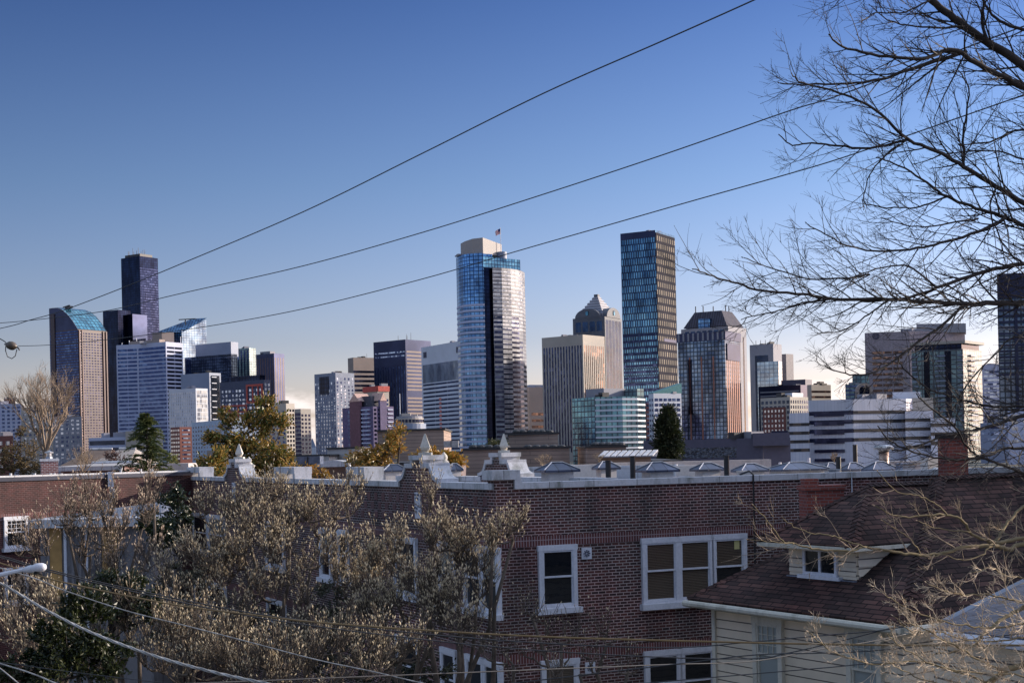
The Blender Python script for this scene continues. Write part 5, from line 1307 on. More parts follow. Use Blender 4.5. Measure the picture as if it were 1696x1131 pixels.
# cross wing at right
R3 = PK+nv*2.4; zr3 = zpk-.12; slope = (zpk-ze)/(Lf/2)
wing_len = 9.0; run = 3.6
rw = [R3, R3-wv*wing_len]
v_lo = R3-nv*run*.2
ct = (zpk-ze)/Dn
def wingpt(a, b): return R3-wv*a-nv*b     # a towards camera along ridge, b down the left slope
zsl = slope
roofpoly([P3(wingpt(-.2, 0), zr3+.05), P3(wingpt(wing_len, 0), zr3+.05), P3(wingpt(wing_len, 2.6), zr3-2.6*zsl), P3(wingpt(2.6*1.0, 2.6), zr3-2.6*zsl)], 'wing_roof')
roofpoly([P3(wingpt(-.2, 0), zr3+.05), P3(wingpt(wing_len, 0), zr3+.05), P3(wingpt(wing_len, -4), zr3-4*zsl), P3(wingpt(-.2, -4), zr3-4*zsl)], 'wing_roof')
m = MB(); m.prism([wingpt(3.4, 2.2), wingpt(wing_len-.4, 2.2), wingpt(wing_len-.4, -3.6), wingpt(3.4, -3.6)], 0, zr3-2.6*zsl-.02); m.build('wing_wall', siding, house)
# dormer
nFr = (PKz-Ez).cross(Az-Ez).normalized()
def onroof(px, py): return hit(px, py, Ez, nFr)
dl = onroof(1309, 950); 
tdl = (V2(dl)-E).dot(nv); tdr = (V2(onroof(1420, 958))-E).dot(nv); td = (tdl+tdr)/2
Dp0 = E+nv*td                                              # dormer front plane through here
def onD(px, py, out=0): h = hit(px, py, P3(Dp0-nv*out), P3(nF)); return (V2(h)-(Dp0-nv*out)).dot(wv), h.z
tR_, _ = onD(1420, 930); tL_, _ = onD(1309, 930); zdt = onD(1364, 906)[1]
dorm = MB(); zdb = onD(1364, 957)[1]-.3
a_, b_ = Dp0+wv*tR_, Dp0+wv*tL_
dorm.prism([a_+nv*.04, b_+nv*.04, b_+nv*3.2, a_+nv*3.2], zdb, zdt+.05); dm = dorm.build('dormer', siding, house)
def lapd(A_, B_, n, z0, z1):
    m = MB(); z = z0
    while z < z1-.001:
        zz = min(z+.2, z1); q = [A_+n*.05, B_+n*.05, B_-n*.03, A_-n*.03]; t_ = [A_+n*.02, B_+n*.02, B_-n*.03, A_-n*.03]
        m.hexa([(p.x, p.y, z) for p in q], [(p.x, p.y, zz) for p in t_]); z = zz
    return m.build('dormer_siding', siding, dm)
dm_off = None
lapd(a_, b_, nF, zdb, zdt); lapd(a_, a_+nv*3, -wv, zdb, zdt)
m = MB(); m.wallbox(a_-wv*.055, b_+wv*.03, zdb+.2, zdb+.31, .03, .1, nF); m.build('flashing', tin, dm)
t0, zt_ = onD(1334, 908); t1, zb_ = onD(1391, 953); t0, t1 = min(t0, t1), max(t0, t1); tm = (t0+t1)/2
m = MB(); z0, z1_ = zdb+.36, zdt-.03
for s0, s1, y0, y1 in ((t0, t0+.07, z0, z1_), (t1-.07, t1, z0, z1_), (tm-.03, tm+.03, z0+.07, z1_-.06), (t0+.07, t1-.07, z0, z0+.07), (t0+.07, t1-.07, z1_-.06, z1_)): m.wallbox(Dp0+wv*s0, Dp0+wv*s1, y0, y1, .03, .10, nF)
wd = m.build('dormer_window', paint, dm)
m = MB(); m.wallbox(Dp0+wv*(t0+.05), Dp0+wv*(tm-.02), z0+.05, z1_-.05, .05, .065, nF); m.wallbox(Dp0+wv*(tm+.02), Dp0+wv*(t1-.05), z0+.05, z1_-.05, .05, .065, nF); m.build('pane', glass_dark, wd)
m = MB(); m.wallbox(Dp0+wv*(t0-.12), Dp0+wv*(t1+.12), z0-.08, z0, .02, .16, nF); m.build('sill', paint, wd)
# dormer roof
fo = .45
tA_, zA_ = onD(1256, 895, fo); tB_, zB_ = onD(1410, 905, fo); zde = (zA_+zB_)/2
DA, DB = Dp0-nv*fo+wv*tA_, Dp0-nv*fo+wv*tB_
md_ = (DA+DB)/2; k = W(1437, 804, 1).x; Dd = (k*md_.y-md_.x)/(nv.x-k*nv.y); DP = md_+nv*Dd; zdp = W(1437, 804, DP.y).z
roofpoly([P3(DB, zde), P3(DA, zde), P3(DP, zdp)], 'dormer_roof')
roofpoly([P3(DB, zde), P3(DP, zdp), P3(DP+nv*4.2, zdp), P3(DB+nv*(4.2+Dd*.4), zde)], 'dormer_roof')
roofpoly([P3(DA, zde), P3(DA+nv*(4.2+Dd), zde), P3(DP+nv*4.2, zdp), P3(DP, zdp)], 'dormer_roof')
hipcap(P3(DB, zde), P3(DP, zdp), .14); hipcap(P3(DA, zde), P3(DP, zdp), .12); hipcap(P3(DP, zdp), P3(DP+nv*4, zdp), .12)
m = MB(); m.wallbox(DA, DB, zde-.11, zde-.03, -.02, .05, nF); m.wallbox(DB, DB+nv*4, zde-.11, zde-.03, -.02, .05, -wv); m.build('dormer_fascia', cream, house)
m = MB(); m.prism([DA, DB, DB+nv*fo*1.3, DA+nv*fo*1.3], zde-.13, zde-.10); m.build('dormer_soffit', siding, house)
# chimneys
o, c, w = chimney(1326, 1394, 803, 36, 8, brick_red, 'wide red brick chimney standing between the dormer roof and the apartment house', brick_red, rz=.12)
m = MB(); m.box((c.x-.3, c.y, c.z), .36, .36, .17, .12); m.build('flue_block', brick_red, o)
o, c, w = chimney(1554, 1601, 718, 34.5, 10.5, brick_red, 'tall dark topped brick chimney rising above the shingle ridge', solid('soot_cap', (.03, .018, .016), .9), rz=.35)
# neighbouring garage roof
d = 19.0
gA, gB = W(1566, 1030, 21.5), W(1775, 925, 24)
gC, gD = W(1775, 1066, 15.8), W(1545, 1040, 18.5)
gar = empty('garage', (gD.x, gD.y, 0), 'blue grey shingled low roof with white edge at the lower right corner', 'garage')
roofpoly([gD, gC, gB, gA], 'roof', shingle_g, gar)
m = MB(); m.tube([gD-Vector((0, .05, .08)), gC-Vector((0, .05, .08))], .07, 6); m.build('gutter', paint, gar)
m = MB(); m.hexa([gA+Vector((-.05, 0, -.12)), gB+Vector((-.05, 0, -.12)), gB+Vector((.03, -.1, -.12)), gA+Vector((.03, -.1, -.12))], [gA+Vector((-.05, 0, .05)), gB+Vector((-.05, 0, .05)), gB+Vector((.03, -.1, .05)), gA+Vector((.03, -.1, .05))]); m.build('rake_board', solid('grey_rake', (.16, .19, .25), .6), gar)
m = MB(); m.prism([V2(gD)+Vector((.15, .5)), V2(gC)+Vector((.2, .5)), V2(gB)+Vector((0, -.4)), V2(gA)+Vector((.3, -.3))], 0, gC.z-.25); m.build('wall', siding, gar)

# unseen brick block added right of view to shade the shingle roof
nb = empty('brick_building', (25, 34, 0), 'unseen tall brick block added beyond the right edge to shade the shingle roof', 'building')
NP = [Vector((17.6, 37.6)), Vector((18.0, 29.5)), Vector((32, 31)), Vector((32, 38))]
m = MB(); m.prism(NP, 0, 14.6); m.build('wall', brick, nb)
m = MB(); m.prism([p+(p-Vector((25, 34))).normalized()*.2 for p in NP], 14.6, 14.85); m.build('coping', coping, nb)
for i in (0,):
    A_, B_ = NP[0], NP[1]; n_ = nrm(A_, B_); e_ = (B_-A_).normalized()
    for z in (3, 6.4, 9.8):
        for t in (1.2, 4.0): sash(A_, e_, n_, t, t+1.3, z, z+1.8, nb)
# small clutter on the flat roof
def clutter(px, d, w, h, mat, name, label, cat, dep=.4, rz=.4):
    p = W(px, 780, d); m = MB(); m.box((p.x, p.y, z_roof+.045), w, dep, h, rz); m.box((p.x, p.y, z_roof+.045+h), w*1.12, dep*1.12, .04, rz); tag(m.build(name, mat), label, cat)
clutter(950, 41, .5, .55, tin, 'junction_box', 'small blue grey box between the widest housing and the leftmost black pipe', 'roof box')
clutter(1130, 43, .35, .62, steel, 'junction_box', 'small steel box right of the dark patched housing', 'roof box')
clutter(1232, 46, .3, .7, stucco, 'junction_box', 'slim pale box between two small housings right of the tall black pipe', 'roof box')
clutter(1300, 45, .9, .42, membrane, 'roof_curb', 'low grey curb in front of the longest capped housing', 'roof curb', .7)
clutter(1500, 52, .6, .75, tin, 'air_unit', 'grey air unit between the steel flue and the tall chimney', 'air unit')
m = MB(); pr_ = [W(x, 780, dd) for x, dd in ((905, 39.5), (960, 40), (1030, 41), (1100, 42), (1180, 43.2), (1260, 44.5))]
m.tube([(p.x, p.y, z_roof+.12+.03*(i % 2)) for i, p in enumerate(pr_)], .022, 6); tag(m.build('roof_cable', blackp), 'black cable lying along the flat roof behind the long coping', 'cable')
for px, d, h, lb in ((1170, 60, .75, 'short white pipe standing behind the small capped housing left of the black pipe'), (1292, 66, .8, 'short white pipe at the back of the roof below the plum building'), (1120, 68, .8, 'white pipe near the cypress foot at the back of the roof'), (1340, 70, .95, 'white pipe at the back of the roof below the left wing of the white office')):
    p = W(px, 775, d); m = MB(); m.tube([(p.x, p.y, z_roof), (p.x, p.y, z_roof+h)], .07, 8); tag(m.build('vent_pipe', paint), lb, 'vent pipe')

nb2 = empty('brick_building', (28, 44, 0), 'taller unseen brick block added beyond the right edge to shade the brick facade', 'building')  # second unseen block, added to keep the sun off the brick facade
NQ = [Vector((21.0, 50)), Vector((20.6, 38.8)), Vector((36, 39.2)), Vector((36, 50))]
m = MB(); m.prism(NQ, 0, 17.4); m.build('wall', brick, nb2)
m = MB(); m.prism([p+(p-Vector((28, 44))).normalized()*.25 for p in NQ], 17.4, 17.7); m.build('coping', coping, nb2)
n_ = nrm(NQ[0], NQ[1]); e_ = (NQ[1]-NQ[0]).normalized()
for z in (9, 12.4):
    for t in (1.5, 5.0, 8.5): sash(NQ[0], e_, n_, t, t+1.2, z, z+1.8, nb2)
# ================================================================== vegetation
def leafmat(name, c1, c2, back=None, rough=.45, sc=1.2, tl=.25):
    m, t, b = newmat(name)
    n = noise(t, sc, 3); r = ramp2(t, n.outputs[0], c1, c2, .38, .62); out = r.outputs[0]
    if back:
        g = N(t, 'ShaderNodeNewGeometry'); mx = N(t, 'ShaderNodeMixRGB'); mx.inputs[2].default_value = (*back, 1)
        t.links.new(g.outputs['Backfacing'], mx.inputs[0]); t.links.new(out, mx.inputs[1]); out = mx.outputs[0]
    t.links.new(out, b.inputs['Base Color']); b.inputs['Roughness'].default_value = rough
    tr = N(t, 'ShaderNodeBsdfTranslucent'); t.links.new(out, tr.inputs[0]); ms = N(t, 'ShaderNodeMixShader'); ms.inputs[0].default_value = tl
    o = t.nodes['Material Output']; t.links.new(b.outputs[0], ms.inputs[1]); t.links.new(tr.outputs[0], ms.inputs[2]); t.links.new(ms.outputs[0], o.inputs[0])
    return m
bark_dark = solid('dark_bark', (.035, .027, .024), .9, scale=9, var=.4)
bark_moss = streaky('mossy_bark', (.20, .155, .085), (.08, .07, .035), .95)
bark_sunlit = solid('sunlit_tan_twig', (.28, .21, .145), .85, scale=6, var=.35)  # twig tan brightened as if sunlit, the light is in the colour
bark_grey = solid('grey_magnolia_bark', (.085, .065, .05), .9, scale=6, var=.35)
bud_mat = leafmat('silky_bud', (.38, .31, .21), (.84, .73, .53), rough=.6, sc=9, tl=.35)
rnd = random.Random(11)
def rv(s=1): return Vector((rnd.uniform(-1, 1), rnd.uniform(-1, 1), rnd.uniform(-1, 1)))*s
def spindle(mb, p, d, L, r):
    a = d.cross(Vector((.3, .2, .9))).normalized(); b = d.cross(a); q = p+d*L*.45; t = p+d*L
    base = len(mb.v)
    mb.v.extend([tuple(p), tuple(q+a*r), tuple(q+b*r), tuple(q-a*r), tuple(q-b*r), tuple(t)])
    mb.f.extend([(base, base+2, base+1), (base, base+3, base+2), (base, base+4, base+3), (base, base+1, base+4),
                 (base+5, base+1, base+2), (base+5, base+2, base+3), (base+5, base+3, base+4), (base+5, base+4, base+1)])
def leaf(mb, p, d, L, w, nrm_=None):
    s = d.cross(nrm_ if nrm_ is not None else rv()).normalized(); up = s.cross(d).normalized()
    base = len(mb.v); m_ = p+d*L*.5+up*L*.08
    mb.v.extend([tuple(p), tuple(m_+s*w/2), tuple(p+d*L-up*L*.08), tuple(m_-s*w/2)]); mb.f.append((base, base+1, base+2, base+3))
def curve_path(p0, p1, sag, n=6, jit=.05):
    ps = []
    L = (p1-p0).length
    for i in range(n+1):
        t = i/n; q = p0.lerp(p1, t); q = q+sag*(math.sin(math.pi*t))+(rv(jit*L*.3) if 0 < i < n else Vector((0, 0, 0))); ps.append(q)
    return ps

# ---------------- magnolia trees heavy with buds
def bud_tree(name, label, base_px, base_d, blobs, nclus, twigs=11, seed=1, bud=1.0, stems=4, dens=1.0, cat='tree', bark=None, budmat=None):
    """blobs: (px, py, rx_px, ry_px, depth) crown lobes"""
    global rnd
    rnd = random.Random(seed)
    bx = W(base_px, 1000, base_d); base = Vector((bx.x, bx.y, 0))
    root = empty(name, base, label, cat, 'budding magnolia trees')
    wood = MB(); tw = MB(); bd = MB()
    zfork = 2.2
    fork = base+Vector((0, 0, zfork))
    wood.tube([base, base+Vector((.05, .02, 1.1)), fork], [.17, .14, .12], 8)
    nodes = [(fork, .12)]
    area = sum(b[2]*b[3] for b in blobs)
    stem_ends = []
    for bl in blobs:
        c = W(bl[0], bl[1]+bl[3]*.55, bl[4])
        ps = curve_path(fork, c, Vector((0, 0, .1))+rv(.25), 7, .10)
        wood.tube(ps, [.095-.065*i/7 for i in range(8)], 7)
        for i, p in enumerate(ps[2:]): nodes.append((p, .05))
    clusters = []
    for bl in blobs:
        k = max(3, int(nclus*bl[2]*bl[3]/area))
        for _ in range(k):
            while True:
                v = rv()
                if v.length < 1 and v.length > .25: break
            sc = bl[4]/F
            c0 = W(bl[0], bl[1], bl[4])
            clusters.append(c0+Vector((v.x*bl[2]*sc, v.y*min(bl[2], bl[3])*sc*.8, v.z*bl[3]*sc)))
    clusters.sort(key=lambda c: (c-fork).length)
    for c in clusters:
        best = min(nodes, key=lambda nn: (nn[0]-c).length+(.8 if nn[0].z > c.z else 0))
        p0 = best[0]; L = (c-p0).length
        ps = curve_path(p0, c, Vector((0, 0, -.10*L))+rv(.05*L), 5, .12)
        wood.tube(ps, [.026-.019*i/5 for i in range(6)], 5, cap=False)
        nodes.append((ps[3], .02)); nodes.append((c, .01))
        out = (c-fork); out.z *= .3; out = out.normalized() if out.length > .01 else Vector((0, 0, 1))
        for k in range(twigs):
            d = (Vector((0, 0, 1))*rnd.uniform(.35, 1.2)+out*.35+rv(.75)).normalized(); L = rnd.uniform(.22, .62)
            q0 = ps[rnd.choice((3, 4, 5, 5))]+rv(.03); q1 = q0+d*L*.5; d2 = (d+Vector((0, 0, .55))+rv(.18)).normalized(); q2 = q1+d2*L*.5
            tw.tube([q0, q1, q2], [.006, .0048, .0034], 3, cap=False)
            if rnd.random() < .95*dens: bs = rnd.uniform(.5, 1.35)*bud; spindle(bd, q2, d2, .078*bs, .0135*bs)
            for j in range(4):
                if rnd.random() < .75*dens:
                    t = rnd.uniform(.3, .95); q = q0.lerp(q1, t*2) if t < .5 else q1.lerp(q2, t*2-1)
                    dd = (d+Vector((0, 0, .8))+rv(.9)).normalized(); l = rnd.uniform(.05, .16); e = q+dd*l
                    tw.tube([q, e], [.0035, .003], 3, cap=False); bs = rnd.uniform(.4, 1.1)*bud; spindle(bd, e, (dd+Vector((0, 0, .7))).normalized(), .07*bs, .0125*bs)
    wood.build('trunk', bark or bark_grey, root, uv=False, smooth=True)
    tw.build('twigs', bark or bark_grey, root, uv=False, kind='stuff')
    bd.build('buds', budmat or bud_mat, root, uv=False, kind='stuff')
    return root
bud_tree('magnolia_tree', 'largest budding magnolia, in front of the gabled brick side in the centre left', 470, 29,
    [(480, 850, 110, 55, 29), (530, 858, 78, 48, 30), (400, 880, 90, 62, 28.5), (330, 930, 80, 60, 28), (470, 950, 150, 60, 28), (585, 950, 70, 55, 29), (300, 1010, 100, 60, 27.5), (440, 1060, 150, 60, 27), (400, 835, 40, 30, 29), (575, 825, 40, 30, 30.5)], 200, 13, seed=3)
bud_tree('magnolia_tree', 'budding magnolia before the brick corner, its sprays reaching the lone window', 720, 27,
    [(770, 905, 75, 38, 27), (700, 925, 70, 50, 27.5), (815, 905, 38, 26, 26.5), (640, 930, 50, 50, 28), (700, 990, 90, 50, 26.5), (790, 960, 48, 40, 27), (630, 1010, 60, 50, 27), (705, 840, 22, 30, 28), (760, 1030, 70, 45, 26), (850, 885, 16, 16, 26.5)], 135, 12, seed=5)
bud_tree('magnolia_tree', 'dim budding magnolia filling the bottom left below the wires', 250, 22,
    [(230, 1040, 90, 50, 22), (320, 1080, 110, 60, 21.5), (40, 1060, 60, 60, 23), (110, 1105, 60, 30, 22), (420, 1110, 130, 40, 21), (560, 1100, 90, 50, 22), (100, 1000, 80, 40, 24), (650, 1080, 70, 50, 23)], 150, 11, seed=8, bud=.85, dens=.8)
bud_tree('magnolia_tree', 'tall budding magnolia with a brownish top in front of the left brick wall', 150, 34,
    [(150, 835, 58, 42, 34), (115, 870, 40, 35, 33), (200, 860, 26, 40, 34), (255, 815, 32, 24, 36), (235, 860, 30, 30, 35), (150, 900, 60, 35, 34), (60, 900, 50, 30, 32), (210, 930, 60, 40, 33), (30, 1000, 50, 60, 30)], 125, 10, seed=12, bud=1.05, dens=.8,
    budmat=leafmat('rusty_bud', (.36, .26, .19), (.74, .60, .46), rough=.6, sc=2, tl=.35))
bud_tree('magnolia_tree', 'sparse leaning shrub with pinkish twigs under the lone window', 985, 26,
    [(1005, 1050, 30, 30, 26), (930, 1050, 45, 28, 26), (880, 1000, 30, 30, 26.5), (960, 1100, 60, 30, 25), (1040, 1100, 30, 25, 25), (850, 1080, 60, 40, 25.5)], 40, 6, seed=17, bud=.7, dens=.4)
# trunks leaning, bottom centre
def poletrunk(pts, d, r, label):
    m = MB(); ps = [W(x, y, dd) for x, y, dd in pts]; m.tube(ps, [r*(1-.6*i/(len(ps)-1)) for i in range(len(ps))], 7)
    return m
# ---------------- evergreens
def leaf_tree(name, label, cat, base, blobs, nclus, per, leafm, L=.16, w=.06, seed=1, r0=.2, wood=None, up=.2, group=None, spread=.45, hang=0):
    global rnd
    rnd = random.Random(seed)
    root = empty(name, base, label, cat, group); wm = MB(); lm = MB()
    area = sum(b[2]*b[3] for b in blobs); nodes = []
    c_all = sum((W(b[0], b[1], b[4]) for b in blobs), Vector((0, 0, 0)))/len(blobs)
    top = max((W(b[0], b[1], b[4]) for b in blobs), key=lambda v: v.z)
    ps = curve_path(Vector(base), top, Vector((0, 0, 0)), 12, .02)
    wm.tube(ps, [r0*(1-.85*i/12) for i in range(13)], 7); nodes += ps[3:]
    cl = []
    for bl in blobs:
        k = max(2, int(nclus*bl[2]*bl[3]/area)); sc = bl[4]/F; c0 = W(bl[0], bl[1], bl[4])
        for _ in range(k):
            while True:
                v = rv()
                if v.length < 1: break
            cl.append(c0+Vector((v.x*bl[2]*sc, v.y*min(bl[2], bl[3]*1.2)*sc, v.z*bl[3]*sc)))
    cl.sort(key=lambda c: (c-c_all).length)
    for c in cl:
        p0 = min(nodes, key=lambda q: (q-c).length+(.8 if q.z > c.z else 0)); Lb = (c-p0).length
        qs = curve_path(p0, c, Vector((0, 0, -.08*Lb)), 3, .1); wm.tube(qs, [.03*L/.16, .022*L/.16, .016*L/.16, .008*L/.16], 4, cap=False); nodes.append(c)
        out = (c-c_all).normalized()
        for k in range(per):
            d = (rv()+out*.7+Vector((0, 0, up-hang))).normalized(); p = c+rv(spread)*rnd.uniform(.2, 1)*L*3
            leaf(lm, p, d, L*rnd.uniform(.7, 1.2), w*rnd.uniform(.8, 1.2))
    wm.build('trunk', wood or bark_dark, root, uv=False, smooth=True); lm.build('crown', leafm, root, uv=False)
    return root
mag_leaf = leafmat('magnolia_leaf', (.045, .07, .015), (.16, .16, .03), back=(.34, .21, .05), rough=.35)
gold_leaf = leafmat('golden_leaf', (.20, .14, .025), (.42, .27, .04), back=(.40, .20, .035), rough=.4)
def gbase(px, d): v = W(px, 900, d); return (v.x, v.y, 0)
leaf_tree('broadleaf_tree', 'large dark leaved evergreen with bronze leaf undersides above the left curved gable', 'tree', gbase(400, 75),
    [(405, 742, 46, 26, 75), (428, 703, 22, 26, 75), (440, 672, 14, 16, 75), (372, 728, 34, 11, 74), (345, 728, 14, 9, 74), (455, 705, 24, 14, 75), (462, 692, 12, 8, 75), (385, 700, 18, 12, 75), (376, 690, 10, 8, 75), (455, 755, 28, 22, 74), (420, 775, 55, 18, 74)], 230, 24, mag_leaf, L=.30, w=.11, seed=21, group='broad leaved evergreens behind the brick house')
leaf_tree('broadleaf_tree', 'small dark round evergreen just left of the left curved gable', 'tree', gbase(352, 68), [(352, 775, 22, 20, 68), (362, 752, 9, 12, 68), (335, 778, 10, 16, 68)], 60, 22, mag_leaf, L=.26, w=.1, seed=22, group='broad leaved evergreens behind the brick house')
leaf_tree('broadleaf_tree', 'yellow bronze leaved evergreen leaning up to the right before the tall tan block', 'tree', gbase(620, 66), [(615, 762, 36, 20, 66), (640, 740, 22, 16, 66), (657, 722, 12, 12, 66), (665, 712, 6, 5, 66), (592, 765, 22, 14, 66), (630, 775, 30, 12, 66)], 130, 22, leafmat('bronze_gold_leaf', (.09, .09, .02), (.30, .2, .035), back=(.38, .2, .04), rough=.35), L=.24, w=.1, seed=23, group='broad leaved evergreens behind the brick house')
leaf_tree('broadleaf_tree', 'low golden leaved evergreen behind the nearer curved gable', 'tree', gbase(735, 62), [(735, 762, 30, 14, 62), (712, 752, 12, 8, 62), (752, 768, 14, 12, 62), (690, 755, 10, 5, 62)], 70, 20, gold_leaf, L=.20, w=.1, seed=24, group='broad leaved evergreens behind the brick house')
leaf_tree('bush', 'low yellow green bush peeping over the coping right of the large evergreen', 'bush', gbase(505, 70), [(500, 782, 24, 9, 70), (478, 778, 10, 8, 70), (530, 786, 16, 5, 70)], 40, 18, gold_leaf, L=.2, w=.09, seed=25)
dark_leaf = leafmat('dark_glossy_leaf', (.012, .022, .010), (.045, .06, .02), rough=.3)
leaf_tree('bush', 'dark glossy evergreen shrub against the gabled side, left of the budding magnolia', 'bush', gbase(280, 40), [(285, 850, 26, 40, 40), (270, 880, 30, 26, 39), (296, 815, 12, 14, 40), (250, 865, 18, 18, 39)], 110, 24, dark_leaf, L=.13, w=.07, seed=26)
leaf_tree('bush', 'dark green bushy evergreen in the bottom left corner behind the magnolia buds', 'bush', gbase(150, 21), [(140, 1010, 46, 35, 21), (190, 965, 50, 22, 22), (110, 1060, 55, 45, 20.5), (220, 1005, 50, 30, 22), (60, 1110, 60, 30, 20), (160, 1090, 60, 40, 20.5)], 300, 26, leafmat('holly_leaf', (.008, .016, .004), (.038, .046, .012), rough=.4), L=.085, w=.045, seed=27)
leaf_tree('tree_mass', 'dark green undergrowth behind the budding magnolias', 'bush', gbase(520, 33), [(480, 1060, 200, 55, 33), (640, 1110, 120, 40, 32), (340, 1040, 100, 60, 33), (560, 990, 70, 30, 34), (300, 960, 60, 30, 34)], 380, 20, leafmat('undergrowth_leaf', (.012, .018, .008), (.04, .042, .02), rough=.6), L=.11, w=.05, seed=28)
leaf_tree('cypress_tree', 'dark columnar cypress standing before the white gridded block', 'tree', gbase(1106, 150), [(1106, 740, 21, 40, 150), (1106, 712, 17, 26, 150), (1106, 692, 11, 14, 150), (1106, 683, 6, 7, 150)], 240, 26, leafmat('cypress_leaf', (.008, .016, .005), (.03, .04, .01), rough=.7), L=.5, w=.16, seed=29, up=.6)
leaf_tree('brown_tree', 'brown leaved tree at the left edge beside the bare tree', 'tree', gbase(35, 100), [(35, 755, 30, 30, 100), (10, 765, 20, 24, 100), (50, 775, 30, 18, 100), (35, 722, 10, 14, 100)], 150, 22, leafmat('brown_leaf', (.06, .05, .02), (.20, .14, .07), rough=.8), L=.22, w=.07, seed=30)
leaf_tree('shrub', 'reddish brown shrub between the small roofs and the conifer', 'shrub', gbase(190, 86), [(188, 762, 16, 14, 86), (200, 772, 12, 10, 86)], 50, 20, leafmat('red_brown_leaf', (.04, .02, .02), (.12, .06, .05), rough=.8), L=.18, w=.06, seed=31)
leaf_tree('shrub', 'dark leafy tree top half hidden behind the rear curved gable', 'tree', gbase(822, 130), [(825, 742, 18, 14, 130), (812, 748, 8, 8, 130), (838, 748, 8, 8, 130)], 50, 20, leafmat('mid_leaf', (.02, .035, .012), (.07, .08, .03), rough=.6), L=.3, w=.1, seed=33)
leaf_tree('shrub', 'small yellow green shrub right of the conifer', 'shrub', gbase(282, 88), [(284, 765, 8, 12, 88), (276, 775, 10, 8, 88)], 26, 18, leafmat('lime_leaf', (.08, .1, .02), (.2, .2, .05), rough=.6), L=.2, w=.07, seed=34)
# conifer with drooping whorls
def conifer(px, ytop, d, label, hw=44):
    global rnd
    rnd = random.Random(41)
    base = Vector(gbase(px, d)); top = W(px+1, ytop, d); root = empty('conifer_tree', base, label, 'tree'); wm = MB(); lm = MB()
    wm.tube([base, top], [.28, .015], 7)
    z = top.z-.12; sc = d/F
    while z > 4:
        h = top.z-z; rad = min(.2+h*.52, 3.0); nb_ = 8
        for k in range(nb_):
            a = rnd.uniform(0, 2*math.pi); Lb = rad*rnd.uniform(.55, 1.15); dirh = Vector((math.cos(a), math.sin(a), 0)); p = Vector((base.x+(top.x-base.x)*z/top.z, base.y, z))
            pts = [p]; n = 6
            for i in range(1, n+1): t = i/n; pts.append(p+dirh*Lb*t+Vector((0, 0, Lb*(.25*math.sin(t*2.2)-.30*t*t))))
            wm.tube(pts, [.03*(1-.8*i/n) for i in range(n+1)], 4, cap=False)
            side = dirh.cross(Vector((0, 0, 1)))
            for i in range(1, n+1):
                for j in range(int(5+4*(1-i/n))):
                    s = rnd.choice((-1, 1)); q = pts[i-1].lerp(pts[i], rnd.random()); dd = (dirh*.8+side*s*rnd.uniform(.1, .9)+Vector((0, 0, rnd.uniform(-.7, .2)))).normalized(); ll = rnd.uniform(.16, .34)*(1.1-.5*i/n)
                    for u in range(3): leaf(lm, q+dd*ll*u*.35, (dd+rv(.35)).normalized(), ll*.6, .055)
        z -= .2+.03*h
    wm.build('trunk', bark_dark, root, uv=False); lm.build('foliage', leafmat('needle', (.03, .055, .015), (.15, .17, .05), rough=.7, sc=2.5), root, uv=False)
conifer(242, 683, 75, 'green conifer with drooping branches in front of the blank beige wall')
# bare spreading tree, far left
def bare(px, ybase, d, htop, label, seed, r0, spread, mat, name='bare_tree', lv=6):
    global rnd
    rnd = random.Random(seed)
    b = gbase(px, d); base = Vector(b); root = empty(name, base, label, 'tree'); wm = MB(); tm = MB(); zf = W(px, ybase, d).z
    wm.tube([base, Vector((base.x, base.y, zf))], [r0*1.2, r0], 7)
    H = W(px, htop, d).z-zf
    def grow(p, dr, L, r, lev):
        pts = [p]; dd = dr.copy(); n = 4
        for i in range(n): dd = (dd+rv(.13)+Vector((0, 0, .07))).normalized(); pts.append(pts[-1]+dd*L/n)
        (wm if lev > 2 else tm).tube(pts, [r*(1-.4*i/n) for i in range(n+1)], 5 if lev > 3 else 3, cap=False)
        if lev == 0: return
        for k in range(3 if lev > 1 else 4):
            i = rnd.choice((2, 3, 4, 4)); ax = rv().normalized(); nd = (dd+ax*rnd.uniform(.35, .75)).normalized()
            grow(pts[i], nd, L*rnd.uniform(.6, .85), r*.58, lev-1)
    for k in range(7):
        a = k*2*math.pi/7+rnd.uniform(-.3, .3); sp_ = rnd.uniform(.15, spread); grow(Vector((base.x, base.y, zf)), Vector((math.cos(a)*sp_, math.sin(a)*sp_, 1)).normalized(), H*.33, r0*.62, lv-1)
    wm.build('trunk', mat, root, uv=False); tm.build('twigs', mat, root, uv=False, kind='stuff')
bare(78, 752, 92, 612, 'bare spreading tree with tan twigs in front of the tall brown tower', 51, .17, .95, solid('tan_far_bark', (.24, .18, .13), .9, scale=4, var=.3))
bare(905, 776, 95, 742, 'small leafless shrub in front of the tan blocks', 52, .04, 1.2, bark_sunlit, 'bare_shrub', 4)
bare(995, 766, 86, 746, 'tiny leafless shrub at the left end of the slatted canopy', 53, .03, 1.2, bark_sunlit, 'bare_shrub', 4)
bare(1385, 766, 70, 745, 'round tuft of dry tan twigs in front of the white office block', 54, .03, 1.3, bark_sunlit, 'bare_shrub', 4)
bare(140, 785, 78, 735, 'leafless tan shrub beside the small hip roofed house', 55, .05, 1.2, bark_sunlit, 'bare_shrub', 5)

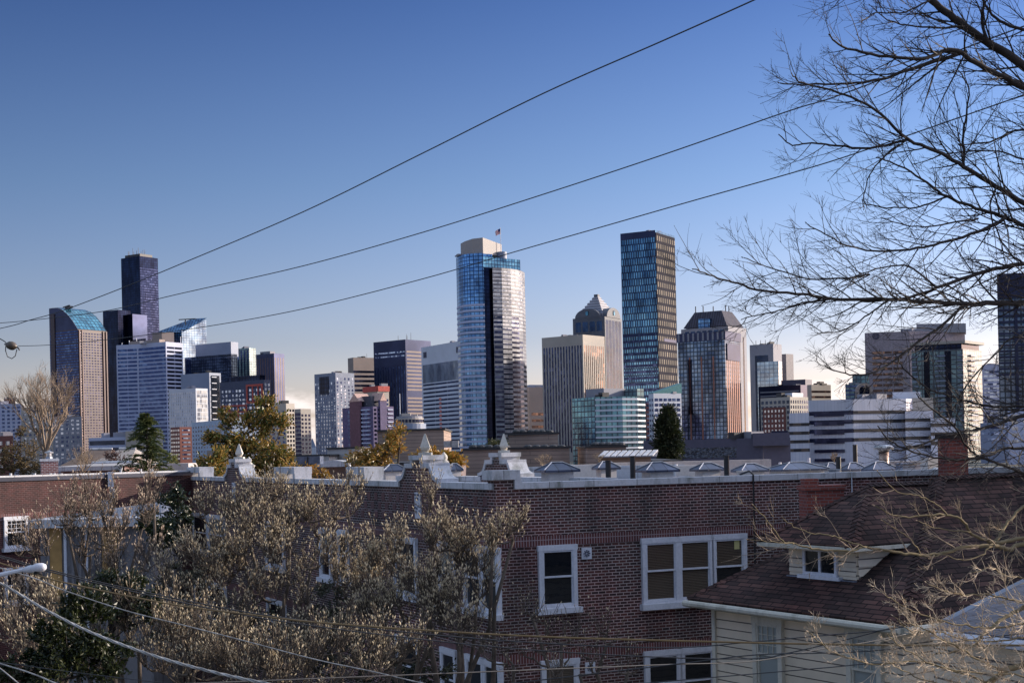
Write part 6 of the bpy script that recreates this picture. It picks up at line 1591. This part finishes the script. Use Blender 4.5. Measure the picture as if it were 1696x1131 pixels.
# ---------------- foreground tree branches traced from the tree at the right
def smooth_path(ps, k=4):
    out = []
    n = len(ps)
    for i in range(n-1):
        p0 = ps[max(i-1, 0)]; p1 = ps[i]; p2 = ps[i+1]; p3 = ps[min(i+2, n-1)]
        for j in range(k):
            t = j/k; t2 = t*t; t3 = t2*t
            out.append((p1*2+(p2-p0)*t+(p0*2-p1*5+p2*4-p3)*t2+(p1*3-p0-p2*3+p3)*t3)*.5)
    out.append(ps[-1]); return out
VX = Vector((0, 1, 0))
def rotv(v, ax, a): return Matrix.Rotation(a, 3, ax) @ v
def twig(mb, bm, p, d, L, r, lev, curl, ang=(22, 48), budr=1.7, dens=1.0, nseg=6):
    pts = [p]; rs = [r]; dd = d.copy(); side = rnd.choice((-1, 1))
    drift = rnd.uniform(-.07, .07)
    for i in range(nseg):
        dd = (dd+Vector((drift, 0, drift*.5))+curl+rv(.075)).normalized(); dd.y *= .9; pts.append(pts[-1]+dd*L/nseg); rs.append(r*(1-.62*(i+1)/nseg))
    mb.tube(pts, rs, 5 if lev > 1 else 3, cap=False)
    spindle(bm, pts[-1], dd, r*4.2+.006, rs[-1]*budr)
    if lev == 0:
        if rnd.random() < .35: spindle(bm, pts[3], (dd+rv(.8)).normalized(), r*3.5, rs[3]*1.3)
        return
    nch = max(1, int(round({3: 7, 2: 5, 1: 3.4}[lev]*dens*rnd.uniform(.7, 1.2))))
    for k in range(nch):
        t = rnd.uniform(.12, .95); f = t*nseg; i = min(int(f), nseg-1); q = pts[i].lerp(pts[i+1], f-i); loc = (pts[i+1]-pts[i]).normalized(); side = -side
        nd = rotv(loc, VX, R(rnd.uniform(*ang))*side); nd = rotv(nd, loc, R(rnd.uniform(-60, 60)))
        twig(mb, bm, q, nd, L*rnd.uniform(.3, .6)*(1.15-.5*t), max(rs[i]*.6, .0018), lev-1, curl, ang, budr, dens, 5)
def traced_tree(root, tx, ty, traces, dens, r_unit, curl, mat, twmat, lev=2, sp=26, Lpx=(70, 150), ang=(22, 50)):
    wm = MB()
    tm = MB(); bm = MB()
    for tr in traces:
        pts_px, w0, w1, d0_, d1_ = tr[:5]; n = len(pts_px)
        pw_ = [W(x, y, d0_+(d1_-d0_)*i/(n-1)) for i, (x, y) in enumerate(pts_px)]
        if pts_px[0][0] >= 1690 and pw_[0].x < tx:      # grow out of the trunk just beyond the frame
            pw_ = [Vector((tx, ty, pw_[0].z-.35*(tx-pw_[0].x)))]+pw_
        P_ = smooth_path(pw_, 5)
        N_ = len(P_)
        for i in range(1, N_-1): P_[i] = P_[i]+rv(.006)
        rr_ = []
        for i in range(N_):
            dd = d0_+(d1_-d0_)*i/(N_-1); rr_.append((w0+(w1-w0)*(i/(N_-1))**.8)/2*dd/F)
        wm.tube(P_, rr_, 8 if w0 > 5 else 5)
        spindle(bm, P_[-1], (P_[-1]-P_[-2]).normalized(), .03, rr_[-1]*1.5)
        tot = sum((P_[i+1]-P_[i]).length for i in range(N_-1)); dm_ = (d0_+d1_)/2; step = sp*dm_/F/dens; acc = 0; side = 1; nxt = step*.5
        for i in range(N_-1):
            seg = (P_[i+1]-P_[i]); acc += seg.length
            while acc > nxt:
                nxt += step*rnd.uniform(.7, 1.3); side = -side; loc = seg.normalized(); fr_ = acc/tot
                nd = rotv(loc, VX, R(rnd.uniform(*ang))*side); nd = rotv(nd, loc, R(rnd.uniform(-70, 70)))
                L = rnd.uniform(*Lpx)*dm_/F*(1.1-.55*fr_)
                lv_ = lev if w0 > 3 and rnd.random() < .75 else max(lev-1, 0)
                twig(tm, bm, P_[i], nd, L, max(min(rr_[i]*.5, r_unit*2.4), r_unit), lv_, curl, dens=1.0)
    wm.build('limbs', mat, root, uv=False, smooth=True); tm.build('twigs', twmat, root, uv=False); bm.build('buds', twmat, root, uv=False)
rnd = random.Random(61)
TA = empty('bare_tree', (5.15, 11.7, 0), 'dark bare tree reaching in from the upper right across the sky', 'tree')
m = MB(); m.tube([(5.15, 11.7, 0), (5.1, 11.65, 6), (5.0, 11.6, 10), (4.98, 11.6, 13), (5.0, 11.6, 16), (5.15, 11.7, 20)], [.24, .21, .17, .14, .10, .04], 10); m.build('trunk', bark_dark, TA, uv=False, smooth=True)
up_traces = [
 ([(1790, 190), (1696, 109), (1633, 68), (1581, 32), (1541, 0), (1500, -40)], 14, 8, 11.5, 11.2),
 ([(1790, 190), (1696, 145), (1665, 129), (1613, 103), (1578, 82), (1530, 97), (1456, 93), (1395, 77), (1375, 60)], 12, 2, 11.4, 10.6),
 ([(1600, 86), (1514, 113), (1459, 132), (1407, 138), (1340, 140), (1292, 138)], 6, 1.6, 11.2, 10.5),
 ([(1780, 380), (1696, 336), (1649, 309), (1597, 277), (1552, 251), (1504, 231), (1446, 180), (1388, 154), (1330, 138), (1312, 124)], 9, 1.6, 11.5, 10.4),
 ([(1504, 231), (1440, 245), (1375, 240), (1343, 238), (1311, 241), (1292, 225)], 4, 1.5, 11.0, 10.6),
 ([(1597, 277), (1596, 225), (1601, 187), (1605, 150), (1590, 120)], 4, 1.6, 11.2, 11.0),
 ([(1504, 231), (1470, 255), (1440, 290), (1430, 330), (1431, 345)], 2.4, 1.2, 11.0, 10.7),
 ([(1780, 420), (1696, 375), (1665, 360), (1617, 345), (1568, 326), (1536, 303), (1490, 275), (1455, 262)], 8, 1.6, 11.6, 10.8),
 ([(1568, 326), (1530, 340), (1490, 345), (1440, 340), (1430, 333)], 3, 1.3, 11.2, 10.9),
 ([(1665, 361), (1633, 380), (1568, 400), (1520, 411), (1456, 416), (1407, 408), (1375, 393), (1337, 371)], 5, 1.4, 11.3, 10.6),
 ([(1620, 362), (1560, 372), (1510, 375), (1462, 362)], 3, 1.3, 11.2, 10.8),
 ([(1790, 490), (1696, 501), (1633, 502), (1601, 504), (1536, 500), (1472, 496), (1375, 495), (1330, 487), (1263, 482), (1214, 467), (1182, 458), (1150, 446)], 10, 1.5, 11.5, 10.0),
 ([(1790, 425), (1696, 437), (1652, 445), (1601, 459), (1552, 477), (1494, 495), (1430, 499)], 8, 3, 11.5, 10.8),
 ([(1375, 495), (1330, 502), (1280, 517), (1231, 528)], 3, 1.2, 10.8, 10.4),
 ([(1472, 497), (1440, 520), (1400, 545), (1357, 552)], 3, 1.2, 11, 10.5),
 ([(1440, 455), (1400, 460), (1340, 462), (1280, 445), (1232, 427)], 3.4, 1.2, 11, 10.4),
 ([(1552, 477), (1500, 440), (1440, 450), (1390, 470)], 3, 1.3, 11, 10.6),
 ([(1633, 502), (1597, 506), (1568, 532), (1520, 567), (1472, 603), (1440, 619), (1401, 619), (1369, 607)], 5, 1.5, 11.2, 10.4),
 ([(1780, 676), (1696, 673), (1645, 673), (1607, 666), (1575, 656), (1540, 645), (1500, 615), (1485, 590)], 5, 1.6, 11.3, 10.8),
 ([(1790, 650), (1696, 687), (1663, 698), (1624, 710), (1593, 715), (1558, 724), (1505, 743), (1480, 745)], 7, 2, 11.3, 10.7),
 ([(1780, 735), (1696, 741), (1663, 743), (1642, 752), (1601, 761), (1558, 759), (1505, 745), (1470, 727), (1456, 708)], 5, 1.8, 11, 10.3),
 ([(1780, 830), (1696, 784), (1654, 768), (1619, 755), (1601, 738), (1575, 701), (1545, 678), (1520, 655)], 5, 1.8, 11, 10.4),
 ([(1790, 60), (1696, 50), (1650, 30), (1628, 0)], 6, 3, 11.6, 11.3), ([(1633, 68), (1627, 30), (1630, 0), (1626, -30)], 5, 3, 11.3, 11.2),
 ([(1790, 240), (1696, 215), (1640, 235), (1590, 240)], 5, 1.6, 11.5, 11.1), ([(1780, 300), (1696, 265), (1640, 250), (1560, 255)], 4, 1.5, 11.6, 11.2),
 ([(1650, 309), (1640, 350), (1660, 400), (1690, 440)], 3, 1.5, 11.2, 11.2),
 ([(1541, 0), (1500, 20), (1450, 22), (1432, 33)], 3, 1.2, 11.2, 10.8), ([(1600, 45), (1540, 45), (1480, 38), (1442, 10)], 3.5, 1.2, 11.2, 10.8),
 ([(1450, -10), (1400, -5), (1380, 12)], 2, 1, 11, 10.8), ([(1696, 560), (1650, 585), (1600, 640), (1570, 700)], 3, 1.5, 11.2, 11),
]
for _t in range(len(up_traces)): up_traces[_t] = (up_traces[_t][0], up_traces[_t][1]*1.25, up_traces[_t][2]*1.25)+up_traces[_t][3:]
traced_tree(TA, 5.0, 11.6, up_traces, 1.3, .0036, Vector((-.015, 0, .035)), bark_dark, solid('dark_twig', (.03, .022, .02), .8, scale=5), lev=2, sp=24, Lpx=(60, 150))
# the limbs of the same tree on its far side
rnd = random.Random(66); wm = MB(); bm = MB()
for k in range(26):
    z = rnd.uniform(10.5, 19.5); a = rnd.uniform(-1.2, 1.35); d_ = Vector((math.cos(a), math.sin(a), rnd.uniform(.3, .9))).normalized()
    twig(wm, bm, Vector((5.0, 11.6, z)), d_, rnd.uniform(1.6, 3.2)*(1.15-(z-10)/18), .035*(1.3-(z-10)/14), 3 if k % 3 == 0 else 2, Vector((.01, 0, .03)))
wm.build('far_limbs', bark_dark, TA, uv=False); bm.build('far_buds', bark_dark, TA, uv=False)
rnd = random.Random(71)
TB = empty('bare_tree', (4.45, 10.15, 0), 'mossy bare tree whose sunlit limbs cross the shingle roof at lower right', 'tree')
m = MB(); m.tube([(4.45, 10.15, 0), (4.4, 10.1, 5), (4.35, 10.1, 9), (4.35, 10.1, 11.9)], [.2, .17, .10, .04], 10); m.build('trunk', bark_moss, TB, uv=False, smooth=True)
lo_traces = [
 ([(1800, 900), (1696, 900), (1674, 909), (1653, 904), (1630, 904), (1594, 906), (1568, 915), (1533, 919), (1506, 917), (1471, 912), (1435, 906), (1408, 912), (1354, 910), (1315, 900), (1295, 895), (1276, 869), (1249, 838)], 11, 1.8, 10, 8.8),
 ([(1800, 880), (1696, 891), (1656, 898), (1630, 893), (1607, 881), (1594, 861), (1568, 853), (1547, 852), (1506, 856), (1480, 853), (1450, 838)], 10, 2, 10, 9.3),
 ([(1435, 906), (1400, 894), (1383, 888), (1350, 883), (1320, 875), (1297, 858)], 4, 1.6, 9, 8.8),
 ([(1780, 790), (1696, 838), (1674, 860), (1660, 879), (1648, 896)], 5, 6, 10.4, 10),
 ([(1568, 853), (1551, 835), (1520, 820), (1488, 815), (1455, 782)], 3.4, 1.5, 9.5, 9.2),
 ([(1524, 916), (1506, 891), (1485, 876), (1462, 862)], 3, 1.5, 9.4, 9.2),
 ([(1607, 881), (1560, 876), (1540, 872), (1520, 862)], 3, 1.4, 9.6, 9.4),
 ([(1640, 905), (1620, 922), (1590, 926), (1560, 918), (1540, 925)], 3.4, 1.4, 9.7, 9.4),
 ([(1315, 900), (1280, 897), (1240, 893)], 2.4, 1.3, 8.9, 8.7),
]
for _t in range(len(lo_traces)): lo_traces[_t] = (lo_traces[_t][0], lo_traces[_t][1]*.85, lo_traces[_t][2]*.9)+lo_traces[_t][3:]
traced_tree(TB, 4.36, 10.1, lo_traces, .62, .0024, Vector((-.02, 0, .045)), bark_moss, bark_sunlit, lev=2, sp=30, Lpx=(45, 110), ang=(28, 58))
rnd = random.Random(81)
TC = empty('bare_tree', (3.75, 8.35, 0), 'dense thicket of sunlit bare twigs in the bottom right corner', 'tree')
m = MB(); m.tube([(3.75, 8.35, 0), (3.68, 8.35, 6), (3.62, 8.35, 9), (3.62, 8.35, 11.2)], [.17, .14, .09, .04], 10); m.build('trunk', bark_moss, TC, uv=False, smooth=True)
th_traces = [
 ([(1800, 960), (1696, 1006), (1663, 1022), (1637, 1044), (1612, 1068), (1585, 1078), (1550, 1082)], 9, 3, 8.4, 7.9),
 ([(1800, 1060), (1696, 1100), (1663, 1111), (1637, 1131), (1600, 1150)], 12, 9, 8.2, 7.9),
 ([(1780, 1020), (1696, 1032), (1640, 1039), (1600, 1035), (1560, 1028), (1520, 1015), (1490, 1000), (1468, 985)], 5, 1.6, 8.2, 7.6),
 ([(1663, 1111), (1620, 1090), (1570, 1062), (1530, 1040), (1500, 1030)], 4, 1.5, 8, 7.5),
 ([(1637, 1131), (1580, 1110), (1520, 1095), (1450, 1100), (1420, 1092), (1378, 1078), (1340, 1047)], 4, 1.6, 7.9, 7.2),
 ([(1700, 1150), (1600, 1140), (1540, 1128), (1500, 1112), (1470, 1095)], 4, 1.5, 7.9, 7.4),
 ([(1700, 1000), (1640, 985), (1600, 985), (1570, 980), (1535, 965)], 4, 1.5, 8.3, 7.8),
 ([(1700, 960), (1660, 950), (1640, 940), (1610, 948)], 3, 1.4, 8.4, 8.1),
 ([(1720, 1060), (1650, 1060), (1600, 1060), (1550, 1045), (1510, 1045), (1480, 1020)], 4, 1.4, 8.2, 7.5),
 ([(1700, 1120), (1620, 1115), (1560, 1105), (1500, 1075), (1470, 1050)], 4, 1.4, 8, 7.3),
]
traced_tree(TC, 3.64, 8.35, th_traces, 1.5, .0021, Vector((-.02, 0, .05)), bark_moss, solid('sunny_twig', (.48, .38, .27), .8, scale=5, var=.3), lev=2, sp=24, Lpx=(32, 85), ang=(20, 60))  # pale thicket twig colour has the sunlight put into it

# ================================================================== wires, lamp
wire_m = solid('black_wire', (.035, .035, .04), .6, scale=3); wire_y = solid('brown_cable', (.22, .14, .06), .7, scale=3); wire_w = solid('pale_cable', (.34, .33, .32), .6, scale=12, var=.4)
def wire(pts, dL, dR, wpx, label, mat=wire_m, tw=False, group='overhead wires', ext=(1, 1)):
    x0, x1 = pts[0][0], pts[-1][0]
    P_ = [W(x, y, 1/((1/dL)+((1/dR)-(1/dL))*(x-x0)/(x1-x0))) for x, y in pts]
    dpx = list(P_)
    if ext[0]: e_ = (P_[0]-P_[1]); n_ = min(int(14/e_.length)+1, 60); P_ = [P_[0]+e_*k for k in range(n_, 0, -1)]+P_
    if ext[1]: e_ = (P_[-1]-P_[-2]); n_ = min(int(14/e_.length)+1, 60); P_ = P_+[P_[-1]+e_*k for k in range(1, n_+1)]
    S_ = smooth_path(P_, 8); m = MB()
    rr_ = [wpx/2*p.y/F for p in dpx]; rm = sum(rr_)/len(rr_)
    if not tw: m.tube(S_, rm, 6)
    else:
        L = [0]
        for i in range(1, len(S_)): L.append(L[-1]+(S_[i]-S_[i-1]).length)
        fine = []
        T = L[-1]; n = int(T/.035)
        j = 0
        for k in range(n+1):
            s = T*k/n
            while j < len(L)-2 and L[j+1] < s: j += 1
            fine.append(S_[j].lerp(S_[j+1], (s-L[j])/max(L[j+1]-L[j], 1e-6)))
        for ph in (0, 2.1, 4.2): m.tube([p+Vector((0, math.cos(k*.55+ph), math.sin(k*.55+ph)))*rm*.7 for k, p in enumerate(fine)], rm*.62, 5)
    return tag(m.build('wire', mat, uv=False, smooth=True), label, 'wire', group)
wire([(-160, 577), (0, 544), (50, 530), (87, 520), (119, 509), (205, 476), (300, 437), (500, 352), (700, 254), (900, 155), (1100, 67), (1250, 0), (1330, -38)], 34, 13, 1.6, 'highest black wire, running from far left to the top edge')
wire([(-160, 546), (0, 535), (82, 527), (180, 514), (300, 486), (500, 441), (700, 385), (900, 322), (1100, 256), (1304, 185), (1382, 161), (1550, 98), (1760, 20)], 36, 14, 1.5, 'middle black wire passing behind the upper branches')
wire([(30, 573), (85, 571), (200, 560), (340, 541), (500, 512), (700, 462), (860, 415), (1000, 375), (1150, 332), (1300, 290), (1400, 260), (1560, 205), (1760, 135)], 36, 15, 1.45, 'lowest long black wire, starting at the round insulator', ext=(0, 1))
wire([(-160, 470), (-60, 530), (0, 561), (10, 568)], 38, 36.2, 1.8, 'short wire between the round insulator and the left edge', ext=(1, 0))
ip = W(19, 572.5, 36); o = empty('insulator', ip, 'round dark strain insulator with a hanging loop, at the left edge in the sky', 'insulator')
sI = 36/F; m = MB(); ax = Vector((1, 0, -.25)).normalized(); m.tube([ip+ax*(t*10*sI) for t in (-1, -.85, -.5, 0, .4, .75, 1)], [.5*sI, 3.5*sI, 6.3*sI, 7.4*sI, 6.8*sI, 4*sI, .8*sI], 12); m.build('body', solid('glazed_brown', (.10, .075, .055), .35, scale=5), o, smooth=True, uv=False)
m = MB(); m.tube([ip+Vector((x*sI, 0, -y*sI)) for x, y in ((-9, -4), (-10, 8), (-7, 18), (0, 21.5), (6, 17), (9, 6))], .8*sI, 5); m.build('loop', wire_m, o, uv=False)
m = MB(); m.tube([ip+ax*9*sI, ip+Vector((12*sI, 0, -5*sI)), ip+Vector((13*sI, 0, -8*sI))], 1.3*sI, 5); m.tube([ip-ax*9*sI, ip-ax*12*sI], 1.2*sI, 5); m.build('clamp', blackp, o, uv=False)
wire([(-160, 880), (0, 932), (33, 943), (110, 965), (283, 1000), (420, 1018), (560, 1033), (860, 1052), (1214, 1063), (1500, 1068), (1760, 1068)], 19, 13, 3.0, 'long brown cable crossing the whole lower picture', wire_y)
wire([(-160, 880), (0, 920), (51, 935), (154, 961), (283, 989), (420, 1015), (620, 1041), (860, 1062), (1100, 1072), (1250, 1062), (1371, 1051), (1446, 1045), (1500, 1037)], 19, 20, 2.2, 'grey wire just above the long brown cable at the left', wire_m, ext=(1, 0))
wire([(-160, 884), (0, 923), (51, 938), (154, 964), (283, 993), (420, 1021), (620, 1049), (860, 1074), (1100, 1088), (1250, 1090), (1300, 1082), (1371, 1066), (1416, 1055), (1477, 1039), (1496, 1036)], 19.2, 20.5, 2.2, 'thick black service wire rising to the eave corner of the cream house', wire_m, ext=(1, 0))
wire([(-160, 895), (44, 953), (103, 976), (206, 1010), (309, 1036), (414, 1063), (525, 1092), (620, 1112), (720, 1135), (860, 1160)], 18, 16, 2.0, 'thin grey wire sloping across the magnolia buds', wire_w)
wire([(-160, 880), (0, 965), (77, 1010), (154, 1048), (257, 1086), (360, 1114), (450, 1133), (560, 1155)], 14, 12, 4.2, 'thick pale twisted cable in the lower left', wire_w, True)
wire([(-120, 1060), (0, 1098), (51, 1114), (96, 1133), (150, 1160)], 13, 12, 2.6, 'pale cable cutting the bottom left corner', wire_w)
wire([(-60, 1060), (0, 1106), (33, 1133), (60, 1156)], 12, 11.6, 2.0, 'short pale cable in the extreme bottom left corner', wire_w)
wire([(-100, 1085), (30, 1100), (102, 1110), (225, 1125), (320, 1136)], 14, 13, 1.4, 'very thin dark wire near the bottom left', wire_m)
wire([(1130, 1098), (1250, 1084), (1356, 1081), (1431, 1078), (1520, 1070), (1600, 1060)], 16, 15, 2.0, 'black wire crossing the cream siding below the brown cable')
wire([(1100, 1100), (1250, 1094), (1371, 1072), (1430, 1064), (1500, 1050)], 16.5, 19, 2.0, 'black wire sloping up across the second curtained window', ext=(1, 0))
wire([(1380, 1104), (1450, 1098), (1560, 1098), (1696, 1094), (1780, 1092)], 12, 11, 1.8, 'short black wire behind the bare twig thicket')
# street lamp
lp0, lp1 = W(-40, 962, 17), W(72, 937, 17)
o = empty('street_lamp', (lp0.x, lp0.y, 0), 'white street lamp arm reaching in at the left edge above the wires', 'street lamp')
m = MB(); m.tube([(lp0.x, lp0.y, 0), lp0], [.1, .07], 10); m.build('pole', steel, o)
m = MB(); m.tube([lp0, W(0, 951.5, 17), W(40, 943, 17)], [.03, .028, .026], 8); m.build('arm', paint, o)
m = MB(); a_, b_ = W(38, 944, 17), W(76, 938, 17); dd = (b_-a_); m.tube([a_, a_+dd*.25, a_+dd*.6, a_+dd*.9, b_], [.028, .045, .06, .05, .03], 10); hd = m.build('lamp_head', paint, o, smooth=True)
m = MB(); q = a_+dd*.6; m.tube([q-Vector((0, 0, .02)), q-Vector((0, 0, .075))], [.05, .035], 10); m.build('lens', glass_dark, hd)
m = MB(); q = a_+dd*.45; m.tube([q+Vector((0, 0, .04)), q+Vector((0, 0, .10))], [.024, .024], 8); m.build('photocell', blackp, hd)
